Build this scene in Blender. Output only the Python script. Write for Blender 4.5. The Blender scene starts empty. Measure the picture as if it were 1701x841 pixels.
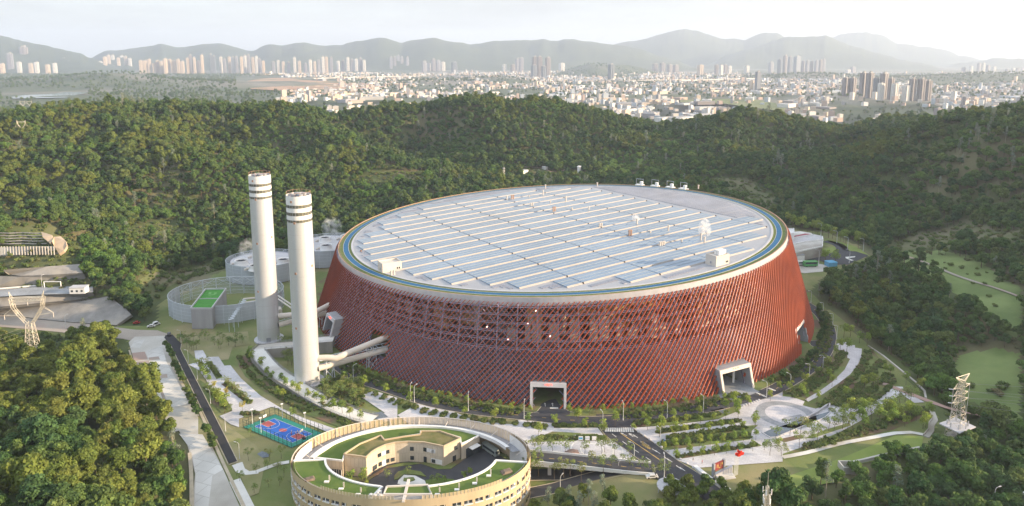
import bpy, math, random
import numpy as np
from mathutils import Vector, Matrix
random.seed(7); RNG = np.random.RandomState(11)
R_ = math.radians
scene = bpy.context.scene
# ------------------------------------------------------------------ camera
F_, PX, PY, HOR, CAMH = 1134.0, 850.5, 274.0, 95.0, 163.0
PITCH = math.atan((PY - HOR) / F_)
cam_d = bpy.data.cameras.new("camera"); cam = bpy.data.objects.new("camera", cam_d)
scene.collection.objects.link(cam); scene.camera = cam
cam_d.sensor_width = 36.0; cam_d.lens = 24.0; cam_d.shift_y = -(420.5 - PY) / 1701.0
cam_d.clip_start = 1.0; cam_d.clip_end = 60000.0
cam.location = (0, 0, CAMH); cam.rotation_euler = (math.pi / 2 - PITCH, 0, 0)
# ------------------------------------------------------------------ sky, sun, exposure
SUN_AZ, SUN_EL = R_(99.0), R_(12.5)
world = bpy.data.worlds.new("World"); scene.world = world; world.use_nodes = True
wn = world.node_tree; wn.nodes.clear()
sky = wn.nodes.new('ShaderNodeTexSky'); sky.sky_type = 'NISHITA'; sky.sun_disc = False
sky.sun_elevation = SUN_EL; sky.sun_rotation = SUN_AZ; sky.altitude = 50
sky.air_density = 1.0; sky.dust_density = 1.2; sky.ozone_density = 2.0
bg = wn.nodes.new('ShaderNodeBackground'); bg.inputs[1].default_value = 0.15
out = wn.nodes.new('ShaderNodeOutputWorld')
tc = wn.nodes.new('ShaderNodeTexCoord')
mp = wn.nodes.new('ShaderNodeMapping'); mp.inputs['Scale'].default_value = (1.6, 1.6, 9.0)
nz = wn.nodes.new('ShaderNodeTexNoise'); nz.inputs['Scale'].default_value = 2.2; nz.inputs['Detail'].default_value = 7
nz.inputs['Roughness'].default_value = 0.6
cr = wn.nodes.new('ShaderNodeMapRange'); cr.inputs[1].default_value = 0.38; cr.inputs[2].default_value = 0.72
cr.inputs[3].default_value = 0.88; cr.inputs[4].default_value = 0.97
wn.links.new(tc.outputs['Generated'], mp.inputs[0]); wn.links.new(mp.outputs[0], nz.inputs['Vector'])
wn.links.new(nz.outputs[0], cr.inputs[0])
mixc = wn.nodes.new('ShaderNodeMixRGB')                        # cloud colour over the sky; overhead part brightened out of view, added shade fill
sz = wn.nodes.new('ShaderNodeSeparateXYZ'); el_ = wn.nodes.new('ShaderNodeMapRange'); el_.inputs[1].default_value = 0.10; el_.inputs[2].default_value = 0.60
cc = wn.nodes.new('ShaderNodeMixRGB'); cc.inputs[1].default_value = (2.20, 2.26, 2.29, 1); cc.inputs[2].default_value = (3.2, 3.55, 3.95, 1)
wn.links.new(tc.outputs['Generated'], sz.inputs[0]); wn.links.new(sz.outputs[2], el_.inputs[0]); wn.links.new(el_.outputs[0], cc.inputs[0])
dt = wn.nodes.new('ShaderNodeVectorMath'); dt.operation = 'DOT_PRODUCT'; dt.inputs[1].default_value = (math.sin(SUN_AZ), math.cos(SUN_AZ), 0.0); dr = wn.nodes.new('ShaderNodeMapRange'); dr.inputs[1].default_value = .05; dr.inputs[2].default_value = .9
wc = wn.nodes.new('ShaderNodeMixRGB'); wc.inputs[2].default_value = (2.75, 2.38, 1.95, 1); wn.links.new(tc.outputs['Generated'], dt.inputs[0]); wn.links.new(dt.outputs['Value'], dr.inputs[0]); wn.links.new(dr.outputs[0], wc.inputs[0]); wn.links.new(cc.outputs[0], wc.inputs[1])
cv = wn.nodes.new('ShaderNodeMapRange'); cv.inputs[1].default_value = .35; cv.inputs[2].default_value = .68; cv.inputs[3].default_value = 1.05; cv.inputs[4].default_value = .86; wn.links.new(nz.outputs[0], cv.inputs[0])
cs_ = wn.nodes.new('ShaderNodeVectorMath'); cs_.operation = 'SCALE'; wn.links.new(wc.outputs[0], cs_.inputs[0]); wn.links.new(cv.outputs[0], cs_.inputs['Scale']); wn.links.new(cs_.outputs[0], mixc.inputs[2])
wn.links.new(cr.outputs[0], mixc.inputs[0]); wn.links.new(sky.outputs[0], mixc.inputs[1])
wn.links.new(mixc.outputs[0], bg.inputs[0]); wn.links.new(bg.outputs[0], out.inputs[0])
sun_d = bpy.data.lights.new("sun", 'SUN'); sun_d.energy = 5.0; sun_d.angle = R_(0.6); sun_d.color = (1.0, 0.76, 0.50)
sun = bpy.data.objects.new("sun", sun_d); scene.collection.objects.link(sun)
TOSUN = Vector((math.sin(SUN_AZ) * math.cos(SUN_EL), math.cos(SUN_AZ) * math.cos(SUN_EL), math.sin(SUN_EL)))
sun.rotation_euler = TOSUN.to_track_quat('Z', 'Y').to_euler(); sun.location = (300, 100, 400)
vs = scene.view_settings; vs.view_transform = 'Standard'; vs.look = 'None'; vs.gamma = 1.0
vs.exposure = 1.38; vs.use_curve_mapping = False
scene.render.engine = 'CYCLES'
scene.cycles.volume_bounces = 1; scene.cycles.max_bounces = 6; scene.cycles.diffuse_bounces = 3
scene.cycles.volume_step_rate = 4.0
# ------------------------------------------------------------------ view geometry: a point of the place from its position in the photo
CP, SP = math.cos(PITCH), math.sin(PITCH)
def ray(px, py):
    x = (px - PX) / F_; y = -(py - PY) / F_
    return np.array([x, CP + y * SP, -SP + y * CP])
def G(px, py, z=0.0):
    r = ray(px, py); t = (z - CAMH) / r[2]
    return (r[0] * t, r[1] * t)
def G3(px, py, z=0.0):
    a = G(px, py, z); return (a[0], a[1], z)
def DY(px, py, Y):            # the point seen at px,py at ground distance Y ahead
    r = ray(px, py); t = Y / r[1]
    return (r[0] * t, Y, CAMH + r[2] * t)
def project(P):
    P = np.asarray(P, float); x, y, z = P[..., 0], P[..., 1], P[..., 2] - CAMH
    d = y * CP - z * SP; u = y * SP + z * CP
    return PX + F_ * x / d, PY - F_ * u / d, d
def crop(x0, y0, s): return lambda x, y: (x0 + x / s, y0 + y / s)
c1 = crop(0, 540, 2.793); c2 = crop(240, 440, 2.802); c5 = crop(860, 620, 3.805); c6 = crop(1120, 500, 3.234)
c7 = crop(1300, 560, 2.993); c8 = crop(0, 380, 3.823); cA = crop(390, 660, 4.648); c3 = crop(450, 640, 3.78)
cW = crop(660, 590, 5.003)
def GP(pts, c=None, z=0.0): return [G(*(c(*p) if c else p), z) for p in pts]
# ------------------------------------------------------------------ materials
def newmat(name):
    m = bpy.data.materials.new(name); m.use_nodes = True; return m, m.node_tree, m.node_tree.nodes['Principled BSDF']
def mat(name, col, rough=0.8, col2=None, scale=0.3, detail=4, metal=0.0, lo=0.35, hi=0.65, bump=0.0, bscale=None,
        col3=None, scale3=0.03, spec=0.3, stretch=None):
    m, nt, b = newmat(name); b.inputs['Roughness'].default_value = rough; b.inputs['Metallic'].default_value = metal
    b.inputs['Specular IOR Level'].default_value = spec
    if col2 is None: col2 = tuple(c * 0.8 for c in col)
    t = nt.nodes.new('ShaderNodeTexCoord'); n = nt.nodes.new('ShaderNodeTexNoise'); n.inputs['Scale'].default_value = scale
    n.inputs['Detail'].default_value = detail; n.inputs['Roughness'].default_value = 0.6
    src = t.outputs['Object']
    if stretch:
        mm = nt.nodes.new('ShaderNodeMapping'); mm.inputs['Scale'].default_value = stretch
        nt.links.new(src, mm.inputs[0]); src = mm.outputs[0]
    r = nt.nodes.new('ShaderNodeMapRange'); r.inputs[1].default_value = lo; r.inputs[2].default_value = hi
    x = nt.nodes.new('ShaderNodeMixRGB'); x.inputs[1].default_value = (*col, 1); x.inputs[2].default_value = (*col2, 1)
    nt.links.new(src, n.inputs['Vector']); nt.links.new(n.outputs[0], r.inputs[0]); nt.links.new(r.outputs[0], x.inputs[0])
    o = x.outputs[0]
    if col3 is not None:
        n3 = nt.nodes.new('ShaderNodeTexNoise'); n3.inputs['Scale'].default_value = scale3; n3.inputs['Detail'].default_value = 5
        r3 = nt.nodes.new('ShaderNodeMapRange'); r3.inputs[1].default_value = 0.48; r3.inputs[2].default_value = 0.62
        y = nt.nodes.new('ShaderNodeMixRGB'); y.inputs[2].default_value = (*col3, 1)
        nt.links.new(src, n3.inputs['Vector']); nt.links.new(n3.outputs[0], r3.inputs[0]); nt.links.new(r3.outputs[0], y.inputs[0])
        nt.links.new(o, y.inputs[1]); o = y.outputs[0]
    nt.links.new(o, b.inputs['Base Color'])
    if bump:
        nb = nt.nodes.new('ShaderNodeTexNoise'); nb.inputs['Scale'].default_value = bscale or scale * 4; nb.inputs['Detail'].default_value = 4
        bb = nt.nodes.new('ShaderNodeBump'); bb.inputs['Strength'].default_value = bump; bb.inputs['Distance'].default_value = 0.4
        nt.links.new(src, nb.inputs['Vector']); nt.links.new(nb.outputs[0], bb.inputs['Height']); nt.links.new(bb.outputs[0], b.inputs['Normal'])
    return m
def brick_mat(name, col, col2, mortar, w, h, rough=0.8, msize=0.02, plane='XY', rz=0.0, big=None):
    m, nt, b = newmat(name); b.inputs['Roughness'].default_value = rough; b.inputs['Specular IOR Level'].default_value = 0.3
    t = nt.nodes.new('ShaderNodeTexCoord'); mm = nt.nodes.new('ShaderNodeMapping'); mm.inputs['Rotation'].default_value = (0, 0, rz)
    k = nt.nodes.new('ShaderNodeTexBrick'); k.inputs['Scale'].default_value = 1.0
    k.inputs['Brick Width'].default_value = w; k.inputs['Row Height'].default_value = h; k.inputs['Mortar Size'].default_value = msize
    k.inputs['Color1'].default_value = (*col, 1); k.inputs['Color2'].default_value = (*col2, 1); k.inputs['Mortar'].default_value = (*mortar, 1)
    if plane == 'XZ':
        s = nt.nodes.new('ShaderNodeSeparateXYZ'); c = nt.nodes.new('ShaderNodeCombineXYZ'); a = nt.nodes.new('ShaderNodeMath')
        nt.links.new(t.outputs['Object'], s.inputs[0]); nt.links.new(s.outputs[0], a.inputs[0]); nt.links.new(s.outputs[1], a.inputs[1])
        nt.links.new(a.outputs[0], c.inputs[0]); nt.links.new(s.outputs[2], c.inputs[1]); nt.links.new(c.outputs[0], mm.inputs[0])
    else: nt.links.new(t.outputs['Object'], mm.inputs[0])
    nt.links.new(mm.outputs[0], k.inputs['Vector'])
    n = nt.nodes.new('ShaderNodeTexNoise'); n.inputs['Scale'].default_value = 0.12 if big is None else big; n.inputs['Detail'].default_value = 5
    nt.links.new(t.outputs['Object'], n.inputs['Vector'])
    r = nt.nodes.new('ShaderNodeMapRange'); r.inputs[1].default_value = .3; r.inputs[2].default_value = .7; r.inputs[3].default_value = .78; r.inputs[4].default_value = 1.12
    nt.links.new(n.outputs[0], r.inputs[0])
    x = nt.nodes.new('ShaderNodeVectorMath'); x.operation = 'SCALE'
    nt.links.new(k.outputs['Color'], x.inputs[0]); nt.links.new(r.outputs[0], x.inputs['Scale']); nt.links.new(x.outputs[0], b.inputs['Base Color'])
    return m
def foliage(name, cols, transl=0.25, spread=1.0):
    m, nt, b = newmat(name); b.inputs['Roughness'].default_value = 0.75; b.inputs['Specular IOR Level'].default_value = 0.15
    oi = nt.nodes.new('ShaderNodeObjectInfo'); cr = nt.nodes.new('ShaderNodeValToRGB')
    at = nt.nodes.new('ShaderNodeAttribute'); at.attribute_name = 'tint'
    e = cr.color_ramp.elements; k = len(cols)
    e[0].color = (*cols[0], 1); e[1].color = (*cols[-1], 1); e[1].position = 1.0
    for i in range(1, k - 1):
        q = e.new(i / (k - 1)); q.color = (*cols[i], 1)
    nt.links.new(oi.outputs['Random'], cr.inputs[0])
    sc = nt.nodes.new('ShaderNodeVectorMath'); sc.operation = 'SCALE'
    mr = nt.nodes.new('ShaderNodeMapRange'); mr.inputs[3].default_value = 0.62; mr.inputs[4].default_value = 1.45
    nt.links.new(at.outputs['Fac'], mr.inputs[0]); nt.links.new(cr.outputs[0], sc.inputs[0]); nt.links.new(mr.outputs[0], sc.inputs['Scale'])
    nt.links.new(sc.outputs[0], b.inputs['Base Color'])
    tr = nt.nodes.new('ShaderNodeBsdfTranslucent'); nt.links.new(sc.outputs[0], tr.inputs[0])
    mx = nt.nodes.new('ShaderNodeMixShader'); mx.inputs[0].default_value = transl
    o = nt.nodes['Material Output']; nt.links.new(b.outputs[0], mx.inputs[1]); nt.links.new(tr.outputs[0], mx.inputs[2]); nt.links.new(mx.outputs[0], o.inputs[0])
    return m
def emit_mat(name, col, s):
    m, nt, b = newmat(name); b.inputs['Base Color'].default_value = (*col, 1)
    b.inputs['Emission Color'].default_value = (*col, 1); b.inputs['Emission Strength'].default_value = s; return m
M = {}
M['fol_dark'] = foliage('foliage_woods', [(.048, .100, .034), (.074, .140, .040), (.112, .168, .046), (.056, .114, .044), (.140, .182, .055), (.084, .155, .042)])
M['fol_gold'] = foliage('foliage_golden', [(.13, .170, .038), (.165, .20, .046), (.10, .155, .036), (.185, .20, .05)])
M['fol_fresh'] = foliage('foliage_fresh', [(.09, .175, .04), (.12, .20, .045), (.075, .15, .04), (.14, .20, .05)])
M['fol_pale'] = foliage('foliage_pale', [(.20, .25, .19), (.16, .21, .15), (.24, .27, .21)])
M['fol_young'] = foliage('foliage_young', [(.28, .36, .07), (.21, .31, .07), (.33, .38, .08), (.18, .28, .07)], .35)
M['fol_mid'] = foliage('foliage_garden', [(.17, .24, .07), (.22, .27, .09), (.14, .21, .07), (.25, .26, .10)], .3)
M['fol_yellow'] = foliage('foliage_yellow', [(.42, .36, .06), (.34, .34, .06), (.32, .26, .05)], .35)
M['fol_shrub'] = foliage('foliage_shrub', [(.12, .18, .05), (.17, .21, .07), (.10, .155, .05), (.20, .18, .09)])
M['bark'] = mat('bark', (.14, .11, .08), .95, (.09, .07, .05), 1.5)
M['bark_pale'] = mat('bark_pale', (.40, .36, .29), .9, (.25, .21, .17), 1.5)
# ------------------------------------------------------------------ mesh and object helpers
COL = scene.collection; ORG = {}
class MB:
    def __init__(s): s.v = []; s.f = []; s.m = []; s.mi = 0
    def pipe(s, P, r, n=12):
        P = [Vector(p) for p in P]; rings = []
        for i, p in enumerate(P):
            d = (P[min(i + 1, len(P) - 1)] - P[max(i - 1, 0)]).normalized(); a = d.cross(Vector((0, 0, 1))).normalized(); b = a.cross(d)
            rings += [tuple(p + a * (r * math.cos(2 * math.pi * k / n)) + b * (r * math.sin(2 * math.pi * k / n))) for k in range(n)]
        return s.add(rings, [(i * n + k, i * n + (k + 1) % n, (i + 1) * n + (k + 1) % n, (i + 1) * n + k) for i in range(len(P) - 1) for k in range(n)])
    def poly(s, pts):
        n = len(s.v); s.v += [tuple(p) for p in pts]; s.f.append(tuple(range(n, n + len(pts)))); s.m.append(s.mi); return s
    def add(s, vs_, fs):
        n = len(s.v); s.v += [tuple(p) for p in vs_]
        for f in fs: s.f.append(tuple(n + i for i in f)); s.m.append(s.mi)
        return s
    def box(s, c, sz, rz=0.0, taper=1.0):      # c = centre of the base
        x, y, z = c; w, d, h = sz[0] / 2, sz[1] / 2, sz[2]; ca, sa = math.cos(rz), math.sin(rz); v = []
        for k, zz in ((1.0, z), (taper, z + h)):
            for a, b in ((-w, -d), (w, -d), (w, d), (-w, d)):
                a *= k; b *= k; v.append((x + a * ca - b * sa, y + a * sa + b * ca, zz))
        return s.add(v, [(3, 2, 1, 0), (4, 5, 6, 7), (0, 1, 5, 4), (1, 2, 6, 5), (2, 3, 7, 6), (3, 0, 4, 7)])
    def prism(s, pts, z0, z1, bottom=True):
        a = sum(pts[i][0] * pts[(i + 1) % len(pts)][1] - pts[(i + 1) % len(pts)][0] * pts[i][1] for i in range(len(pts)))
        if a < 0: pts = pts[::-1]
        n = len(pts); g0 = z0 if callable(z0) else (lambda x, y: z0); g1 = z1 if callable(z1) else (lambda x, y: z1)
        v = [(p[0], p[1], g0(p[0], p[1])) for p in pts] + [(p[0], p[1], g1(p[0], p[1])) for p in pts]
        f = [tuple(range(n, 2 * n))] + ([tuple(range(n - 1, -1, -1))] if bottom else [])
        f += [(i, (i + 1) % n, n + (i + 1) % n, n + i) for i in range(n)]
        return s.add(v, f)
    def tube(s, p0, p1, r, n=6, r1=None, cap=True):
        p0 = Vector(p0); p1 = Vector(p1); d = (p1 - p0)
        if d.length < 1e-6: return s
        d.normalize(); a = d.orthogonal().normalized() if abs(d.z) < .999 else Vector((1, 0, 0)); b = d.cross(a).normalized(); a = b.cross(d)
        r1 = r if r1 is None else r1; v = []
        for p, q in ((p0, r), (p1, r1)):
            for i in range(n):
                t = 2 * math.pi * i / n + math.pi / n; v.append(tuple(p + a * (q * math.cos(t)) + b * (q * math.sin(t))))
        f = [(i, (i + 1) % n, n + (i + 1) % n, n + i) for i in range(n)]
        if cap: f += [tuple(range(n - 1, -1, -1)), tuple(range(n, 2 * n))]
        return s.add(v, f)
    def path(s, pts, r, n=6):
        for i in range(len(pts) - 1): s.tube(pts[i], pts[i + 1], r, n)
        return s
    def lathe(s, prof, c=(0, 0, 0), n=32, cap=True, a0=0.0, a1=2 * math.pi, yscale=1.0):
        full = abs(a1 - a0 - 2 * math.pi) < 1e-6; k = n if full else n + 1; v = []
        for (r, z) in prof:
            for i in range(k):
                t = a0 + (a1 - a0) * i / n; v.append((c[0] + r * math.cos(t), c[1] + r * math.sin(t) * yscale, c[2] + z))
        f = []
        for j in range(len(prof) - 1):
            for i in range(n):
                q = (i + 1) % k; f.append((j * k + i, j * k + q, (j + 1) * k + q, (j + 1) * k + i))
        if cap and full: f.append(tuple((len(prof) - 1) * k + i for i in range(k)))
        return s.add(v, f)
    def sheet(s, L, Rr):                       # strip between two polylines
        n = len(L); v = [tuple(p) for p in L] + [tuple(p) for p in Rr]
        return s.add(v, [(i, n + i, n + i + 1, i + 1) for i in range(n - 1)])
def O(name, mb, m, parent=None, smooth=False, world=True):
    me = bpy.data.meshes.new(name); org = Vector(ORG.get(parent.name, (0, 0, 0))) if (parent and world) else Vector((0, 0, 0))
    v = mb.v if org.length == 0 else [(p[0] - org.x, p[1] - org.y, p[2] - org.z) for p in mb.v]
    me.from_pydata(v, [], mb.f)
    ms = m if isinstance(m, (list, tuple)) else [m]
    for q in ms: me.materials.append(q)
    if len(ms) > 1: me.polygons.foreach_set('material_index', mb.m)
    if smooth: me.polygons.foreach_set('use_smooth', [True] * len(me.polygons))
    me.update(); o = bpy.data.objects.new(name, me); COL.objects.link(o)
    if parent: o.parent = parent; ORG[o.name] = tuple(org)
    return o
def tag(o, label=None, cat=None, group=None, kind=None):
    if label: o['label'] = label
    if cat: o['category'] = cat
    if group: o['group'] = group
    if kind: o['kind'] = kind
    return o
def thing(name, label, cat, loc=(0, 0, 0), group=None, rz=0.0):
    o = bpy.data.objects.new(name, None); COL.objects.link(o); o.location = loc; o.rotation_euler = (0, 0, rz)
    o.empty_display_size = 1.0; ORG[o.name] = tuple(loc); return tag(o, label, cat, group)
def struct(name, mb, m, smooth=False): return tag(O(name, mb, m, smooth=smooth), kind='structure')
def dup(root, loc, rz=0.0, sc=1.0, label=None, group=None):
    r = root.copy(); COL.objects.link(r); r.location = loc; r.rotation_euler = (0, 0, rz)
    r.scale = (sc, sc, sc) if not isinstance(sc, (tuple, list)) else sc
    if label: r['label'] = label
    if group: r['group'] = group
    for ch in list(root.children):
        c = ch.copy(); COL.objects.link(c); c.parent = r
        for g in ch.children:
            d = g.copy(); COL.objects.link(d); d.parent = c
    return r
def spline(pts, step=6.0, closed=False):       # catmull-rom through points
    P = [Vector((p[0], p[1], p[2] if len(p) > 2 else 0.0)) for p in pts]; outp = []
    n = len(P); rng = range(n if closed else n - 1)
    for i in rng:
        if closed: a, b, c, d = P[(i - 1) % n], P[i], P[(i + 1) % n], P[(i + 2) % n]
        else: a, b, c, d = P[max(i - 1, 0)], P[i], P[i + 1], P[min(i + 2, n - 1)]
        k = max(1, int((c - b).length / step))
        for j in range(k):
            t = j / k
            outp.append(0.5 * ((2 * b) + (c - a) * t + (2 * a - 5 * b + 4 * c - d) * t * t + (3 * b - a - 3 * c + d) * t ** 3))
    if not closed: outp.append(P[-1].copy())
    return outp
def offset(path, d):
    res = []
    for i, p in enumerate(path):
        q = path[min(i + 1, len(path) - 1)] - path[max(i - 1, 0)]; t = Vector((q.x, q.y, 0)).normalized()
        res.append(Vector((p.x + t.y * d, p.y - t.x * d, p.z)))
    return res
def ribbon(mb, path, w0, w1, dz=0.0):          # strip from offset w0 to offset w1 (right positive)
    A = offset(path, w0); B = offset(path, w1)
    for q in A + B: q.z += dz
    return mb.sheet(A, B)
def kerbline(mb, path, w=0.3, h=0.14, dz=0.0):
    A = offset(path, -w / 2); B = offset(path, w / 2)
    for i in range(len(path) - 1):
        a, b, c, d = A[i], B[i], B[i + 1], A[i + 1]
        lo = [(q.x, q.y, q.z - 0.1 + dz) for q in (a, b, c, d)]; hi = [(q.x, q.y, q.z + h + dz) for q in (a, b, c, d)]
        mb.add(lo + hi, [(4, 5, 6, 7), (1, 0, 4, 5)[::-1], (2, 1, 5, 6)[::-1], (3, 2, 6, 7)[::-1], (0, 3, 7, 4)[::-1]])
    return mb
def inpoly(x, y, poly):
    x = np.asarray(x); y = np.asarray(y); ins = np.zeros(x.shape, bool); n = len(poly)
    for i in range(n):
        x0, y0 = poly[i][0], poly[i][1]; x1, y1 = poly[(i + 1) % n][0], poly[(i + 1) % n][1]
        if y0 == y1: continue
        c = ((y0 > y) != (y1 > y)) & (x < (x1 - x0) * (y - y0) / (y1 - y0) + x0); ins ^= c
    return ins
def pdist(x, y, poly, closed=True):
    x = np.asarray(x, float); y = np.asarray(y, float); d = np.full(x.shape, 1e9); n = len(poly)
    for i in range(n if closed else n - 1):
        ax, ay = poly[i][0], poly[i][1]; bx, by = poly[(i + 1) % n][0], poly[(i + 1) % n][1]
        L = (bx - ax) ** 2 + (by - ay) ** 2 + 1e-9; t = np.clip(((x - ax) * (bx - ax) + (y - ay) * (by - ay)) / L, 0, 1)
        d = np.minimum(d, np.hypot(x - ax - t * (bx - ax), y - ay - t * (by - ay)))
    return d
# ------------------------------------------------------------------ terrain
_NT = {}
def value_noise(x, y, seed):
    if seed not in _NT: _NT[seed] = np.random.RandomState(seed).rand(256, 256)
    T = _NT[seed]
    xi = np.floor(x).astype(int); yi = np.floor(y).astype(int); fx = x - xi; fy = y - yi
    fx = fx * fx * (3 - 2 * fx); fy = fy * fy * (3 - 2 * fy)
    a = T[yi & 255, xi & 255]; b = T[yi & 255, (xi + 1) & 255]; c = T[(yi + 1) & 255, xi & 255]; d = T[(yi + 1) & 255, (xi + 1) & 255]
    return (a * (1 - fx) + b * fx) * (1 - fy) + (c * (1 - fx) + d * fx) * fy
def fbm(x, y, seed, oc=4):
    s = 0; a = 0.5
    for i in range(oc): s = s + a * (value_noise(x * 2 ** i + 31 * i, y * 2 ** i + 17 * i, seed + i) - 0.5); a *= 0.5
    return s
SITE = [G(-60, 512), G(63, 526), G(165, 535), G(255, 541), G(258, 505), G(330, 462), (-205, 545), (-150, 600), (-60, 655), (30, 665),
        (120, 660), G(1300, 378), G(1380, 387), G(1445, 415), G(1440, 438), G(1370, 462), G(1345, 492), G(1400, 528), G(1440, 565),
        G(1500, 615), G(1545, 665), G(1565, 700), G(1560, 735), G(1480, 745), G(1420, 775), G(1240, 835), (60, 225), (-20, 190), (-110, 190),
        G(400, 870), G(325, 860), G(318, 790), G(296, 700), G(232, 620), G(203, 563), G(140, 557), G(40, 548), G(-60, 545)]
CT = []     # terrain control points
def ctl(px, py, Y, drop=8.0): x, y, z = DY(px, py, Y); CT.append((x, y, z - drop))
for a in ((-60, 185, 900), (0, 180, 900), (60, 176, 920), (140, 170, 950), (230, 165, 960), (330, 170, 960), (400, 172, 950), (460, 172, 960), (520, 180, 980), (560, 196, 1000),
          (600, 184, 1030), (640, 173, 1050), (704, 173, 1060), (795, 153, 1080), (845, 163, 1080), (888, 158, 1080), (929, 165, 1080), (996, 181, 1080), (1056, 198, 1080),
          (1130, 201, 1050), (1197, 178, 1020), (1237, 173, 1010), (1281, 184, 1010), (1331, 196, 1000), (1392, 206, 980), (1440, 215, 960),
          (1520, 205, 850), (1566, 195, 720), (1627, 186, 700), (1701, 185, 700), (1760, 185, 700), (1610, 185, 1150), (1667, 170, 1150), (1720, 160, 1150)): ctl(*a)
for a in ((100, 250, 760), (0, 260, 720), (200, 220, 840), (300, 240, 800), (400, 250, 790), (480, 255, 860), (250, 330, 660), (350, 340, 670), (480, 330, 700), (150, 300, 680), (50, 320, 620), (0, 350, 560),
          (130, 350, 590), (320, 400, 590), (250, 440, 530), (560, 340, 720), (560, 214, 900), (600, 238, 860), (640, 262, 820), (690, 290, 780), (740, 302, 765), (740, 235, 1000), (700, 215, 1030),
          (800, 290, 850), (960, 290, 850), (880, 260, 900), (800, 200, 1000), (950, 240, 960), (1050, 230, 980), (1130, 240, 930), (1200, 230, 930),
          (1130, 290, 800), (1200, 310, 740), (1250, 245, 930), (1290, 318, 740), (1400, 345, 665), (1480, 232, 760), (1400, 262, 740), (1340, 292, 735), (1450, 310, 690), (1400, 380, 625),
          (1500, 380, 600), (1500, 330, 670), (1600, 350, 600), (1550, 270, 690), (1650, 300, 600), (1600, 230, 660), (1700, 350, 540)): ctl(*a, 6.0)
for a in ((1440, 440, 500), (1500, 432, 490), (1560, 430, 480)): ctl(*a, 8.0)
for a in ((1600, 430, 480), (1650, 480, 425), (1690, 540, 375), (1600, 520, 400), (1640, 640, 325), (1590, 725, 293), (1690, 690, 305), (1701, 600, 350), (1550, 560, 395), (1450, 520, 440), (1500, 500, 450)): ctl(*a, 2.0)
for (px_, Y_, z_) in ((570, 990, 40), (620, 960, 26), (680, 930, 20), (740, 900, 18), (800, 900, 20), (1300, 880, 30), (1370, 880, 34), (1450, 900, 44), (1060, 960, 40), (330, 860, 42), (380, 900, 50), (150, 800, 40)): CT.append(((px_ - PX) / F_ * Y_, Y_, z_))
for a in ((250, 215, 800), (280, 250, 740), (330, 290, 690), (60, 215, 800), (120, 240, 730), (180, 280, 670)): ctl(*a, 6.0)
# wooded hill at the front left
for a in ((0, 560, 345), (60, 562, 335), (120, 566, 325), (180, 595, 315), (0, 620, 290), (100, 640, 280), (60, 720, 235), (160, 700, 250), (230, 670, 285), (120, 790, 205), (0, 760, 215), (0, 841, 175),
          (130, 841, 182), (220, 780, 225), (220, 841, 200), (280, 760, 250), (295, 841, 222), (-60, 700, 240)): ctl(*a, 9.0)
CT += [(-150, 150, 30), (-250, 140, 35), (-100, 120, 12), (0, 120, -6), (120, 130, -6), (250, 150, -4), (220, 240, -2), (160, 220, -3), (90, 215, -4), (300, 260, 4)]
# slopes and terraces on the left
for a in ((0, 500, 11.5), (80, 488, 11.5), (150, 485, 11.5), (195, 510, 7), (60, 465, 16), (130, 455, 18), (40, 430, 19), (100, 420, 21), (160, 420, 20), (190, 470, 15), (40, 385, 33), (100, 360, 38), (215, 530, 2), (230, 480, 10), (240, 505, 5)):
    x, y = G(a[0], a[1], a[2]); CT.append((x, y, a[2]))
for (x, y, z) in ((-40, 432, 12.6), (200, 418, 12.6), (590, 405, 12.6), (200, 395, 12.6), (500, 370, 12.8), (-40, 400, 12.8), (-40, 500, 5.5), (200, 478, 6), (520, 448, 6.6), (690, 430, 8), (790, 500, 5.5), (740, 612, 0), (420, 590, 0), (240, 572, 0),
                  (20, 262, 23.5), (300, 240, 23.5), (505, 225, 23.5), (525, 280, 19), (340, 292, 18.5), (130, 302, 18.5), (535, 325, 14), (420, 345, 12.8), (120, 362, 12.8), (-30, 372, 12.8), (-30, 300, 18.5), (0, 200, 27), (200, 200, 27), (400, 190, 27),
                  (-30, 118, 33.5), (340, 112, 33.5), (372, 160, 28.5), (-30, 172, 28.5), (-30, 30, 40), (100, 30, 40), (260, 25, 40.5), (340, 40, 40), (400, 60, 37), (420, 110, 34), (400, 150, 29), (100, 90, 35.5)):
    X_, Y_ = G(x / 3.823, 380 + y / 3.823, z); CT.append((X_, Y_, z - .6))
# the ridge east of the works (out of frame, it shades the ground)
CT += [(450, 330, 84), (450, 400, 80), (450, 470, 78), (460, 260, 78), (470, 200, 64), (520, 120, 26), (600, 300, 92), (620, 450, 100), (700, 200, 66), (360, 330, 26), (340, 260, 8), (400, 200, 20)]
for a in np.linspace(0, 2 * math.pi, 22)[:-1]: CT.append((40 + 1900 * math.cos(a), 1000 + 1750 * math.sin(a), -4))
for xx in np.linspace(-1000, 1100, 10): CT.append((xx, 1420, 8))
CT = np.array(CT, float)
SIL = np.array([(-400, 186), (0, 182), (60, 178), (140, 168), (230, 165), (330, 169), (400, 171), (460, 172), (520, 178), (548, 190), (600, 183), (637, 172), (704, 174), (745, 163), (795, 155), (845, 164), (888, 159), (929, 166), (996, 181), (1056, 198), (1100, 203), (1130, 200), (1160, 190),
                (1197, 178), (1237, 174), (1281, 185), (1331, 196), (1392, 206), (1420, 209), (1466, 193), (1520, 184), (1566, 178), (1627, 180), (1667, 172), (1701, 163), (2100, 150)], float)
def _k(dx, dy): return np.sqrt(dx * dx + dy * dy + 35.0 ** 2)
_A = _k(CT[:, None, 0] - CT[None, :, 0], CT[:, None, 1] - CT[None, :, 1]); _n = len(CT)
_B = np.zeros((_n + 1, _n + 1)); _B[:_n, :_n] = _A - np.eye(_n) * 1.5; _B[:_n, _n] = 1; _B[_n, :_n] = 1
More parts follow.
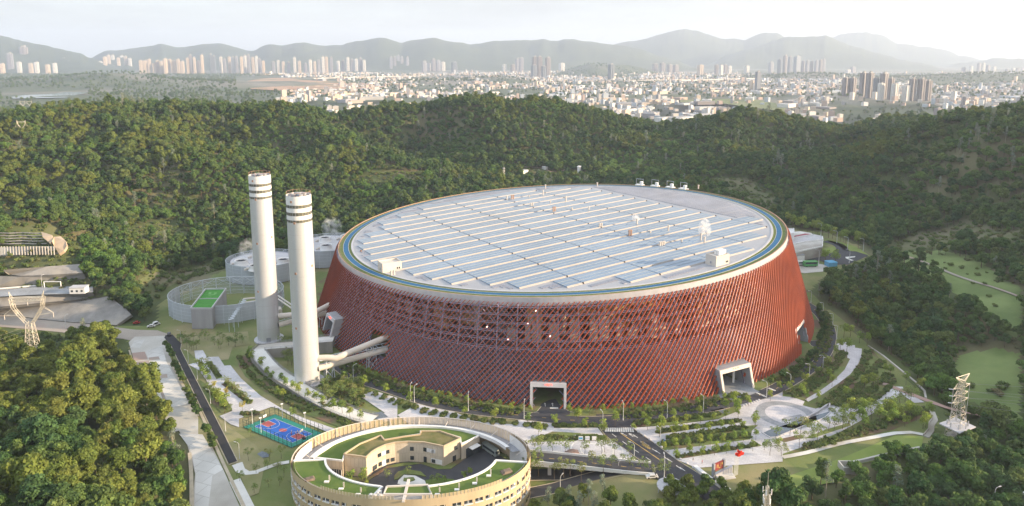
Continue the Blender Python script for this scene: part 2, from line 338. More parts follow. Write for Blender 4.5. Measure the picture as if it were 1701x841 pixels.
_W = np.linalg.solve(_B, np.append(CT[:, 2], 0))
def ht(x, y):
    x = np.asarray(x, float); y = np.asarray(y, float); sh = x.shape; x = x.ravel(); y = y.ravel(); h = np.full(x.shape, -4.0)
    near = (np.abs(x - 40) < 2100) & (np.abs(y - 1000) < 1900)
    xn, yn = x[near], y[near]; r = np.zeros(xn.shape)
    for i in range(0, len(xn), 20000):
        a, b = xn[i:i + 20000], yn[i:i + 20000]
        r[i:i + 20000] = _k(a[:, None] - CT[None, :, 0], b[:, None] - CT[None, :, 1]) @ _W[:_n] + _W[_n]
    amp = np.clip((r - 6) / 30, 0, 1) * np.clip(np.hypot((xn + 330) / 1.3, yn - 455) / 90 - .6, 0, 1)
    r = r + amp * (fbm(xn / 150, yn / 150, 5) * 30 + np.abs(fbm(xn / 85 + 9, yn / 120, 15)) * 38 - 9)
    # the ridge lines, as surveyed from the camera's side: canopy tops stay under them
    dd = yn * CP + 75 * SP; pxn = PX + F_ * xn / np.maximum(dd, 1); sil = np.interp(pxn, SIL[:, 0], SIL[:, 1])
    cap = CAMH + yn * (-SP - (sil - PY) / F_ * CP) / (CP - (sil - PY) / F_ * SP) - 11.5; far = np.clip((yn - 560) / 120, 0, 1)
    over = r - cap; r = np.where((yn > 560) & (over > -8), r - far * np.clip((over + 8) - 8 * (1 - np.exp(-np.clip(over + 8, 0, 400) / 8)), 0, 400), r)
    e = np.clip((1900 - np.maximum(np.abs(xn - 40) * 0.92, np.abs(yn - 1000) * 1.02)) / 500, 0, 1); e = e * e * (3 - 2 * e)
    h[near] = r * e - 4 * (1 - e)
    d = pdist(x, y, SITE); ins = inpoly(x, y, SITE); w = np.clip((d - 1) / 22, 0, 1); w = w * w * (3 - 2 * w)
    drum = np.clip((np.hypot(x - 33, y - 463) - 185) / 30, 0, 1)
    h = np.where(ins, -0.25, h * w * drum - 0.25)
    # lower ground under the flyover
    s = np.clip((38 + (y - 232) * 0.55 - x) / 30, 0, 1) * np.clip((272 - y - (x - 6) * 0.42) / 3.0, 0, 1) * np.clip((x + 2) / 6, 0, 1)
    s = np.where(ins, s, 0); h = h - 5.0 * s
    return h.reshape(sh)
def hz(x, y): return float(ht(np.array([x]), np.array([y]))[0])
def GT(px, py):
    r = ray(px, py); t = np.concatenate([np.arange(120, 1600, 2.5), np.arange(1600, 16000, 40)]) / r[1]
    X = r[0] * t; Y = r[1] * t; Z = CAMH + r[2] * t; H = ht(X, Y); i = np.argmax(Z < H)
    if i == 0: i = len(t) - 1
    a, b = t[i - 1], t[i]
    for _ in range(12):
        m = (a + b) / 2
        if CAMH + r[2] * m < hz(r[0] * m, r[1] * m): b = m
        else: a = m
    return (r[0] * b, r[1] * b, CAMH + r[2] * b)
def GTP(pts, c=None): return [GT(*(c(*p) if c else p)) for p in pts]
# ------------------------------------------------------------------ the ground: one sheet out to the horizon
M['floor'] = mat('woodland_floor', (.060, .085, .030), .95, (.095, .12, .042), .05, 6, col3=(.13, .125, .065), scale3=.012, bump=.5, bscale=.6)
M['plain'] = mat('plain_ground', (.05, .075, .04), .95, (.10, .12, .07), .004, 8, col3=(.20, .19, .17), scale3=.0016)
BUMPS = []      # low hills on the plain: x, y, height, sx, sy
def bump_(px, Y, h, sx, sy): x = (px - PX) / F_ * Y; BUMPS.append((x, Y, h, sx, sy))
for a in ((30, 3900, 35, 330, 420), (150, 3950, 42, 280, 400), (215, 4000, 50, 200, 380), (300, 3900, 34, 240, 380), (390, 3800, 26, 220, 330), (100, 2750, 14, 260, 200),
          (420, 2700, 10, 400, 350), (985, 6600, 100, 260, 350), (1040, 6900, 80, 260, 300), (1350, 5200, 45, 420, 380), (1600, 4700, 38, 420, 420), (1720, 4500, 42, 380, 400),
          (1450, 2500, 18, 160, 120), (820, 4700, 34, 230, 200), (725, 4300, 26, 300, 150), (1080, 2300, 14, 110, 90), (480, 4100, 22, 220, 160)): bump_(*a)
def bumps(x, y):
    h = np.zeros(np.shape(x))
    for (a, b, c, sx, sy) in BUMPS:
        q = ((x - a) / sx) ** 2 + ((y - b) / sy) ** 2; h = h + c * np.exp(-q) * (1 + .35 * fbm(x / 160, y / 160, 3))
    return h
def hfull(x, y): return ht(x, y) + np.where(np.asarray(y) > 2000, bumps(x, y), 0)
xs = np.concatenate([-np.geomspace(16000, 900, 46), np.arange(-880, 900, 5.0), np.geomspace(900, 16000, 46)])
ys = np.concatenate([[-2500, -1200, -600, -300, -100, 0], np.arange(60, 1300, 5.0), np.arange(1300, 2000, 20), np.geomspace(2000, 15000, 60)])
XX, YY = np.meshgrid(xs, ys); ZZ = hfull(XX, YY)
def grid_mesh(name, XX, YY, ZZ, mats, mi=None, smooth=True):
    h, w = XX.shape; v = np.stack([XX, YY, ZZ], -1).reshape(-1, 3); i = np.arange(h * w).reshape(h, w)
    f = np.stack([i[:-1, :-1], i[:-1, 1:], i[1:, 1:], i[1:, :-1]], -1).reshape(-1, 4)
    me = bpy.data.meshes.new(name); me.vertices.add(len(v)); me.vertices.foreach_set('co', v.ravel())
    me.loops.add(f.size); me.loops.foreach_set('vertex_index', f.ravel()); me.polygons.add(len(f))
    me.polygons.foreach_set('loop_start', np.arange(0, f.size, 4)); me.polygons.foreach_set('loop_total', np.full(len(f), 4))
    for m in mats: me.materials.append(m)
    if mi is not None: me.polygons.foreach_set('material_index', mi.ravel().astype(np.int32))
    me.update(calc_edges=True); me.polygons.foreach_set('use_smooth', [smooth] * len(f)); me.validate()
    o = bpy.data.objects.new(name, me); COL.objects.link(o); return o
yc = (YY[:-1, :-1] + YY[1:, 1:]) / 2; xc = (XX[:-1, :-1] + XX[1:, 1:]) / 2
mi = ((yc > 1500) | (np.abs(xc) > 1500)).astype(int)
tag(grid_mesh('ground', XX, YY, ZZ, [M['floor'], M['plain']], mi), kind='structure')
# ------------------------------------------------------------------ mountain ranges
M['mount'] = mat('mountain_woods', (.035, .055, .03), .95, (.06, .08, .04), .003, 6, bump=.8, bscale=.01)
def mountain_range(pts, D, depth, seed):
    pts = np.array(pts, float); n = 260; px = np.linspace(pts[0, 0], pts[-1, 0], n)
    py = np.interp(px, pts[:, 0], pts[:, 1]); k = np.ones(5) / 5; py = np.convolve(np.pad(py, 2, 'edge'), k, 'valid')
    m = 30; t = np.linspace(-1, 1, m); U, T = np.meshgrid(px, t); P = np.tile(py, (m, 1))
    az = (U - PX) / F_; Z0 = CAMH - D * (P - HOR) / F_ + fbm(U / 22, U * 0 + seed, seed, 4) * D * .006; Y = D + T * depth; X = az * Y
    prof = np.cos(T * math.pi / 2) ** 1.3; nn = fbm(X / 900, Y / 900, seed, 5)
    Z = Z0 * prof * (1 + (1 - prof) * nn * 1.6) + (1 - prof) * prof * np.abs(fbm(X / 420, Y / 800, seed + 7)) * 500 - 6
    tag(grid_mesh('hills', X, Y, Z, [M['mount']]), kind='structure')
mountain_range([(-260, 84), (-120, 70), (-60, 76), (0, 63), (20, 60), (50, 68), (75, 74), (110, 80), (150, 92), (178, 104), (230, 112)], 8800, 1500, 40)
mountain_range([(120, 118), (165, 94), (190, 82), (210, 83), (235, 78), (255, 76), (275, 72), (305, 79), (330, 75), (345, 73), (375, 72), (400, 80), (425, 84), (447, 73), (480, 75), (512, 70), (540, 75), (560, 74), (600, 70), (620, 64), (637, 61),
                (675, 72), (700, 66), (730, 65), (775, 74), (830, 68), (870, 65), (930, 67), (960, 66), (1005, 72), (1060, 82), (1120, 100), (1160, 115)], 10500, 1800, 50)
mountain_range([(960, 108), (1000, 76), (1050, 68), (1080, 62), (1110, 53), (1133, 49), (1160, 56), (1200, 67), (1230, 66), (1260, 57), (1285, 56), (1300, 64), (1340, 90), (1380, 112)], 13500, 2000, 60)
mountain_range([(1140, 122), (1200, 96), (1250, 76), (1290, 64), (1340, 61), (1362, 60), (1385, 68), (1430, 82), (1480, 96), (1540, 108), (1600, 122)], 11500, 1700, 70)
mountain_range([(1290, 112), (1345, 72), (1400, 56), (1430, 54), (1460, 62), (1480, 72), (1530, 78), (1570, 87), (1620, 98), (1700, 112), (1760, 122)], 15500, 2000, 80)
mountain_range([(1540, 122), (1590, 104), (1640, 97), (1680, 97), (1720, 106), (1800, 96), (1900, 90)], 12500, 1500, 90)
# ------------------------------------------------------------------ trees
def ico(sub=1):
    import bmesh
    bm = bmesh.new(); bmesh.ops.create_icosphere(bm, subdivisions=sub, radius=1.0)
    v = np.array([q.co[:] for q in bm.verts]); f = np.array([[q.index for q in p.verts] for p in bm.faces]); bm.free(); return v, f
ICO1 = ico(1); ICO2 = ico(2)
def crown_mesh(name, m, clumps, leaf, per, rs, core=True, squash=.85, jit=.35):
    """clumps: (x,y,z,r).  leafy quads spread over and inside each clump, on an uneven inner mass"""
    V = []; Fq = []; Ft = []; TQ = []; TT = []; n0 = 0
    lv = []; lt = []
    for (cx, cy, cz, r) in clumps:
        tint = rs.uniform(0.1, .9); k = max(6, int(per * (r ** 2)))
        d = rs.normal(size=(k, 3)); d /= np.linalg.norm(d, axis=1)[:, None]; d[:, 2] = np.where(d[:, 2] < -.45, -d[:, 2], d[:, 2])
        rad = r * rs.uniform(.72, 1.12, (k, 1)); p = d * rad * [1, 1, squash] + [cx, cy, cz]
        nrm = d + rs.normal(size=(k, 3)) * .55; nrm /= np.linalg.norm(nrm, axis=1)[:, None]
        a = np.cross(nrm, rs.normal(size=(k, 3))); a /= np.linalg.norm(a, axis=1)[:, None]; b = np.cross(nrm, a)
        s = leaf * rs.uniform(.6, 1.35, (k, 1)); s2 = s * rs.uniform(.5, 1.0, (k, 1))
        q = np.stack([p - a * s - b * s2 * .4, p + a * s * .2 - b * s2, p + a * s + b * s2 * .3, p - a * s * .3 + b * s2], 1)
        lv.append(q.reshape(-1, 3)); lt.append(np.repeat(np.clip(tint + rs.normal(size=k) * .14, 0, 1), 4))
    L = np.concatenate(lv); T = np.concatenate(lt); nq = len(L) // 4
    faces = [tuple(range(4 * i, 4 * i + 4)) for i in range(nq)]; verts = L.tolist(); tint = T.tolist()
    if core:
        iv, if_ = ICO1
        for (cx, cy, cz, r) in clumps:
            b0 = len(verts); q = iv * (r * .80) * [1, 1, squash] * (1 + rs.uniform(-.16, .12, (len(iv), 1))) + [cx, cy, cz]
            verts += q.tolist(); tint += [rs.uniform(.2, .5)] * len(iv); faces += [tuple(b0 + f) for f in if_]
    me = bpy.data.meshes.new(name); me.from_pydata(verts, [], faces); me.materials.append(m)
    at = me.attributes.new('tint', 'FLOAT', 'POINT'); at.data.foreach_set('value', np.array(tint, dtype=np.float32)); me.update(); return me
def broad_clumps(rs, n, R, H, z0):       # an uneven broad crown R wide from z0 to H
    c = []; hz_ = (H - z0) / 2; zc = z0 + hz_
    for i in range(n):
        d = rs.normal(size=3); d /= np.linalg.norm(d); q = rs.uniform(.35, .78)
        c.append((d[0] * R * q, d[1] * R * q, zc + d[2] * hz_ * q * .95 + .1 * hz_, R * rs.uniform(.28, .48)))
    c.append((0, 0, zc, R * .5)); c.append((rs.uniform(-.2, .2) * R, rs.uniform(-.2, .2) * R, zc + hz_ * .55, R * .38)); return c
def trunk_mb(H, r, rs, limbs=4, spread=2.0, top=.62, lean=.3):
    mb = MB(); p0 = Vector((0, 0, -1.0)); pts = [p0]
    for k in range(1, 4): pts.append(Vector((rs.uniform(-lean, lean) * k / 3, rs.uniform(-lean, lean) * k / 3, H * top * k / 3)))
    for i in range(3): mb.tube(pts[i], pts[i + 1], r * (1 - .22 * i), 7, r * (1 - .22 * (i + 1)), cap=False)
    for k in range(limbs):
        a = k * 2 * math.pi / limbs + rs.uniform(-.4, .4); b = pts[2].lerp(pts[3], rs.uniform(0, 1))
        e = b + Vector((math.cos(a) * spread * rs.uniform(.6, 1), math.sin(a) * spread * rs.uniform(.6, 1), H * rs.uniform(.16, .3)))
        mb.tube(b, e, r * .42, 5, r * .12, cap=False)
    return mb
def mesh_of(mb, name, m, smooth=True):
    me = bpy.data.meshes.new(name); me.from_pydata(mb.v, [], mb.f); me.materials.append(m)
    me.polygons.foreach_set('use_smooth', [smooth] * len(me.polygons)); me.update(); return me
TREES = {}      # kind -> list of (trunk mesh, crown mesh, height, radius)
def make_trees():
    rs = np.random.RandomState(5)
    def put(kind, clf, H, R, leaf, per, folm, trm, tr, limbs=5, top=.62, core=True, sq=.85):
        TREES.setdefault(kind, []).append((mesh_of(trunk_mb(H, tr, rs, limbs, R * .55, top), kind + '_trunk', M[trm]),
                                           crown_mesh(kind + '_crown', M[folm], clf, leaf, per, rs, core, sq), H, R))
    for i in range(5):
        H = rs.uniform(9, 13); R = rs.uniform(3.6, 5.2); put('broad', broad_clumps(rs, 15, R, H, H * .28), H, R, .36, 42, 'fol_dark', 'bark', .28)
    for i in range(2):                                                      # upright, narrower
        H = rs.uniform(13, 16); R = 3.0; put('upright', broad_clumps(rs, 14, R, H, H * .35), H, R, .34, 52, 'fol_dark', 'bark', .26)
    for i in range(3):
        H = rs.uniform(11, 13); R = rs.uniform(3.8, 4.6); put('golden', broad_clumps(rs, 16, R, H, H * .25), H, R, .34, 50, 'fol_gold', 'bark', .26)
    for i in range(3):
        H = rs.uniform(7, 10); R = rs.uniform(3.4, 4.4); put('fresh', broad_clumps(rs, 13, R, H, H * .25), H, R, .36, 46, 'fol_fresh', 'bark', .24)
    for i in range(3):                                                      # pale tall eucalyptus, thin crown
        H = rs.uniform(14, 18); c = [(rs.uniform(-1, 1) * (1.9 - k * .14), rs.uniform(-1, 1) * (1.9 - k * .14), H * (.42 + .055 * k), rs.uniform(.9, 1.4)) for k in range(10)]
        put('pale', c, H, 2.6, .26, 42, 'fol_pale', 'bark_pale', .22, 6, .8, False, 1.2)
    for i in range(3):                                                      # young street tree, round head on a thin stem
        H = rs.uniform(4.6, 5.6); c = [(rs.uniform(-.8, .8), rs.uniform(-.8, .8), H * .62 + rs.uniform(-.9, 1.1), rs.uniform(.55, .9)) for k in range(9)]
        put('young', c, H, 1.4, .15, 120, 'fol_young', 'bark', .08, 5, .6, False, 1.0)
    for i in range(3):                                                      # open loose crown
        H = rs.uniform(5.5, 6.5); c = [(rs.uniform(-1.7, 1.7), rs.uniform(-1.7, 1.7), H * .64 + rs.uniform(-.9, 1.2), rs.uniform(.5, .9)) for k in range(12)]
        put('open', c, H, 2.2, .15, 70, 'fol_mid', 'bark', .09, 6, .55, False, .8)
    for i in range(2):
        H = rs.uniform(4.6, 5.6); c = [(rs.uniform(-.8, .8), rs.uniform(-.8, .8), H * .62 + rs.uniform(-.9, 1.1), rs.uniform(.5, .8)) for k in range(9)]
        put('yellow', c, H, 1.3, .15, 110, 'fol_yellow', 'bark', .08, 5, .6, False, 1.0)
    for i in range(3):
        c = [(rs.uniform(-.7, .7), rs.uniform(-.7, .7), .55 + rs.uniform(-.1, .35), rs.uniform(.4, .62)) for k in range(8)]
        put('shrub', c, 1.3, 1.1, .13, 120, 'fol_shrub', 'bark', .05, 3, .6, True, .9)
make_trees()
def tree(kind, name, label, cat, loc, sc=1.0, group=None, vi=None, rz=None):
    L = TREES[kind]; t = L[RNG.randint(len(L)) if vi is None else vi % len(L)]
    r = thing(name, label, cat, loc, group, RNG.uniform(0, 6.28) if rz is None else rz); s = sc * RNG.uniform(.94, 1.06); r.scale = (s, s, s * RNG.uniform(.95, 1.05))
    for nm, me in (('trunk', t[0]), ('crown', t[1])):
        o = bpy.data.objects.new(nm, me); COL.objects.link(o); o.parent = r
    return r
# ------------------------------------------------------------------ the woods
CLEAR = []      # open ground without trees (world polygons)
def clear(pts, c=None): CLEAR.append([q[:2] for q in GTP(pts, c)])
for p in ([(5, 545), (100, 545), (125, 575), (105, 600), (40, 600), (5, 580)], [(205, 380), (262, 368), (330, 385), (322, 400), (250, 412), (215, 398)], [(0, 400), (20, 372), (95, 378), (112, 398), (140, 402), (135, 425), (130, 440), (0, 452)],
          [(0, 330), (45, 355), (20, 370), (0, 372)], [(0, 440), (128, 440), (140, 470), (160, 490), (175, 500), (215, 520), (190, 545), (0, 540)],
          [(225, 475), (290, 450), (370, 432), (350, 470), (262, 500), (225, 505)],
          [(1490, 425), (1590, 425), (1701, 480), (1701, 560), (1640, 540), (1560, 470), (1500, 445)],
          [(1590, 590), (1650, 575), (1701, 590), (1701, 705), (1600, 690), (1575, 640)], [(1550, 690), (1600, 690), (1640, 715), (1600, 745), (1555, 735)],
          [(1450, 425), (1520, 390), (1600, 370), (1701, 390), (1701, 425), (1600, 410), (1540, 425)],
          [(1160, 300), (1240, 295), (1290, 330), (1280, 350), (1240, 335)],
          [(860, 285), (900, 280), (930, 292), (960, 286), (975, 295), (870, 300)], [(600, 295), (720, 290), (700, 310), (610, 312)]): clear(p)
def veg_points(sp):
    gx = np.arange(-1050, 1150, sp); gy = np.arange(120, 1330, sp); X, Y = np.meshgrid(gx, gy)
    X = (X + RNG.uniform(-.48, .48, X.shape) * sp).ravel(); Y = (Y + RNG.uniform(-.48, .48, Y.shape) * sp).ravel()
    Z = ht(X, Y); px, py, d = project(np.stack([X, Y, Z + 6], 1))
    k = (px > -220) & (px < 2000) & (py < 960) & (d > 30); X, Y, Z, px, py, d = [q[k] for q in (X, Y, Z, px, py, d)]
    k = ~inpoly(X, Y, SITE) | (pdist(X, Y, SITE) < 0); k &= (pdist(X, Y, SITE) > 4); X, Y, Z, px, py, d = [q[k] for q in (X, Y, Z, px, py, d)]
    return X, Y, Z, px, py, d
X, Y, Z, px, py, d = veg_points(5.7)
cl = np.zeros(len(X), bool)
for c in CLEAR: cl |= inpoly(X, Y, c)
# open grassy patches in the woods on the far slopes
op = (fbm(X / 70, Y / 70, 77) > .22) & (Y > 480)
keep = ~cl & ~(op & (RNG.rand(len(X)) < .6)) & ~((Y > 620) & (RNG.rand(len(X)) < .08))
FX, FY, FZ, FD, FPX, FPY = X[keep], Y[keep], Z[keep], d[keep], px[keep], py[keep]
# behind a ridge nothing shows: keep what stands in line of sight (or nearly)
def seen(X, Y, Z, up=16):
    ok = np.ones(len(X), bool)
    for s in np.linspace(.25, .97, 24):
        h = ht(X * s, Y * s) + 4; ok &= (CAMH + (Z + up - CAMH) * s) > h
    return ok
vis = seen(FX, FY, FZ); FX, FY, FZ, FD, FPX, FPY = [q[vis] for q in (FX, FY, FZ, FD, FPX, FPY)]
print('forest trees', len(FX))
kn = fbm(FX / 60, FY / 60, 99)
gold = ((FPX < 420) & (FD < 420) & (kn > -.14)) | ((FPX < 300) & (FD > 500) & (kn > .08)) | ((FPX > 1080) & (FPX < 1240) & (FPY > 780))
pale = (RNG.rand(len(FX)) < .010) & (FD > 250); pale |= (fbm(FX / 45, FY / 45, 123) > .24) & (FD > 450) & (RNG.rand(len(FX)) < .35)
gold |= (kn + RNG.uniform(-.1, .1, len(FX)) > .20) & (FD > 420)
fresh = (fbm(FX / 75 + 40, FY / 75, 141) + RNG.uniform(-.1, .1, len(FX)) > .10) & (FD > 250)
kind = np.where(pale, 3, np.where(gold, 2, np.where(fresh, 4, np.where(RNG.rand(len(FX)) < .16, 1, 0))))
KN = ['broad', 'upright', 'golden', 'pale', 'fresh']
order = np.argsort(FD); inframe = (FPX > -10) & (FPX < 1711) & (FPY < 850) & (FPY > 0)
front = [i for i in order if inframe[i]][:300]; fs = set(front)
scl = RNG.uniform(.5, 1.12, len(FX)) * np.where(RNG.rand(len(FX)) < .10, 1.45, 1.0)
WOODLAB = {}
for i in front:
    if FPX[i] < 420:
        w = 'on the front left hill'; yard = 215 + (FPY[i] - 560) * .42
        z_ = 'near the forked pylon' if FPY[i] < 610 and FPX[i] < 130 else 'along the pale concrete yard' if FPX[i] > yard - 45 else 'at the crest' if FPY[i] < 640 else 'at the left edge' if FPX[i] < 60 else 'at the bottom edge' if FPY[i] > 790 else 'in the middle of the slope'
    else:
        w = 'in the bottom right woods'
        z_ = 'near the tall pylon' if FPY[i] < 770 and FPX[i] > 1540 else 'beside the bright lawn' if FPX[i] < 1470 and FPY[i] < 800 else 'at the right edge' if FPX[i] > 1640 else 'at the bottom edge' if FPY[i] > 810 else 'at their left end' if FPX[i] < 1330 else 'in their middle'
    sz_ = 'small ' if scl[i] < .68 else 'large ' if scl[i] > .98 else 'middling '
    ad = ['bushy dark green tree', 'narrow dark green tree', 'rounded golden green tree', 'pale slender tree', 'bushy fresh green tree'][kind[i]]
    tree(KN[kind[i]], 'woodland_tree', sz_ + ad + ' ' + w + ', ' + z_, 'tree', (FX[i], FY[i], FZ[i] - .2), scl[i], ad + 's ' + w)
# the rest of the woods as one thing, scattered by geometry nodes
rest = np.array([i for i in range(len(FX)) if i not in fs])
src = bpy.data.collections.new('tree_kinds'); srcs = []; OFFS = []
for k in KN:
    OFFS.append(len(srcs))
    for (tm, cm, H_, R_k) in TREES[k]:
        me = bpy.data.meshes.new('woods_' + k); nv = len(cm.vertices)
        cv = np.zeros(nv * 3); cm.vertices.foreach_get('co', cv); tv = np.zeros(len(tm.vertices) * 3); tm.vertices.foreach_get('co', tv)
        fcs = [tuple(p.vertices) for p in cm.polygons] + [tuple(nv + q for q in p.vertices) for p in tm.polygons]
        me.from_pydata(np.concatenate([cv, tv]).reshape(-1, 3).tolist(), [], fcs)
        me.materials.append(cm.materials[0]); me.materials.append(tm.materials[0])
        me.polygons.foreach_set('material_index', [0] * len(cm.polygons) + [1] * len(tm.polygons))
        ti = np.zeros(nv, dtype=np.float32); cm.attributes['tint'].data.foreach_get('value', ti)
        at = me.attributes.new('tint', 'FLOAT', 'POINT'); at.data.foreach_set('value', np.concatenate([ti, np.full(len(tm.vertices), .5, dtype=np.float32)])); me.update()
        o = bpy.data.objects.new('woods_source_%02d' % len(srcs), me); src.objects.link(o); srcs.append(o)
OFFS.append(len(srcs))
def scatter(name, P, idx, sc, rz, coll, label):
    me = bpy.data.meshes.new(name); me.vertices.add(len(P)); me.vertices.foreach_set('co', np.asarray(P, float).ravel())
    for nm, ty, arr in (('pick', 'INT', idx), ('size', 'FLOAT', sc), ('turn', 'FLOAT', rz)):
        a = me.attributes.new(nm, ty, 'POINT'); a.data.foreach_set('value', np.asarray(arr, dtype=np.int32 if ty == 'INT' else np.float32))
    o = bpy.data.objects.new(name, me); COL.objects.link(o)
    g = bpy.data.node_groups.new(name + '_nodes', 'GeometryNodeTree')
    g.interface.new_socket('Geometry', in_out='INPUT', socket_type='NodeSocketGeometry'); g.interface.new_socket('Geometry', in_out='OUTPUT', socket_type='NodeSocketGeometry')
    N = g.nodes.new; i_ = N('NodeGroupInput'); o_ = N('NodeGroupOutput'); m2p = N('GeometryNodeMeshToPoints'); ci = N('GeometryNodeCollectionInfo'); ci.inputs[0].default_value = coll
    ci.inputs['Separate Children'].default_value = True; ci.inputs['Reset Children'].default_value = True
    ip = N('GeometryNodeInstanceOnPoints'); ip.inputs['Pick Instance'].default_value = True
    def na(nm, ty): q = N('GeometryNodeInputNamedAttribute'); q.data_type = ty; q.inputs[0].default_value = nm; return q.outputs[0]
    cx = N('ShaderNodeCombineXYZ'); g.links.new(na('turn', 'FLOAT'), cx.inputs[2]); e2r = N('FunctionNodeEulerToRotation'); g.links.new(cx.outputs[0], e2r.inputs[0])
    g.links.new(i_.outputs[0], m2p.inputs[0]); g.links.new(m2p.outputs[0], ip.inputs['Points']); g.links.new(ci.outputs[0], ip.inputs['Instance'])
    g.links.new(na('pick', 'INT'), ip.inputs['Instance Index']); g.links.new(e2r.outputs[0], ip.inputs['Rotation']); g.links.new(na('size', 'FLOAT'), ip.inputs['Scale'])
    g.links.new(ip.outputs[0], o_.inputs[0]); md = o.modifiers.new('scatter', 'NODES'); md.node_group = g
    return tag(o, kind='stuff', label=label, cat='woods')
pk = np.array([OFFS[kind[i]] + RNG.randint(OFFS[kind[i] + 1] - OFFS[kind[i]]) for i in rest])
scatter('woods', np.stack([FX[rest], FY[rest], FZ[rest] - .3], 1), pk, scl[rest], RNG.uniform(0, 6.28, len(rest)), src, 'dense green woods covering the hills around the plant')
# undergrowth in the open patches
X, Y, Z, px, py, d = veg_points(3.6); cl = np.zeros(len(X), bool)
for c in CLEAR: cl |= inpoly(X, Y, c)
GRASSY = [[q[:2] for q in GTP(p)] for p in ([(1490, 418), (1560, 416), (1620, 425), (1701, 478), (1701, 572), (1640, 548), (1600, 500), (1560, 468), (1500, 445)], [(1585, 592), (1650, 575), (1701, 588), (1701, 706), (1640, 692), (1575, 645)])]
gr = np.zeros(len(X), bool)
for c in GRASSY: gr |= inpoly(X, Y, c)
k = (cl | (fbm(X / 70, Y / 70, 77) > .17) | (RNG.rand(len(X)) < .2)) & (RNG.rand(len(X)) < np.where(cl & (X > 0), .30, np.where(cl, .62, .6))) & (Y > 285) & ~(gr & (RNG.rand(len(X)) < .55 + .4 * (fbm(X / 25, Y / 25, 211) < .1))); X, Y, Z = X[k], Y[k], Z[k]; k = seen(X, Y, Z, 3); X, Y, Z = X[k], Y[k], Z[k]
srcb = bpy.data.collections.new('bush_kinds')
for (tm, cm, a, b) in TREES['shrub']: srcb.objects.link(bpy.data.objects.new('bush_source_%02d' % len(srcb.objects), cm))
print('bushes', len(X))
scatter('undergrowth', np.stack([X, Y, Z - .1], 1), RNG.randint(0, 3, len(X)), RNG.uniform(.8, 2.4, len(X)), RNG.uniform(0, 6.28, len(X)), srcb, 'low green scrub in the open patches between the woods')
def draped(name, poly, m, sp=2.2, up=.12):
    xs_, ys_ = [q[0] for q in poly], [q[1] for q in poly]; gx = np.arange(min(xs_), max(xs_) + sp, sp); gy = np.arange(min(ys_), max(ys_) + sp, sp); GX, GY = np.meshgrid(gx, gy); I = inpoly(GX, GY, poly); Z_ = ht(GX, GY) + up; b = MB(); ix = {}
    for j in range(GX.shape[0] - 1):
        for i in range(GX.shape[1] - 1):
            c_ = ((j, i), (j, i + 1), (j + 1, i + 1), (j + 1, i))
            if all(I[q] for q in c_):
                for q in c_:
                    if q not in ix: ix[q] = len(b.v); b.v.append((GX[q], GY[q], Z_[q]))
                b.f.append(tuple(ix[q] for q in c_)); b.m.append(0)
    if b.f: struct(name, b, m, smooth=True)
M['slope_grass'] = mat('slope_grass', (.15, .21, .07), .95, (.20, .25, .09), .06, 6, col3=(.11, .16, .05), scale3=.03, bump=.3, bscale=.7)
M['scrub'] = mat('brown_scrub', (.12, .13, .06), .95, (.085, .11, .042), .12, 6, col3=(.15, .14, .085), scale3=.03, bump=.4, bscale=.6)
for c in GRASSY: draped('grass_slope', c, M['slope_grass'])
for p in ([(1400, 425), (1450, 395), (1520, 362), (1600, 348), (1701, 352), (1701, 410), (1600, 408), (1520, 415)], [(205, 380), (262, 368), (330, 385), (322, 400), (250, 412), (215, 398)], [(225, 475), (290, 450), (370, 432), (350, 470), (262, 500)], [(1160, 300), (1240, 295), (1290, 330), (1280, 350), (1240, 335)]): draped('scrub_ground', [q[:2] for q in GTP(p)], M['scrub'])
# ------------------------------------------------------------------ haze
hb = MB(); hb.box((500, 7000, -12), (44000, 20000, 800)); 
hm = bpy.data.materials.new('haze'); hm.use_nodes = True; hn = hm.node_tree; hn.nodes.clear(); ho = hn.nodes.new('ShaderNodeOutputMaterial'); hv = hn.nodes.new('ShaderNodeVolumePrincipled')
hv.inputs['Color'].default_value = (.68, .79, 1.0, 1); hv.inputs['Density'].default_value = 7.4e-5; hv.inputs['Anisotropy'].default_value = .2
hn.links.new(hv.outputs[0], ho.inputs['Volume']); tag(O('haze', hb, hm), kind='stuff')
# ------------------------------------------------------------------ the round main building
TX, TY, BX, BY, RB, RT = 32.0, 468.0, 33.5, 463.0, 164.0, 150.0
def zt(x, y): return 47.0 + .0535 * (x - TX) - .005 * (y - TY)
def cone(a, t, off=0.0):            # point on the leaning facade: angle, 0 at the ground .. 1 at the rim, offset outwards
    bx, by = BX + (RB + off) * math.cos(a), BY + (RB + off) * math.sin(a)
    tx, ty = TX + (RT + off) * math.cos(a), TY + (RT + off) * math.sin(a)
    z1 = zt(tx, ty); return Vector((bx + (tx - bx) * t, by + (ty - by) * t, z1 * t))
def drum_hit(px, py):
    r = ray(px, py); t = 200.0
    for _ in range(4000):
        x, y, z = r[0] * t, r[1] * t, CAMH + r[2] * t; f = max(0, min(1, z / 47.0))
        if math.hypot(x - (BX + (TX - BX) * f), y - (BY + (TY - BY) * f)) < RB + (RT - RB) * f: break
        t += .1
    return x, y, z
M['fin'] = mat('terracotta_louvre', (.40, .078, .026), .5, (.31, .060, .022), .08, 5, spec=.35)
M['steel'] = mat('violet_grey_steel', (.44, .42, .56), .6, (.34, .32, .44), .3, 3)
M['screen'] = mat('perforated_screen', (.10, .085, .12), .8, (.15, .125, .17), .9, 4, col3=(.10, .065, .07), scale3=.15)
M['inner'] = mat('inner_wall', (.24, .13, .08), .8, (.07, .045, .035), .12, 5, col3=(.56, .40, .22), scale3=.06)  # orange base and gold patches put the warm sunlit glow into the colour
M['dark'] = mat('dark_void', (.02, .018, .02), .9)
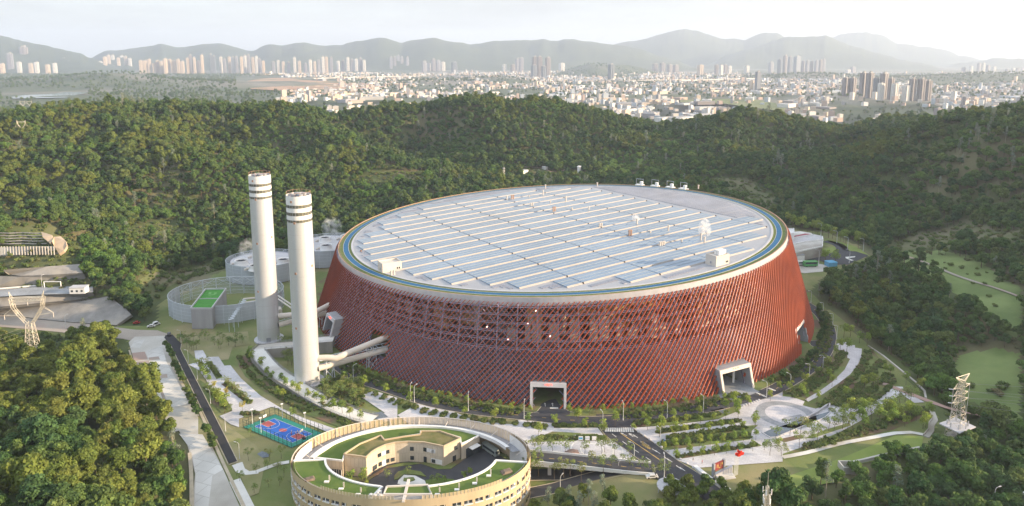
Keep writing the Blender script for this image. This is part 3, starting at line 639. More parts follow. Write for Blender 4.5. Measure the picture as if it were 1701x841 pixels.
M['rim'] = mat('rim_cladding', (.50, .50, .53), .55, (.43, .43, .46), .25, 4)
M['cream'] = mat('cream_metal', (.62, .57, .52), .5, (.54, .50, .46), .2, 4)
M['white'] = mat('white_paint', (.78, .78, .78), .55, (.66, .67, .68), .15, 5)
M['seam'] = mat('panel_seam', (.33, .38, .43), .5)
M['curb'] = mat('upstand_metal', (.46, .44, .43), .5, (.40, .39, .38), .2, 4)
M['roofwhite'] = mat('white_roof_membrane', (.38, .39, .42), .5, (.33, .34, .37), .06, 5)
M['track'] = mat('blue_running_track', (.022, .13, .27), .8, (.02, .11, .23), .3, 5)
M['turf'] = mat('roof_grass', (.09, .14, .035), .95, (.15, .17, .05), .35, 5)
M['dry'] = mat('dry_grass', (.20, .18, .11), .95, (.13, .14, .07), .3, 5)
M['lip'] = mat('copper_edging', (.45, .28, .20), .6)
M['glaze'] = brick_mat('roof_panel_glass', (.21, .29, .39), (.195, .27, .37), (.27, .33, .40), 2.0, 60.0, .28, .05, rz=-math.atan2(.51, .86), big=.02)
M['pv'] = brick_mat('solar_panels', (.20, .22, .28), (.22, .23, .29), (.40, .40, .43), 1.9, 1.05, .3, .06, rz=-math.atan2(.51, .86), big=.05)
M['led'] = emit_mat('led_red', (1.0, .05, .02), 2.5)
M['lamp_warm'] = emit_mat('lamp_warm', (1.0, .5, .4), 2.2)
M['panel_grey'] = mat('grey_cladding', (.30, .31, .34), .6, (.24, .25, .28), .2, 4)
M['glass'] = mat('window_glass', (.03, .04, .05), .12, (.06, .07, .08), .4, 2, spec=.6)
M['steelw'] = mat('pale_blue_steel', (.55, .60, .66), .5, (.46, .51, .57), .3, 3)
plant = thing('main_plant_building', 'huge round building wrapped in terracotta red slanting louvres with a panelled roof', 'building', (TX, TY, 0))
P1L, P1R = G(880.5, 675), G(940.5, 677); P2L, P2R = G(1198, 656), G(1249, 641.5)
PORTALS = [(P1L, P1R, 11.0, 0.0), (P2L, P2R, 11.6, 0.0)]
_l = drum_hit(549, 572); _r = drum_hit(566, 590)
P3 = (drum_hit(541, 560), drum_hit(569, 575)); P4 = (drum_hit(1338, 575), drum_hit(1345, 560))
def ang(p): return math.atan2(p[1] - BY, p[0] - BX)
HOLES = [(ang(P1L) + .01, ang(P1R) - .01, 0, 10.6), (ang(P2L) + .005, ang(P2R) - .005, 0, 11.3)]
_a3 = (ang(P3[0]) + ang(P3[1])) / 2; _a4 = ang(P4[0]); HOLES += [(_a3 - .035, _a3 + .035, 5.5, 15), (_a4 - .06, _a4 + .04, 0, 11.5)]
dA = ang(drum_hit(632, 585)); HOLES.append((dA - .06, dA + .03, 6, 19))
def hole(a, z):
    a = (a + math.pi) % (2 * math.pi) - math.pi
    return any(h[0] < a < h[1] and h[2] <= z < h[3] for h in HOLES)
def strake(mb, a0, a1, t0, t1, wid, d0, d1, n=8, holes=True):
    for i in range(n):
        q0, q1 = i / n, (i + 1) / n
        A0, A1 = a0 + (a1 - a0) * q0, a0 + (a1 - a0) * q1; T0, T1 = t0 + (t1 - t0) * q0, t0 + (t1 - t0) * q1
        if holes and hole((A0 + A1) / 2, 47 * (T0 + T1) / 2): continue
        v = []
        for (A, T) in ((A0, T0), (A1, T1)):
            w = wid / 150.0 / 2
            v += [cone(A - w, T, d0), cone(A + w, T, d0), cone(A + w, T, d1), cone(A - w, T, d1)]
        f = [(0, 4, 5, 1), (1, 5, 6, 2), (2, 6, 7, 3), (3, 7, 4, 0)]
        if i == 0: f.append((0, 1, 2, 3))
        if i == n - 1: f.append((7, 6, 5, 4))
        mb.add(v, f)
NF = 380; D_A = .27
mb = MB()
for k in range(NF): a = 2 * math.pi * k / NF; strake(mb, a, a + D_A, 0.004, .96, .46, .35, 1.3, 12)
O('louvre_screen', mb, M['fin'], plant)
mb = MB()
for k in range(NF // 2): a = 2 * math.pi * k / (NF // 2); strake(mb, a, a - D_A * .55, .49, .93, .22, -.2, .1, 4)
for k in range(NF): a = 2 * math.pi * (k + .5) / NF; strake(mb, a, a - D_A * .55, .004, .50, .17, -.75, -.45, 7)
for k in range(NF): a = 2 * math.pi * (k + .5) / NF; strake(mb, a, a + D_A * .5, .004, .50, .22, -.95, -.75, 7)
for k in range(96): a = 2 * math.pi * k / 96; strake(mb, a, a, .49, .95, .55, -1.6, -.7, 2)
for k in range(96): a = 2 * math.pi * (k + .5) / 96; strake(mb, a - .03, a + .03, .50, .72, .3, -3.0, -2.6, 2); strake(mb, a + .03, a - .03, .72, .94, .3, -3.0, -2.6, 2)
for t in (.50, .58, .66, .74, .82, .90):
    for off, th in ((-1.2, .30), (-3.2, .24)):
        n = 192; A = [cone(2 * math.pi * i / n, t, off) for i in range(n + 1)]
        for i in range(n): mb.tube(A[i], A[i + 1], th, 4, cap=False)
O('steel_lattice', mb, M['steel'], plant)
mb = MB(); n = 256                      # closed lower screen
for i in range(n):
    for j in range(6):
        a0, a1 = 2 * math.pi * i / n, 2 * math.pi * (i + 1) / n; t0, t1 = .5 * j / 6, .5 * (j + 1) / 6
        if hole((a0 + a1) / 2, 47 * (t0 + t1) / 2): continue
        mb.poly([cone(a0, t0, -1.4), cone(a1, t0, -1.4), cone(a1, t1, -1.4), cone(a0, t1, -1.4)])
O('lower_screen', mb, M['screen'], plant)
def annulus(mb, r0, r1, dz0, dz1, n=256, a0=0.0, a1=2 * math.pi):
    for i in range(n):
        p, q = a0 + (a1 - a0) * i / n, a0 + (a1 - a0) * (i + 1) / n; v = []
        for (r, dz, a) in ((r0, dz0, p), (r0, dz0, q), (r1, dz1, q), (r1, dz1, p)):
            x, y = TX + r * math.cos(a), TY + r * math.sin(a); v.append((x, y, zt(x, y) + dz))
        mb.poly(v[::-1])
    return mb
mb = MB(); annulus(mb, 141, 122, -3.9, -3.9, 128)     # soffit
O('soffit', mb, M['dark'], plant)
mb = MB()
for i in range(128):                    # interior wall and gallery floors behind the lattice
    a0, a1 = 2 * math.pi * i / 128, 2 * math.pi * (i + 1) / 128
    R_i = 126 + (4 if (i // 4) % 3 == 0 else 0) - (6 if (i // 3) % 5 == 0 else 0)
    x0, y0, x1, y1 = TX + R_i * math.cos(a0), TY + R_i * math.sin(a0), TX + R_i * math.cos(a1), TY + R_i * math.sin(a1)
    mb.poly([(x0, y0, 12), (x1, y1, 12), (x1, y1, zt(x1, y1) - 3.8), (x0, y0, zt(x0, y0) - 3.8)])
O('inner_wall', mb, M['inner'], plant)
mb = MB()
for z, r0 in ((20.5, 156), (31, 147)):
    for i in range(128):
        a0, a1 = 2 * math.pi * i / 128, 2 * math.pi * (i + 1) / 128
        if z > 25 and (i // 5) % 2: continue
        mb.prism([(TX + r * math.cos(a), TY + r * math.sin(a)) for r, a in ((r0 if z < 25 else 141, a0), (r0 if z < 25 else 141, a1), (120, a1), (120, a0))], z - .5, z)
O('gallery_floor', mb, M['screen'], plant)
for k in range(22):                     # equipment close behind the lattice on the sunny side
    a = R_(-104 + k * 3.4 + RNG.uniform(-1, 1)); r = RNG.uniform(139, 143); h = RNG.uniform(5, 15); m = MB(); x, y = TX + r * math.cos(a), TY + r * math.sin(a); m.box((x, y, 20.6), (RNG.uniform(1.5, 5), 2, h), a + math.pi / 2); m.tube((x, y, 20), (x, y, 24 + h), .35, 6); O('boiler_casing', m, M['cream'], plant)
for k in range(26):                     # boiler and duct casings seen through the lattice
    a = R_(-172 + k * 6.6 + RNG.uniform(-1, 1)); r = RNG.uniform(131, 139); h = RNG.uniform(6, 19); w = RNG.uniform(3, 9)
    mb = MB(); x, y = TX + r * math.cos(a), TY + r * math.sin(a)
    if k % 3 == 0: mb.tube((x, y, 20.6), (x, y, 20.6 + h), w / 3, 14)
    else: mb.box((x, y, 20.6), (w, 5, h), a + math.pi / 2); mb.tube((x, y, 20 + h), (x, y, 23 + h), .6, 8)
    O('boiler_casing', mb, [M['cream'], M['panel_grey'], M['inner']][k % 3], plant)
for (qx, qy) in ((889, 521), (805, 547), (875, 543), (913, 563), (841, 569), (1010, 548), (783, 600), (748, 601), (835, 628)):
    h = drum_hit(qx, qy); a = ang(h); mb = MB(); mb.tube((h[0] - 3 * math.cos(a), h[1] - 3 * math.sin(a), h[2]), (h[0] - 3.5 * math.cos(a), h[1] - 3.5 * math.sin(a), h[2] + .1), .38, 10)
    O('gallery_lamp', mb, M['lamp_warm'], plant)
mb = MB(); annulus(mb, 148.9, 150.25, -4.4, -3.9); annulus(mb, 150.25, 150.25, -4.0, .35); annulus(mb, 141, 149, -4.4, -4.4)
O('rim_band', mb, M['rim'], plant, smooth=False)
mb = MB(); annulus(mb, 150.25, 149.75, .35, .42); annulus(mb, 149.75, 149.7, .42, -.05); O('rim_edging', mb, M['lip'], plant)
mb = MB(); annulus(mb, 149.7, 146.7, 0, 0); annulus(mb, 143.5, 141.6, 0, 0); O('planted_strip', mb, M['turf'], plant)
mb = MB(); annulus(mb, 149.6, 148.7, .03, .03); O('dry_strip', mb, M['dry'], plant)
mb = MB(); annulus(mb, 146.7, 143.5, .02, .02); O('running_track', mb, M['track'], plant)
mb = MB(); annulus(mb, 146.85, 146.6, .10, .10); annulus(mb, 143.6, 143.35, .10, .10); annulus(mb, 146.85, 146.85, 0, .1); annulus(mb, 141.7, 140.4, .3, .3); annulus(mb, 141.7, 141.7, 0, .3); O('track_kerb', mb, M['rim'], plant)
mb = MB(); annulus(mb, 140.4, .01, .12, .12, 200); O('roof_deck', mb, M['roofwhite'], plant)
U = np.array([.8602, .5100]); V = np.array([.5100, -.8602])
def uvp(u, v, dz=0.0): x = TX + U[0] * u + V[0] * v; y = TY + U[1] * u + V[1] * v; return (x, y, zt(x, y) + dz)
GR, CU, PV, SEAM, NODE, GAP = MB(), MB(), MB(), MB(), MB(), MB()
UG = [-102.3, -63.1, -23.9, 15.3, 54.5, 93.7]
def slab(mb, u0, u1, v0, v1, d0, d1, lo=.1):    # top surface slopes from height d0 at v0 to d1 at v1
    T = [uvp(u0, v0, d0), uvp(u1, v0, d0), uvp(u1, v1, d1), uvp(u0, v1, d1)]; B = [uvp(u0, v0, lo), uvp(u1, v0, lo), uvp(u1, v1, lo), uvp(u0, v1, lo)]
    mb.add(B + T, [(4, 7, 6, 5), (0, 4, 5, 1)[::-1], (1, 5, 6, 2)[::-1], (2, 6, 7, 3)[::-1], (3, 7, 4, 0)[::-1]])
for k in range(-9, 10):
    v1 = 2.0 + 14.25 * k; v0 = v1 - 14.25; vm = max(abs(v0), abs(v1))
    if vm > 136: continue
    half = math.sqrt(139.0 ** 2 - vm ** 2); uL, uR = -half, min(half, 99 if v1 < 80 else half)
    edges = [-145.5] + UG + [132.9]
    for a, b in zip(edges[:-1], edges[1:]):
        lo, hi = max(a, math.ceil(uL / 4.9) * 4.9), min(b, uR)
        if hi - lo < 9: continue
        lo += .35; hi -= .35
        slab(GR, lo, hi, v0 + .7, v1 - 1.35, .45, .7)
        slab(CU, lo, hi, v1 - 1.1, v1 - .78, .9, .9); slab(CU, lo, hi, v1 - .70, v1 - .4, .5, .5)
        for q in (.33, .62): vv = v0 + 14.25 * q; slab(SEAM, lo, hi, vv, vv + .3, .58 + .3 * q, .60 + .3 * q)
        if b in UG and b < uR: NODE.box(uvp(b, v1 - .8, .1), (.6, .9, .8), math.atan2(.51, .86)); slab(GAP, b - .4, b + .4, v0 + .4, v1 - .4, .35, .35)
# solar panels on the flat margins: quantised tiles inside the circle that no bay covers
def covered(u, v):
    k = math.ceil((v - 2.0) / 14.25); v1 = 2.0 + 14.25 * k; v0 = v1 - 14.25; vm = max(abs(v0), abs(v1))
    if vm > 136: return False
    half = math.sqrt(139.0 ** 2 - vm ** 2); return (math.ceil(-half / 4.9) * 4.9) - .5 < u < min(half, 99 if v1 < 80 else half) + .5
for i in range(-74, 74):
    for j in range(-40, 40):
        u0, v0 = i * 1.9, j * 3.4; cs = [(u0, v0), (u0 + 1.9, v0), (u0, v0 + 3.4), (u0 + 1.9, v0 + 3.4)]
        if any(math.hypot(a, b) > 138.3 for a, b in cs) or any(covered(a, b) for a, b in cs): continue
        if j % 6 == 0 and u0 < 60: continue
        if (u0 < -95 and 14 < v0 < 40) or (0 < u0 < 24 and v0 > 120) or (u0 > 24 and v0 > 96): continue
        slab(PV, u0 + .03, u0 + 1.87, v0 + .05, v0 + 3.3, .30, .42, .13)
O('roof_panels', GR, M['glaze'], plant); O('roof_upstand', CU, M['curb'], plant); O('solar_panels', PV, M['pv'], plant); O('roof_seam', SEAM, M['seam'], plant)
O('gutter_post', NODE, M['dark'], plant); O('roof_gutter', GAP, M['panel_grey'], plant)
RZR = math.atan2(.51, .86)
def roof_house(u, v, w, d, h, extra=False):
    m = MB(); b = uvp(u, v, -.6); m.box(b, (w, d, h), RZR); hs = O('roof_house', m, M['cream'], plant)
    m = MB()
    for s in (-1, 1): m.box((b[0] + U[0] * s * (w / 2 - .2), b[1] + U[1] * s * (w / 2 - .2), b[2] + h), (.4, d, .8), RZR); m.box((b[0] + V[0] * s * (d / 2 - .2), b[1] + V[1] * s * (d / 2 - .2), b[2] + h), (w - .8, .4, .8), RZR)
    O('parapet', m, M['cream'], hs); m = MB()
    for q in (.30, .42): m.box((b[0] + V[0] * (d / 2 + .03) + U[0] * w * q * .9, b[1] + V[1] * (d / 2 + .03) + U[1] * w * q * .9, b[2] + 1.8), (.8, .12, 1.1), RZR)
    O('window', m, M['glass'], hs)
    m = MB(); m.box((b[0] - U[0] * (w / 2 + .03), b[1] - U[1] * (w / 2 + .03), b[2] + 1.6), (.12, 1.0, 1.2), RZR); O('vent_grille', m, M['panel_grey'], hs)
    if extra:
        m = MB()
        for i in range(3):
            for j in range(2): m.box((b[0] + U[0] * (i * 1.9) + V[0] * (j * 1.9 - 1), b[1] + U[1] * (i * 1.9) + V[1] * (j * 1.9 - 1), b[2] + h + .1), (1.5, 1.5, 2.6), RZR)
        O('chiller', m, M['white'], hs)
roof_house(-133.5, 24.5, 11.5, 8.0, 5.2); roof_house(13.0, 134.5, 10.0, 7.6, 5.6, True)
# vents and small stacks standing on the roof
for (qx, qy, h, two) in ((842, 333, 3.5, 1), (850, 332, 3.4, 2), (882, 343.5, 2.8, 2), (919, 353, 3.8, 2), (902, 325.5, 4.5, 1), (940, 336, 4.6, 1), (978, 350, 2.8, 1), (996, 379, 3, 2), (1045, 393, 3.8, 2), (1096, 410, 2.6, 3), (1110, 385, 4, 1),
                         (1164, 401, 4.8, 1), (1170, 404, 3.6, 1), (879, 328, 1.5, 1), (914, 338, 1.5, 1), (950, 349, 1.5, 1), (1080, 388, 1.5, 1), (1132, 403, 1.5, 1), (1058, 374, 4, 1), (906, 314, 3.5, 1), (992, 309.5, 3, 1), (650, 458, 2.6, 2), (1160, 314, 3, 1)):
    z = 47.0
    for _ in range(4): a = G(qx, qy, z); z = zt(*a)
    m = MB()
    for i in range(two):
        x, y = a[0] + i * 1.7 * U[0], a[1] + i * 1.7 * U[1]; m.tube((x, y, z), (x, y, z + h), .55, 8); m.tube((x, y, z + h), (x, y, z + h + .4), .8, 8)
    O('roof_vent', m, [M['cream'], M['lip']][two == 2 and h > 3.3], plant)
for k, a in enumerate((R_(57.5), R_(52), R_(46.5), R_(41.5))):       # maintenance frames on the outer rim at the back right
    m = MB(); x, y = TX + 151.5 * math.cos(a), TY + 151.5 * math.sin(a); z = zt(x, y); m.box((x, y, z - 2), (7, 5, 2.6), a + math.pi / 2)
    m.box((x + 1.5 * math.sin(a), y - 1.5 * math.cos(a), z + .6), (2.6, 2.2, 2.8), a); fr = O('rim_machine', m, M['white'], plant); m = MB()
    ex, ey = -math.sin(a), math.cos(a)
    for s in (-3.2, 3.2): m.tube((x + ex * s, y + ey * s, z), (x + ex * s, y + ey * s, z + 5.5), .16, 4)
    m.tube((x - ex * 3.2, y - ey * 3.2, z + 5.5), (x + ex * 3.2, y + ey * 3.2, z + 5.5), .16, 4); O('frame', m, M['steelw'], fr)
# gateways through the louvres
def label_text(parent, s, loc, rz, size, m, tilt=math.pi / 2):
    c = bpy.data.curves.new('sign_text', 'FONT'); c.body = s; c.size = size; c.align_x = 'CENTER'; c.align_y = 'CENTER'; c.extrude = .03; c.materials.append(m)
    o = bpy.data.objects.new('sign_text', c); COL.objects.link(o); o.parent = parent; org = ORG.get(parent.name, (0, 0, 0))
    o.parent = None; dg = bpy.context.evaluated_depsgraph_get(); me = bpy.data.meshes.new_from_object(o.evaluated_get(dg)); bpy.data.objects.remove(o)
    o = bpy.data.objects.new('sign_text', me); COL.objects.link(o); o.parent = parent; me.materials.clear(); me.materials.append(m)
    o.location = (loc[0] - org[0], loc[1] - org[1], loc[2] - org[2]); o.rotation_euler = (tilt, 0, rz); return o
def portal(L, Rr, h, z0, txt, face, depth=15.0, out_=1.5, light=False, lean=.30, th=1.3, beam=1.7):
    L = Vector((L[0], L[1], z0)); Rr = Vector((Rr[0], Rr[1], z0)); e = (Rr - L); w = e.length; e.normalize(); nrm = Vector((e.y, -e.x, 0))
    rz = math.atan2(e.y, e.x); m = MB(); c = (L + Rr) / 2; up = Vector((0, 0, 1))
    def block(p, q, za, zb):          # between offsets p..q along the front, leaning back with the facade
        v = []
        for z in (za, zb):
            f = nrm * (out_ - lean * z)
            for u, k in ((p, 0), (q, 0), (q, 1), (p, 1)): v.append(tuple(L + e * u + (f if k == 0 else (nrm * (out_ - depth) if depth > 2 else f - nrm * depth)) + up * z))
        m.add(v, [(3, 2, 1, 0), (4, 5, 6, 7), (0, 1, 5, 4), (1, 2, 6, 5), (2, 3, 7, 6), (3, 0, 4, 7)])
    block(0, th, -.2, h); block(w - th, w, -.2, h); block(th, w - th, h - beam, h)
    g = O('gateway', m, M['panel_grey'], plant); keep_ = depth; m = MB(); depth = out_ * 0 + .7; out_ += .06; block(-.05, th * .8, -.15, h + .05); block(w - th * .8, w + .05, -.15, h + .05); block(th * .8, w - th * .8, h - beam, h + .05); out_ -= .06; O('face_frame', m, face, g); depth = keep_
    m = MB(); q = c - nrm * (depth - out_ - .4)
    m.box((q.x, q.y, z0), (w - 2 * th, .3, h - beam), rz); O('opening', m, M['dark'] if not light else M['glass'], g)
    q = c + nrm * (out_ + .08 - lean * (h - beam / 2)) + up * (h - beam / 2); label_text(g, txt, (q.x, q.y, q.z), rz, 1.45, M['led'])
    if light:
        m = MB()
        for s in (-.28, .22): q = c + e * w * s - nrm * 7; m.tube((q.x, q.y, z0), (q.x, q.y, z0 + h - beam), .55, 12)
        O('column', m, M['white'], g); m = MB(); q = c - nrm * 8; m.box((q.x, q.y, z0 + h - 3.4), (w - 3, .25, 1.7), rz); O('glass_transom', m, M['glass'], g)
    return g
portal(P1L, P1R, 11.0, 0, '1号门', M['rim'], 26, 1.8)
portal(P2L, P2R, 11.6, 0, '主入口', M['cream'], 22, 1.8, True)
q = P3; zr = 6.5; a3 = (ang(q[0]) + ang(q[1])) / 2
def rimpt(a, z, off=0): return cone(a, z / 42.0, off)
A_, B_ = rimpt(a3 - .04, 0, 2.5), rimpt(a3 + .04, 0, 2.5); portal(A_, B_, 9.5, zr, '2号门', M['rim'], 16, .8)
a4 = ang(P4[0]); A_, B_ = rimpt(a4 - .07, 0, -1.5), rimpt(a4 + .05, 0, -1.5); portal(A_, B_, 13.0, 0, '3号门', M['rim'], 20, 2.0)
# ------------------------------------------------------------------ chimneys
M['chim'] = mat('chimney_metal', (.64, .66, .70), .36, (.59, .61, .65), .5, 4, spec=.5, stretch=(1, 1, .03), metal=.4)
M['band'] = mat('gold_grey_glass', (.20, .19, .13), .25, (.10, .11, .10), .8, 3, spec=.6, stretch=(1, 1, .01))
def chimney(x, y, H, label):
    t = thing('chimney', label, 'chimney', (x, y, 0), 'tall white chimneys beside the round red building'); r = lambda z: 6.25 - .35 * z / H
    m = MB(); m.lathe([(r(0), -.5), (r(H - 13), H - 13)], (x, y, 0), 48, cap=False); sh = O('shaft', m, M['chim'], t, smooth=True)
    m = MB()
    for z0, z1 in ((H - 11.7, H - 9.6), (H - 8.0, H - 5.9), (H - 4.4, H)): m.lathe([(r(z0) + .05, z0), (r(z1) + .05, z1)], (x, y, 0), 48, cap=False); m.lathe([(r(z0) - .7, z0 + .01), (r(z0) + .05, z0)], (x, y, 0), 48, cap=False)
    O('white_band', m, M['white'], t, smooth=False)
    for k, z0 in enumerate((H - 13, H - 9.6, H - 5.9)):
        z1 = (H - 11.7, H - 8.0, H - 4.4)[k]; m = MB(); m.lathe([(r(z0) - .25, z0), (r(z1) - .25, z1)], (x, y, 0), 48, cap=False); bd = O('glazed_band', m, M['band'], t); m = MB()
        for j in range(24): a = j * math.pi / 12; m.box((x + (r(z0) - .15) * math.cos(a), y + (r(z0) - .15) * math.sin(a), z0), (.2, .14, z1 - z0), a)
        O('mullions', m, M['panel_grey'], bd)
    m = MB(); m.lathe([(5.9, H - .9), (0.01, H - .9)], (x, y, 0), 32, cap=False)
    for j in range(4): a = j * math.pi / 2 + .6; m.tube((x + 2.6 * math.cos(a), y + 2.6 * math.sin(a), H - 1), (x + 2.6 * math.cos(a), y + 2.6 * math.sin(a), H + .5), 1.3, 14)
    O('flue_top', m, M['panel_grey'], t); m = MB()
    for j in range(16): a = j * math.pi / 8; p = (x + 5.7 * math.cos(a), y + 5.7 * math.sin(a)); m.tube((*p, H), (*p, H + 1.5), .07, 4); a2 = a + math.pi / 8; m.tube((*p, H + 1.5), (x + 5.7 * math.cos(a2), y + 5.7 * math.sin(a2), H + 1.5), .07, 4)
    O('top_railing', m, M['lip'], t); m = MB()
    for (a, z) in ((-1.8, H * .60), (-2.0, H * .31), (-.35, H * .63), (-1.7, H * .86), (-1.9, H - 3.2)): rr = r(z) + .04; m.box((x + rr * math.cos(a), y + rr * math.sin(a), z), (.25, 1.0, 1.1), a)
    O('aviation_lamp', m, M['lip'], t); m = MB(); m.lathe([(8.2, -.2), (8.2, .5), (6.2, .5)], (x, y, 0), 40, cap=False); O('plinth', m, M['rim'], t)
    m = MB(); a = 2.95; px_, py_ = x + 6.45 * math.cos(a), y + 6.45 * math.sin(a)
    for o_ in (-.35, .35): m.tube((px_ + o_ * math.sin(a), py_ - o_ * math.cos(a), 3), (px_ + o_ * math.sin(a) - .3 * math.cos(a), py_ - o_ * math.cos(a) - .3 * math.sin(a), H - 5), .07, 4)
    for z in range(4, int(H - 6), 2): m.tube((px_ - .35 * math.sin(a), py_ + .35 * math.cos(a), z), (px_ + .35 * math.sin(a), py_ - .35 * math.cos(a), z), .05, 4)
    O('ladder', m, M['panel_grey'], t); m = MB()
    for z in range(8, int(H - 14), 7): m.lathe([(r(z) + .01, z - .06), (r(z) + .06, z), (r(z) + .01, z + .06)], (x, y, 0), 48, cap=False)
    O('ring_seam', m, M['rim'], t)
    m = MB(); a = -1.25; m.box((x + 6.2 * math.cos(a), y + 6.2 * math.sin(a), .5), (.4, 2.4, 2.6), a); O('door', m, M['panel_grey'], t)
chimney(-142.3, 379.0, 97.5, 'farther white chimney of the pair, left of the other, three dark bands at its top')
chimney(-104.0, 326.0, 97.0, 'nearer white chimney of the pair, by the white ramp, three dark bands at its top')
# flue ducts on trestles from the chimneys into the building
def duct(pts_list, label, legs):
    x, y, _ = pts_list[0][0]; t = thing('flue_duct', label, 'pipe bridge', (x, y, 0), 'flue ducts between chimneys and building')
    for pl in pts_list:
        m = MB(); m.pipe(spline(pl, 2), 1.55, 16); O('duct', m, M['cream'], t, smooth=True)
    m = MB(); a, b = Vector(pts_list[0][0]), Vector(pts_list[0][-1]); e = (b - a); e.z = 0; L = e.length; e.normalize(); s = Vector((-e.y, e.x, 0))
    for o in (-2, 2):
        for z in (8.2, 11.8): m.tube(a + s * o + Vector((0, 0, z - a.z)), b + s * o + Vector((0, 0, z - b.z + 0)), .22, 4)
    k = int(L / 3)
    for i in range(k + 1):
        p = a + e * (L * i / k); p.z = 0; m.tube(p + s * -2 + Vector((0, 0, 8.2)), p + s * 2 + Vector((0, 0, 8.2)), .15, 4); m.tube(p + s * -2 + Vector((0, 0, 11.8)), p + s * 2 + Vector((0, 0, 11.8)), .15, 4)
    O('pipe_rack', m, M['steelw'], t)
    for q in legs:
        m = MB(); p = a + e * (L * q); p.z = 0
        for o in (-2, 2):
            for w in (-2.2, 2.2): m.tube(p + s * o + e * w, p + s * o * .8 + e * w * .8 + Vector((0, 0, 12)), .25, 5)
        for o in (-2, 2): m.tube(p + s * o - e * 2.2 + Vector((0, 0, 0)), p + s * o + e * 2.0 + Vector((0, 0, 6)), .14, 4); m.tube(p + s * o + e * 2.2, p + s * o - e * 2.0 + Vector((0, 0, 6)), .14, 4); m.tube(p + s * o - e * 2.0 + Vector((0, 0, 6)), p + s * o + e * 1.8 + Vector((0, 0, 12)), .14, 4)
        for w in (-2.1, 2.1): m.tube(p + s * -2 + e * w + Vector((0, 0, 6)), p + s * 2 + e * w + Vector((0, 0, 6)), .16, 4)
        O('trestle', m, M['steelw'], t)
h1 = drum_hit(634, 568); i1 = Vector((h1[0] - 33, h1[1] - 463, 0)).normalized() * -4
duct([[(-98, 326, 12.5), (-93, 326.5, 12.5), (-89, 327, 12.0), (-86, 328, 13.2), (h1[0] + i1.x, h1[1] + i1.y, h1[2] + 1.6)], [(-98, 325, 7.5), (h1[0] + i1.x, h1[1] + i1.y - 1, h1[2] - 5.0)]], 'cream flue ducts on a steel trestle between the nearer chimney and the building', [.14, .75])
h2 = drum_hit(545, 505)
duct([[(-136, 379, 14), (-124, 380, 14.5), (-122, 380.5, 12.5), (h2[0] + 3, h2[1] + 2, 14.5)], [(-136, 378, 9), (h2[0] + 3, h2[1], 9.5)]], 'cream flue ducts between the farther chimney and the building', [.4, .8])
# ------------------------------------------------------------------ the site: lawns, roads, paving
M['lawn'] = mat('site_lawn', (.12, .165, .05), .95, (.18, .20, .075), .05, 6, col3=(.26, .23, .12), scale3=.022, bump=.3, bscale=.8)
M['lawn_bright'] = mat('mown_lawn', (.17, .235, .055), .95, (.22, .27, .08), .07, 6, bump=.2, bscale=1)
M['lawn_dry'] = mat('dry_lawn', (.29, .26, .15), .95, (.20, .21, .09), .06, 6)
M['lawn_dark'] = mat('planting_bed', (.12, .165, .05), .95, (.17, .20, .07), .25, 6, col3=(.15, .10, .07), scale3=.06)
M['asphalt'] = mat('asphalt', (.048, .050, .060), .85, (.065, .066, .074), .12, 6, bump=.1, bscale=2)
M['asphalt_new'] = mat('new_asphalt', (.028, .029, .034), .85, (.040, .040, .046), .12, 6)
M['paving'] = brick_mat('granite_paving', (.58, .58, .61), (.50, .50, .54), (.40, .40, .43), 2.4, 1.2, .75, .05, rz=.5, big=.06)
M['paving_dark'] = brick_mat('dark_paving', (.16, .19, .23), (.13, .16, .20), (.10, .12, .14), 1.2, 1.2, .7, .04)
M['paving_mid'] = brick_mat('grey_paving', (.33, .35, .38), (.28, .30, .33), (.22, .24, .26), 1.2, 1.2, .7, .04)
M['concrete'] = mat('yard_concrete', (.50, .49, .47), .85, (.42, .41, .38), .07, 7, col3=(.27, .25, .22), scale3=.02)
M['concrete_lt'] = mat('pale_concrete', (.68, .68, .67), .8, (.60, .60, .58), .1, 7, col3=(.42, .40, .37), scale3=.04)
M['concrete_dk'] = mat('stained_concrete', (.30, .29, .28), .9, (.20, .195, .19), .12, 8, col3=(.33, .31, .28), scale3=.05, stretch=(1, 1, .25))
M['slab'] = brick_mat('concrete_slabs', (.60, .60, .59), (.52, .52, .51), (.36, .35, .33), 7.0, 6.0, .8, .09, rz=.35, big=.05)
M['dirt'] = mat('pale_dirt', (.38, .34, .30), .9, (.30, .27, .24), .05, 7, col3=(.36, .25, .22), scale3=.015)
M['kerb'] = mat('kerb_stone', (.48, .42, .32), .8, (.38, .34, .27), .4, 3)
M['mark'] = mat('road_marking', (.72, .72, .70), .7, (.55, .55, .53), .8, 5)
M['mark_y'] = mat('yellow_marking', (.62, .42, .12), .7, (.48, .34, .12), .8, 5)
M['water'] = mat('pool_water', (.10, .14, .18), .12, (.08, .11, .15), .1, 2, spec=.6)
M['hedge'] = M['fol_shrub']
LVL = [0.0]
def flat(name, polys, m, lvl):        # flat sheets 2 cm apart per level
    mb = MB()
    for k_, p in enumerate(polys):
        a = sum(p[i][0] * p[(i + 1) % len(p)][1] - p[(i + 1) % len(p)][0] * p[i][1] for i in range(len(p)))
        if a < 0: p = p[::-1]
        mb.poly([(q[0], q[1], lvl * .02 + (k_ * .0012 if len(polys) < 16 else 0)) for q in p])
    return struct(name, mb, m)
gx = np.arange(-560, 420, 3.0); gy = np.arange(180, 680, 3.0); GX, GY = np.meshgrid(gx, gy); GI = inpoly(GX, GY, SITE); GZ = ht(GX, GY) + .06
lm = MB(); ix = {}
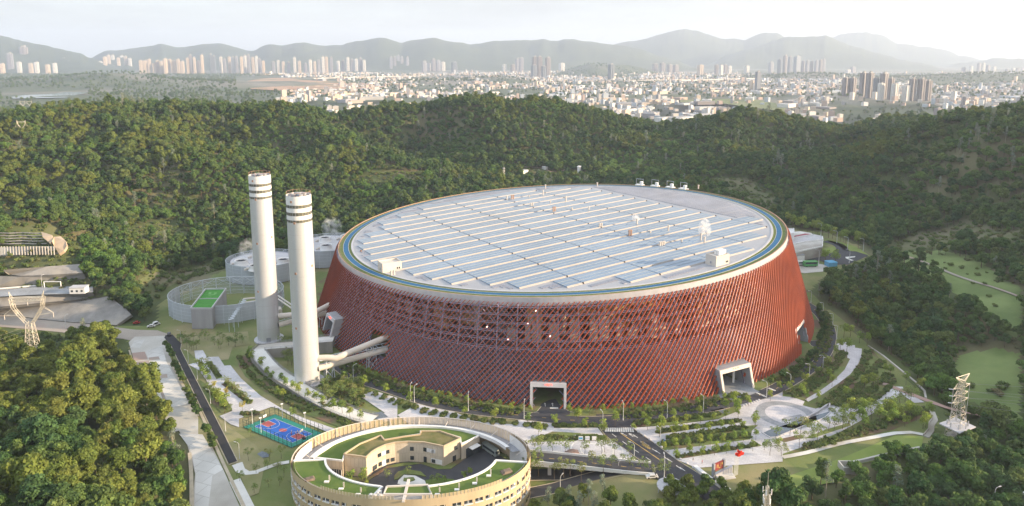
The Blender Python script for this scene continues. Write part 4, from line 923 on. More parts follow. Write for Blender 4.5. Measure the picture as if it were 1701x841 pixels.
for j in range(GX.shape[0] - 1):
    for i in range(GX.shape[1] - 1):
        if GI[j, i] and GI[j, i + 1] and GI[j + 1, i] and GI[j + 1, i + 1]:
            for q in ((j, i), (j, i + 1), (j + 1, i + 1), (j + 1, i)):
                if q not in ix: ix[q] = len(lm.v); lm.v.append((GX[q], GY[q], GZ[q]))
            lm.f.append(tuple(ix[q] for q in ((j, i), (j, i + 1), (j + 1, i + 1), (j + 1, i)))); lm.m.append(0)
struct('lawn', lm, M['lawn'], smooth=True)
SP_ = lambda pts, c=None, z=0.0, step=4: spline([(*G(*(c(*p) if c else p), z), z) for p in pts], step)
# lawns of other tones
flat('mown_lawn', [GP([(0, 700), (120, 660), (300, 600), (560, 490), (700, 493), (690, 555), (620, 575), (480, 612), (345, 640), (300, 670), (270, 720), (150, 740), (0, 765)], c7)], M['lawn_bright'], 1)
flat('dry_lawn', [GP([(840, 50), (1150, 30), (1160, 90), (1080, 100), (1060, 160), (1000, 165), (900, 150), (860, 110)], c1),
                  GP([(1010, 430), (1060, 470), (1190, 560), (1230, 640), (1201, 780), (1150, 800), (1100, 650)], c1), GP([(250, 705), (262, 700), (330, 800), (440, 841), (250, 841)], c2)], M['lawn_dry'], 1)
ringbed = [(BX + 176 * math.cos(a), BY + 176 * math.sin(a)) for a in np.linspace(0, 2 * math.pi, 90)[:-1]]
flat('planting_bed', [ringbed, GP([(450, 395), (520, 470), (640, 560), (800, 660), (1000, 735), (930, 765), (760, 700), (560, 590), (470, 520), (420, 440)], c2),
                      GP([(400, 640), (560, 700), (700, 760), (720, 800), (620, 790), (480, 715)], cA),
                      GP([(560, 510), (610, 500), (660, 470), (750, 400), (850, 300), (900, 275), (950, 310), (925, 370), (860, 440), (790, 480), (700, 535)], c6),
                      GP([(690, 570), (760, 545), (880, 450), (1010, 330), (1060, 260), (1200, 420), (1160, 450), (1040, 560), (960, 600), (850, 560), (780, 580)], c6),
                      GP([(900, 690), (1100, 600), (1300, 545), (1390, 560), (1350, 620), (1180, 690), (880, 760), (700, 800), (540, 841), (480, 841)], c6)], M['lawn_dark'], 2)
# ---- paving
flat('paving', [GP([(720, 352), (745, 345), (960, 330), (1270, 292), (1375, 240), (1480, 165), (1674, 100), (1674, 560), (1400, 580), (1130, 600), (1000, 545), (860, 440)], c5),
                GP([(335, 560), (430, 520), (540, 510), (640, 518), (700, 540), (690, 562), (760, 580), (835, 556), (935, 580), (1060, 560), (1090, 590), (1000, 645), (900, 700), (760, 760), (560, 830), (470, 860), (180, 860), (330, 700)], c6),
                GP([(895, 225), (935, 222), (935, 240), (970, 238), (972, 252), (1008, 257), (1005, 300), (985, 345), (945, 395), (880, 445), (800, 500), (720, 542), (703, 530), (780, 485), (850, 435), (915, 370), (945, 312), (930, 306), (930, 280), (895, 275), (865, 255), (865, 235)], c6),
                GP([(1185, 460), (1228, 462), (1232, 480), (1345, 545), (1290, 548), (1220, 500), (1150, 545), (1090, 595), (1040, 560), (1120, 510)], c6),
                GP([(0, 300), (60, 292), (270, 300), (500, 340), (545, 395), (690, 490), (760, 562), (65, 495), (60, 440), (0, 400)], c5),
                GP([(232, 400), (272, 398), (290, 430), (345, 428), (372, 470), (400, 468), (450, 530), (540, 610), (640, 670), (760, 720), (890, 765), (850, 778), (720, 724), (620, 668), (590, 662), (440, 717), (440, 757), (400, 742), (350, 705), (410, 680), (330, 612), (275, 570), (300, 555), (255, 492), (205, 465), (240, 455)], c2),
                GP([(985, 590), (1080, 590), (1177, 620), (1177, 720), (1120, 730), (1000, 690), (1120, 690), (1060, 650), (1000, 610)], c2),
                GP([(660, 690), (700, 668), (740, 678), (790, 700), (860, 706), (860, 740), (800, 735), (700, 720)])], M['paving'], 3)
flat('planter', [GP(p, c5) for p in ([(718, 330), (745, 308), (1080, 242), (1360, 192), (1385, 245), (1270, 288), (960, 325), (740, 342)], [(865, 365), (1400, 290), (1415, 312), (900, 386), (870, 381)],
                [(860, 440), (960, 420), (960, 405), (1430, 335), (1520, 328), (1480, 365), (1470, 420), (930, 490), (870, 465)], [(990, 520), (1520, 445), (1545, 460), (1040, 541), (1000, 540)],
                [(218, 322), (272, 303), (500, 325), (508, 346), (230, 348)], [(160, 395), (220, 370), (505, 385), (570, 420), (545, 426), (100, 436), (105, 415)])] +
     [GP(p, c2) for p in ([(283, 450), (310, 448), (365, 525), (335, 533)], [(355, 555), (400, 545), (505, 640), (480, 650)], [(440, 690), (530, 680), (540, 695), (468, 713)], [(290, 560), (330, 590), (390, 640), (410, 675), (360, 690), (310, 640), (250, 530)])] +
     [GP(p, c6) for p in ([(560, 745), (680, 718), (700, 735), (590, 762)], [(820, 690), (940, 655), (950, 670), (740, 740), (700, 738)], [(945, 605), (1000, 585), (1020, 595), (965, 615)])], M['lawn_dark'], 4)
O_ = G(1305.5, 688.6)
def disc(r0, r1, n=64, c=O_, ys=1.0):
    if r0 == 0: return [[(c[0] + r1 * math.cos(a), c[1] + ys * r1 * math.sin(a)) for a in np.linspace(0, 2 * math.pi, n + 1)[:-1]]]
    return [[(c[0] + r * math.cos(a), c[1] + ys * r * math.sin(a)) for r, a in ((r0, p), (r1, p), (r1, q), (r0, q))] for p, q in zip(np.linspace(0, 2 * math.pi, n + 1)[:-1], np.linspace(0, 2 * math.pi, n + 1)[1:])]
flat('dark_paving', disc(9.2, 13.2, c=O_, ys=.92) + [GP([(585, 628), (680, 610), (705, 640), (640, 655)], c6)], M['paving_mid'], 5)
flat('dark_paving', [GP([(60, 0), (150, 0)], c6)[:1] * 0 or GP([(195, 590), (260, 575), (300, 600), (230, 610)], c6), GP([(1060, 692), (1105, 683), (1135, 710), (1080, 718)], c2), GP([(172, 440), (210, 418), (268, 437), (262, 462), (215, 470)], cA)], M['paving_dark'], 5)
c_ = G(*c5(470, 487)); flat('paving_ring', disc(4.5, 5.1, c=c_) + disc(8.5, 9.2, c=c_) + disc(12.5, 13.0, c=c_, n=64), M['concrete_lt'], 5)
flat('pool', [GP([(472, 712), (520, 690), (620, 660), (840, 592), (812, 628), (700, 672), (545, 735), (515, 737)], c6)], M['water'], 5)
mb = MB(); P_ = SP_([(470, 710), (515, 737), (545, 735), (700, 672), (812, 628), (842, 590)], c6); kerbline(mb, P_, .5, .45); O2 = G(*c6(700, 650)); w_ = O('pool_wall', mb, M['rim'])
tag(w_, 'low white wall along the edge of the dark pool beside the round plaza', 'low wall')
mb = MB(); P_ = SP_([(690, 645), (760, 610), (835, 560), (830, 590), (870, 600)], c6); kerbline(mb, P_, .6, 1.3); tag(O('bench_wall', mb, M['rim']), 'angular pale stone wall right of the round plaza pattern', 'low wall')
# ---- roads
KERB = MB(); ASPH = MB(); MARK = MB(); MARKY = MB()
ring_pts = [(560, 606), (590, 627), (630, 641), (680, 658), (720, 670), (780, 681), (840, 688), (880, 692), (940, 698), (1000, 699), (1060, 694), (1096, 689), (1175, 678), (1228, 665), (1274, 653), (1318, 630), (1349, 608), (1368, 588), (1377, 565), (1376, 545), (1366, 527), (1350, 512), (1333, 501), (1310, 480), (1290, 462)]
RING = SP_(ring_pts); ribbon(ASPH, RING, -3.6, 3.6, .10)
J1 = [(496, 262), (742, 258), (712, 330), (735, 352), (860, 440), (1000, 545), (1140, 632), (1300, 745), (1400, 820), (1230, 830), (1060, 730), (930, 685), (830, 655), (872, 626), (862, 606), (800, 573), (690, 492), (560, 402), (552, 390), (520, 330), (500, 300)]
def asph(pts, c, lv=5.6):
    p = GP(pts, c); a = sum(p[i][0] * p[(i + 1) % len(p)][1] - p[(i + 1) % len(p)][0] * p[i][1] for i in range(len(p)))
    ASPH.poly([(q[0], q[1], lv * .02) for q in (p if a > 0 else p[::-1])])
asph(J1, c5); asph([(150, 195), (200, 170), (240, 165), (265, 200), (330, 235), (330, 262), (230, 290), (120, 280), (60, 262), (130, 240)], c5, 5.8)
asph([(730, 215), (800, 205), (850, 215), (850, 300), (800, 330), (770, 300), (780, 262), (735, 240)], c6, 5.8)
struct('road', ASPH, M['asphalt'])
flat('plaza_paving', [GP([(245, 510), (260, 450), (270, 400), (410, 455), (450, 490), (350, 530), (290, 545)], c6), GP([(1190, 662), (1200, 636), (1250, 625), (1249, 645), (1262, 651), (1228, 660)])], M['paving_mid'], 5.4)
struct('new_road', MB().poly([(q[0], q[1], .09) for q in GP([(768, 48), (762, 60), (790, 90), (1062, 643), (1100, 632), (838, 112), (842, 88), (800, 45)], c1)]), M['asphalt_new'])
for side in (-3.75, 3.75):
    P_ = offset(RING, side); seg = []
    for q in P_ + [None]:
        cut = True
        if q is not None:
            u, v, _ = project(np.array([q.x, q.y, 0])); cut = (side < 0 and (898 < u < 948 and v > 600)) or (side < 0 and 1195 < u < 1262) or (side < 0 and 1355 < u < 1375 and 565 < v < 592) or (side > 0 and 990 < u < 1050 and v > 690) or (side > 0 and 1215 < u < 1268)
        if cut:
            if len(seg) > 1: kerbline(KERB, seg)
            seg = []
        else: seg.append(q)
for pts, c in (([(712, 330), (722, 345), (860, 440), (1000, 545), (1140, 632), (1300, 745)], c5), ([(515, 335), (556, 398), (690, 490), (800, 573)], c5), ([(800, 573), (760, 572), (690, 566)], c5), ([(872, 626), (862, 606), (830, 590)], c5),
               ([(148, 212), (120, 245), (60, 258)], c5), ([(265, 200), (320, 240), (400, 262)], c5), ([(842, 88), (838, 112), (1102, 634), (1060, 650)], c1), ([(790, 90), (1058, 645)], c1), ([(712, 213), (735, 240), (780, 262), (782, 275), (740, 330)], c6), ([(735, 215), (800, 213), (806, 195), (790, 150)], c6)):
    kerbline(KERB, SP_(pts, c))
struct('kerb', KERB, M['kerb'])
def stripe(mb, p, q, w=.25, lv=.135): P_ = [Vector((*p, 0)), Vector((*q, 0))]; ribbon(mb, P_, -w / 2, w / 2, lv)
def dashes(mb, path, L=2.2, gap=4.0, w=.2):
    d = 0; on = True; seg = [path[0]]
    for i in range(1, len(path)):
        a = path[i - 1]; b = path[i]; l = (b - a).length; t = 0
        while t < l:
            need = (L if on else gap) - d; s = min(need, l - t); p0 = a.lerp(b, t / l); p1 = a.lerp(b, (t + s) / l)
            if on: ribbon(mb, [p0, p1], -w / 2, w / 2, .135)
            t += s; d += s
            if d >= (L if on else gap) - 1e-6: d = 0; on = not on
dashes(MARKY, RING, 2.0, 4.5, .22)
main_c = [SP_(p, c5, step=8) for p in ([(650, 395), (900, 565)], [(585, 360), (850, 555), (960, 632)], [(770, 425), (920, 525), (1110, 650)])]
ribbon(MARKY, SP_([(648, 380), (895, 548)], c5), -.18, .18, .135); dashes(MARK, SP_([(595, 385), (700, 460), (850, 560), (980, 640)], c5), 3, 4, .28); dashes(MARK, SP_([(730, 390), (920, 525), (1110, 655)], c5), 3, 4, .28)
dashes(MARK, SP_([(700, 385), (880, 500), (1050, 620)], c5), 3, 4, .28)
for k in range(13): a = G(*c5(562 + k * 13.5, 347 - k * .1)); b = G(*c5(556 + k * 14.5, 372 + k * .2)); stripe(MARK, a, b, .75)      # zebra crossing
for k in range(7): a = G(*c6(440 + k * 0, 495)); q0 = G(*c6(441 + k * 7.5, 497 + k * 3.5)); q1 = G(*c6(449 + k * 7.5, 493 + k * 3.5)); stripe(MARK, q0, q1, .6)
for k in range(6): q0 = G(*c6(505 + k * 6.5, 472 + k * 2.5)); q1 = G(*c6(512 + k * 6.5, 468.5 + k * 2.5)); stripe(MARK, q0, q1, .6)
def arrow(c, p, ang_, s=1.0):
    x, y = G(*c(*p)); d = Vector((math.cos(ang_), math.sin(ang_), 0)); n = Vector((-d.y, d.x, 0)); o = Vector((x, y, .14))
    MARK.poly([o + d * 0 * s - n * .12 * s, o + d * 2 * s - n * .12 * s, o + d * 2 * s + n * .12 * s, o + n * .12 * s][::1]); MARK.poly([o + d * 2 * s - n * .5 * s, o + d * 3.2 * s, o + d * 2 * s + n * .5 * s])
for c, p, a in ((c5, (175, 212), 1.6), (c5, (222, 212), 1.6), (c5, (690, 398), 2.3), (c5, (742, 402), 2.3), (c5, (790, 268), 0.1), (c5, (40, 270), 0), (c6, (815, 200), 1.9), (c6, (838, 205), 1.9), (c6, (798, 290), -1.9), (c6, (824, 295), -1.9)): arrow(c, p, a, 1.1)
stripe(MARK, G(*c5(204, 222)), G(*c5(256, 222)), 1.2); stripe(MARK, G(*c6(808, 190)), G(*c6(832, 190)), .9); stripe(MARK, G(*c6(800, 303)), G(*c6(832, 312)), .9)
# painted characters on the carriageway: two rows of small yellow strokes
for r in range(2):
    for k in range(4):
        x, y = c5(775 + k * 12 + r * 8, 440 + k * 7 + r * 16); a = G(x, y); stripe(MARKY, a, (a[0] + 1.5, a[1] - .4), .3); stripe(MARKY, (a[0] + .2, a[1] + .9), (a[0] + 1.4, a[1] + .4), .3); stripe(MARKY, (a[0] + .7, a[1] + 1.0), (a[0] + .8, a[1] - .6), .25)
struct('road_marking', MARK, M['mark']); struct('yellow_marking', MARKY, M['mark_y'])
# lower road under the flyover
LOWR = SP_([(60, 640), (250, 637), (450, 644), (640, 650), (760, 646), (860, 632)], c5, -4.5); LR = MB()
for i, q in enumerate(LOWR): q.z = hz(q.x, q.y) + .25
ribbon(LR, LOWR, -4.2, 3.2, .02); L2 = SP_([(40, 758), (160, 735), (300, 712), (450, 690), (600, 672), (760, 662)], c5, -4.5)
for i, q in enumerate(L2): q.z = hz(q.x, q.y) + .3
ribbon(LR, L2, -3, 3, .03); struct('lower_road', LR, M['asphalt']); KL = MB(); kerbline(KL, offset(LOWR, 3.4)); kerbline(KL, offset(L2, 3.2)); kerbline(KL, offset(L2, -3.2)); struct('kerb', KL, M['kerb'])
# flyover deck to the round office
t = thing('flyover', 'curved white sided road bridge running from the junction into the round office building', 'bridge', (*G(*c5(400, 560), 0), 0))
FA = [(*G(*c5(*p), z), z) for p, z in (((20, 522), 1.2), ((65, 527), 1.2), ((200, 540), 1.1), ((400, 560), .9), ((600, 583), .6), ((760, 600), .35), ((850, 606), .2))]
FL = spline(FA, 4); m = MB(); ribbon(m, FL, -3.7, 3.7, 0); O('deck', m, M['asphalt'], t); m = MB()
for s in (-3.9, 3.9):
    A = offset(FL, s - .2); B = offset(FL, s + .2)
    for i in range(len(FL) - 1):
        fr = 1 - i / len(FL); lo = -1.6 * max(fr, .15)
        a, b, c, d = A[i], B[i], B[i + 1], A[i + 1]; m.add([(q.x, q.y, q.z + lo) for q in (a, b, c, d)] + [(q.x, q.y, q.z + .85 * (1 if fr > .1 else .4)) for q in (a, b, c, d)], [(4, 5, 6, 7), (0, 1, 5, 4), (1, 2, 6, 5), (2, 3, 7, 6), (3, 0, 4, 7), (3, 2, 1, 0)])
O('parapet', m, M['white'], t); m = MB(); A = offset(FL, -3.7); B = offset(FL, 3.7)
for i in range(len(FL) - 1): m.poly([(q.x, q.y, q.z - 1.0 * max(1 - i / len(FL), .1)) for q in (A[i], A[i + 1], B[i + 1], B[i])])
O('soffit', m, M['rim'], t)
for k in (3, 9, 14):
    if k < len(FL):
        m = MB(); q = FL[k]; m.box((q.x, q.y - 1.5, hz(q.x, q.y) - .5), (1.4, 1.2, q.z - hz(q.x, q.y) - .4), 0); O('pier', m, M['rim'], t)
m = MB(); dashes(m, FL, 2.2, 3.6, .2)
for i in range(len(m.v)): m.v[i] = (m.v[i][0], m.v[i][1], m.v[i][2] - .1)
O('centre_line', m, M['mark_y'], t)
# concrete yard at the left
flat('concrete_yard', [GP([(597, 80), (625, 55), (770, 50), (766, 90), (800, 175), (860, 300), (940, 450), (962, 520), (1040, 680), (1120, 860), (890, 860), (905, 690), (870, 560), (830, 490), (800, 500), (760, 420), (690, 400), (650, 290), (620, 160)], c1)], M['concrete'], 1)
flat('pale_slab', [GP(p, c1) for p in ([(676, 122), (752, 95), (772, 170), (878, 365), (790, 385), (700, 400), (665, 272), (722, 252)], [(605, 105), (625, 72), (672, 68), (650, 106)], [(830, 505), (940, 508), (1035, 672), (985, 700), (965, 860), (902, 860), (908, 690), (880, 570)])], M['slab'], 2)
flat('stained_slab', [GP(p, c1) for p in ([(612, 130), (672, 124), (686, 160), (622, 168)], [(625, 172), (690, 164), (700, 200), (638, 208)], [(640, 212), (702, 204), (720, 250), (658, 264)], [(690, 152), (735, 146), (742, 160), (692, 166)], [(720, 232), (775, 228), (778, 245), (724, 250)], [(735, 290), (748, 290), (775, 355), (760, 358)])], M['dirt'], 3)
flat('dirt_road', [GP([(-60, 512), (0, 519), (63, 529), (110, 535), (165, 540), (225, 548), (262, 549), (285, 557), (222, 567), (205, 563), (150, 558), (100, 552), (50, 547), (0, 543), (-60, 540)])], M['dirt'], .5)
KB = MB(); kerbline(KB, SP_([(600, 120), (640, 250), (660, 270), (690, 400)], c1), .8, .5); kerbline(KB, SP_([(800, 190), (860, 300), (900, 350), (950, 450), (1040, 650), (1140, 860)], c1), 1.2, .2); kerbline(KB, SP_([(880, 600), (888, 700), (890, 860)], c1), 1.4, .8); struct('yard_kerb', KB, M['kerb'])
# footpaths
PATH = MB()
for pts, c, w in (([(1110, 640), (1122, 672), (1150, 688), (1201, 682)], c1, 1.2), ([(0, 520), (30, 570), (80, 588), (160, 578), (250, 545), (330, 515), (420, 500)], cA, 1.1), ([(0, 640), (50, 740), (110, 860)], cA, 2.0), ([(-140, 250), (-60, 400), (0, 480)], cA, .9),
                  ([(0, 598), (120, 575), (280, 532), (420, 505), (560, 478), (640, 474), (705, 486)], c7, 1.1)):
    PZ_ = globals().get('PZ_', 0) + 1; ribbon(PATH, SP_(pts, c), -w, w, .07 + PZ_ * .004)
struct('path', PATH, M['concrete_lt'])
# ---- curved ramp up to the left gateway
t = thing('ramp', 'white curved ramp with dark railings rising to the left gateway of the red building', 'ramp', (*G(620, 640), 0))
RP = [(880, 345, 6.5), (820, 350, 6.2), (740, 362, 5.6), (690, 372, 5.2), (600, 378, 4.6), (545, 385, 4.1), (530, 405, 3.7), (548, 435, 3.3), (600, 490, 2.7), (680, 545, 2.0), (780, 607, 1.4), (900, 668, .8), (1000, 705, .4), (1065, 722, .16)]
RL = spline([(*G(*c2(x, y), z), z) for x, y, z in RP], 4); m = MB(); W_ = 4.2
ribbon(m, RL, -W_, W_, 0)
O('deck', m, M['concrete_lt'], t); m = MB()
for s in (-W_, W_):
    A = offset(RL, s - .18); B = offset(RL, s + .18)
    for i in range(len(RL) - 1):
        a, b, c, d = A[i], B[i], B[i + 1], A[i + 1]; m.add([(q.x, q.y, -.2) for q in (a, b, c, d)] + [(q.x, q.y, q.z + .3) for q in (a, b, c, d)], [(4, 5, 6, 7), (0, 1, 5, 4), (1, 2, 6, 5), (2, 3, 7, 6), (3, 0, 4, 7)])
O('side_wall', m, M['concrete_dk'], t); m = MB()
for s in (-W_, W_):
    m = MB(); A = offset(RL, s)
    for i in range(len(A) - 1):
        for z in (.8, 1.3): m.tube(A[i] + Vector((0, 0, z)), A[i + 1] + Vector((0, 0, z)), .07, 4, cap=False)
        m.tube(A[i], A[i] + Vector((0, 0, 1.3)), .08, 4)
    O('railing', m, M['panel_grey'], t)
# ------------------------------------------------------------------ street lamps
M['lampw'] = mat('lamp_post_grey', (.60, .62, .64), .45)
def lamp_proto(name, label, loc, rz, H=8.5, arm=1.8):
    t = thing(name, label, 'street lamp', loc, 'grey street lamps along the ring road', rz); m = MB(); m.tube((0, 0, -.2), (0, 0, H - .8), .17, 8, .09); m.tube((0, 0, 0), (0, 0, .9), .24, 8)
    m.tube((0, 0, H - .8), (arm * .35, 0, H - .1), .08, 6); m.tube((arm * .35, 0, H - .1), (arm, 0, H), .07, 6); O('pole', m, M['lampw'], t, world=False)
    m = MB(); m.box((arm + .35, 0, H - .1), (1.0, .34, .16)); O('lamp_head', m, M['lampw'], t, world=False); return t
ORDW = ['first', 'second', 'third', 'fourth', 'fifth', 'sixth', 'seventh', 'eighth', 'ninth', 'tenth', 'eleventh', 'twelfth', 'thirteenth', 'fourteenth', 'fifteenth', 'sixteenth', 'seventeenth', 'eighteenth', 'nineteenth', 'twentieth', 'twenty-first', 'twenty-second', 'twenty-third', 'twenty-fourth', 'twenty-fifth', 'twenty-sixth']
LP = [cW(110, 382), cW(142, 395), cW(590, 465), cW(1053, 530), (1001, 714), (1035, 698.5), (1108, 697), (1168, 687), c6(495, 522), c6(622, 480), c6(724, 420), c6(797, 372), c6(872, 205), c6(850, 138), c6(798, 76), (1347, 503), c2(973, 540)]
LP = sorted(LP); lp0 = None
for k, p in enumerate(LP):
    x, y = G(*p); a = math.atan2(BY - y, BX - x) + (0.3 if k % 2 else 0)
    if p[0] > 1330: a = math.pi + .2
    lab = ORDW[k] + ' grey street lamp from the left along the ring road round the building'
    if lp0 is None: lp0 = lamp_proto('street_lamp', lab, (x, y, 0), a)
    else: dup(lp0, (x, y, 0), a, 1.0, lab)
for k, (p, z) in enumerate([((735, 565), -.2), ((925, 665), 0), ((900, 455), 0), ((635, 650), -4), ((268, 765), -4.6)]):
    x, y = G(*c5(*p), z); dup(lp0, (x, y, z), [2.6, 1.5, 2, 1, 1][k], [1, 1.1, .9, .7, .9][k], ['grey street lamp at the tip where the flyover meets the main road', 'tall grey lamp in the middle of the wide main road', 'grey street lamp on the planting right of the main road', 'short grey lamp on the wall edge of the lower road', 'grey lamp beside the lower road next to the round office'][k], 'grey street lamps on the main road')
for k, p in enumerate([(875, 175), (917, 252), (977, 365), (1047, 495), (1112, 620), (840, 80)]):
    x, y = G(*c1(*p)); dup(lp0, (x, y, 0), 2.9, .85, ORDW[k] + ' grey lamp of the row right of the black strip road' if k < 5 else 'grey lamp at the upper end of the black strip road', 'grey lamps along the black strip road')
# ------------------------------------------------------------------ trees, hedges and shrubs of the gardens
def line_pts(a, b, n, c=None, j=.3):
    A = np.array(G(*(c(*a) if c else a))); B = np.array(G(*(c(*b) if c else b)))
    return [tuple(A + (B - A) * i / max(n - 1, 1) + RNG.uniform(-j, j, 2)) for i in range(n)]
def row(kind, name, label, group, pts, sc=1.0, z=0.0):
    sc = sc * (1.28 if kind in ('young', 'open') else 1.0)
    for (x, y) in pts: tree(kind, name, label, 'tree', (x, y, z), sc * RNG.uniform(.85, 1.15), group)
ys_ = [c2(300, 560), c2(325, 590), c2(384, 622), c2(458, 690), c2(620, 620), c2(646, 625), c2(690, 715), c2(1003, 725), cA(62, 105), cA(452, 155)]
for k, p in enumerate(ys_[:8]): tree('yellow' if k in (1, 2, 3) else 'young', 'young_tree', ['yellow leaved young tree at the top end of the left terraces', 'bright yellow young tree on the left terraces beside the black road', 'bright yellow young tree on the middle of the left terraces', 'small bright yellow tree just above the basketball court', 'left one of two round yellow green trees right of the terraces', 'right one of two round yellow green trees right of the terraces', 'round yellow green tree behind the far side of the basketball court', 'upright yellow green tree at the lower end of the ramp'][k], 'tree', (*G(*p), 0), 1.15)
row('young', 'young_tree', 'young round headed tree on the left terraces beside the black road', 'young trees on the left terraces', line_pts((340, 640), (372, 690), 3, c2) + line_pts((262, 500), (285, 535), 3, c2) + [G(*c2(330, 640))], 1.2)
row('open', 'young_tree', 'loose leaved small tree on the long planting strips of the left terraces', 'small trees on the terrace strips', line_pts((295, 470), (345, 520), 5, c2) + line_pts((375, 555), (480, 640), 7, c2) + line_pts((290, 580), (400, 680), 6, c2), .6)
row('open', 'garden_tree', 'small loose green tree on the lawn between the tank screen and the terraces', 'small trees on the lawn by the tank screen', [G(*c2(RNG.uniform(160, 480), RNG.uniform(345, 400))) for _ in range(26)], .75)
row('broad', 'garden_tree', 'dense green tree in the yard hedge left of the black strip road', 'trees of the yard hedge', line_pts((770, 110), (800, 160), 4, c1) + line_pts((815, 210), (850, 270), 5, c1) + line_pts((875, 330), (920, 425), 7, c1) + line_pts((955, 500), (995, 575), 5, c1), .42)
row('young', 'young_tree', 'round headed young tree along the ramp on its garden side', 'young trees along the ramp', line_pts((480, 430), (570, 530), 4, c2, 1) + line_pts((600, 540), (760, 630), 6, c2, 1) + line_pts((790, 640), (960, 720), 5, c2, 1), 1.0)
row('open', 'garden_tree', 'loose olive green small tree in the thicket between the ramp and the chimney', 'small trees between ramp and chimney', [G(*c2(RNG.uniform(830, 1010), RNG.uniform(560, 650))) for _ in range(28)], .8)
row('open', 'garden_tree', 'small green tree inside the loop of the ramp', 'small trees in the loop of the ramp', [G(*c2(RNG.uniform(620, 715), RNG.uniform(425, 480))) for _ in range(9)] + [G(*c2(RNG.uniform(600, 700), RNG.uniform(372, 390))) for _ in range(4)], .8)
def rowring(name, label, group, kinds, a0, a1, n, r, sc):
    for i in range(n):
        a = R_(a0 + (a1 - a0) * (i + RNG.uniform(-.25, .25)) / n); rr = r + RNG.uniform(-1, 1); x, y = BX + rr * math.cos(a), BY + rr * math.sin(a)
        if hole(a, 1): continue
        if abs(a - ang(P3[0])) < .08: continue
        tree(kinds[i % len(kinds)], name, label, 'tree', (x, y, 0), sc * RNG.uniform(.8, 1.15), group)
rowring('young_tree', 'young green tree in the grass strip at the foot of the red louvres', 'young trees at the foot of the louvres', ['young', 'broadS', 'young'] if False else ['young', 'open', 'young'], -138, -58, 46, 170, .95)
rowring('garden_tree', 'dense dark green small tree at the foot of the red louvres on the right', 'small trees at the right foot of the louvres', ['broad'], -56, -12, 26, 170.5, .45)
# outer side of the ring road
row('young', 'young_tree', 'small tree on the outer verge of the ring road', 'small trees on the outer verge of the ring road', [(q.x, q.y) for q in offset(RING, 6.3)[4:70:3] if True], .95)
row('young', 'young_tree', 'young tree in a row on the white plaza strips', 'young trees on the plaza strips', line_pts((740, 372), (1390, 285), 9, c5) + line_pts((900, 405), (1500, 345), 9, c5) + line_pts((920, 500), (1500, 420), 9, c5) + line_pts((1000, 545), (1640, 480), 9, c5), .85)
for p, l in (((915, 345), 'bright round young tree nearest the main road on the first plaza strip'), ((990, 390), 'bright round young tree on the second plaza strip near the main road'), ((535, 382), 'bright round tree at the left corner of the zebra crossing'), ((383, 300), 'bright round tree by the ring road left of the junction'), ((130, 408), 'round tree on the paving left of the information boards'), ((1380, 245), 'bright yellow green tree cluster at the end of the first plaza strip'), ((1500, 325), 'small yellow green tree left of the dark paving ring')):
    tree('young', 'young_tree', l, 'tree', (*G(*c5(*p)), 0), 1.35)
for x in (c5(1370, 215), c5(1392, 262)): tree('yellow' if False else 'young', 'young_tree', 'bright yellow green upright tree beside the road at the plaza corner', 'tree', (*G(*x), 0), 1.5, 'bright trees at the plaza corner')
row('open', 'garden_tree', 'loose leaved tree on the round patterned paving left of the main road', 'loose trees on the round patterned paving', [G(*c5(*p)) for p in ((100, 510), (150, 505), (220, 500), (300, 505), (425, 525), (530, 510), (550, 500), (610, 535), (710, 530), (290, 640))], 1.0)
row('open', 'garden_tree', 'light green tree on the long walkway right of the pool', 'light green trees along the long walkway', [G(*c6(*p)) for p in ((545, 745), (622, 725), (680, 715), (740, 735), (770, 760), (830, 700), (860, 690), (905, 690), (930, 700), (975, 610), (1005, 600), (870, 665), (1060, 640), (1090, 620), (1140, 600), (1180, 590), (1210, 560), (1240, 540), (1270, 545), (515, 830), (575, 835), (750, 770), (670, 790))], 1.05)
row('young', 'young_tree', 'bushy olive young tree in the planting at the outer right edge', 'bushy trees at the outer right edge', [G(*c6(RNG.uniform(900, 1370), 0 + y)) for y in RNG.uniform(590, 700, 26)], 1.2)
for p in ((828, 420), (688, 505), (848, 462), (708, 535), (766, 540), (565, 485), (922, 530)): tree('young', 'young_tree', 'bright round young tree among the dark shrub rows right of the plaza', 'tree', (*G(*c6(*p)), 0), 1.25, 'bright young trees among the shrub rows')
row('young', 'young_tree', 'round headed small tree on the slope edge right of the terraces', 'small trees on the right slope edge', [G(*c6(*p)) for p in ((945, 190), (995, 225), (1035, 240), (910, 195), (925, 280), (890, 265), (1245, 450), (1130, 400), (1160, 410), (1070, 480), (1020, 470), (1320, 480))], 1.2)
row('open', 'garden_tree', 'thin young tree on the dry lawn below the basketball court', 'thin trees on the dry lawn', [G(*cA(*p)) for p in ((105, 490), (165, 585), (255, 550), (330, 580), (270, 490), (360, 470), (40, 650), (150, 740), (260, 690), (380, 610), (345, 680), (125, 300), (25, 380))], .62)
row('open', 'garden_tree', 'small green tree on the grass beside the lower road', 'small trees beside the lower road', [G(*c5(*p), -4.5) for p in ((85, 665), (130, 700), (75, 690), (230, 720), (330, 700), (400, 735), (540, 690), (590, 680), (700, 690), (790, 690), (480, 660), (130, 650), (870, 730), (930, 720))], .95)
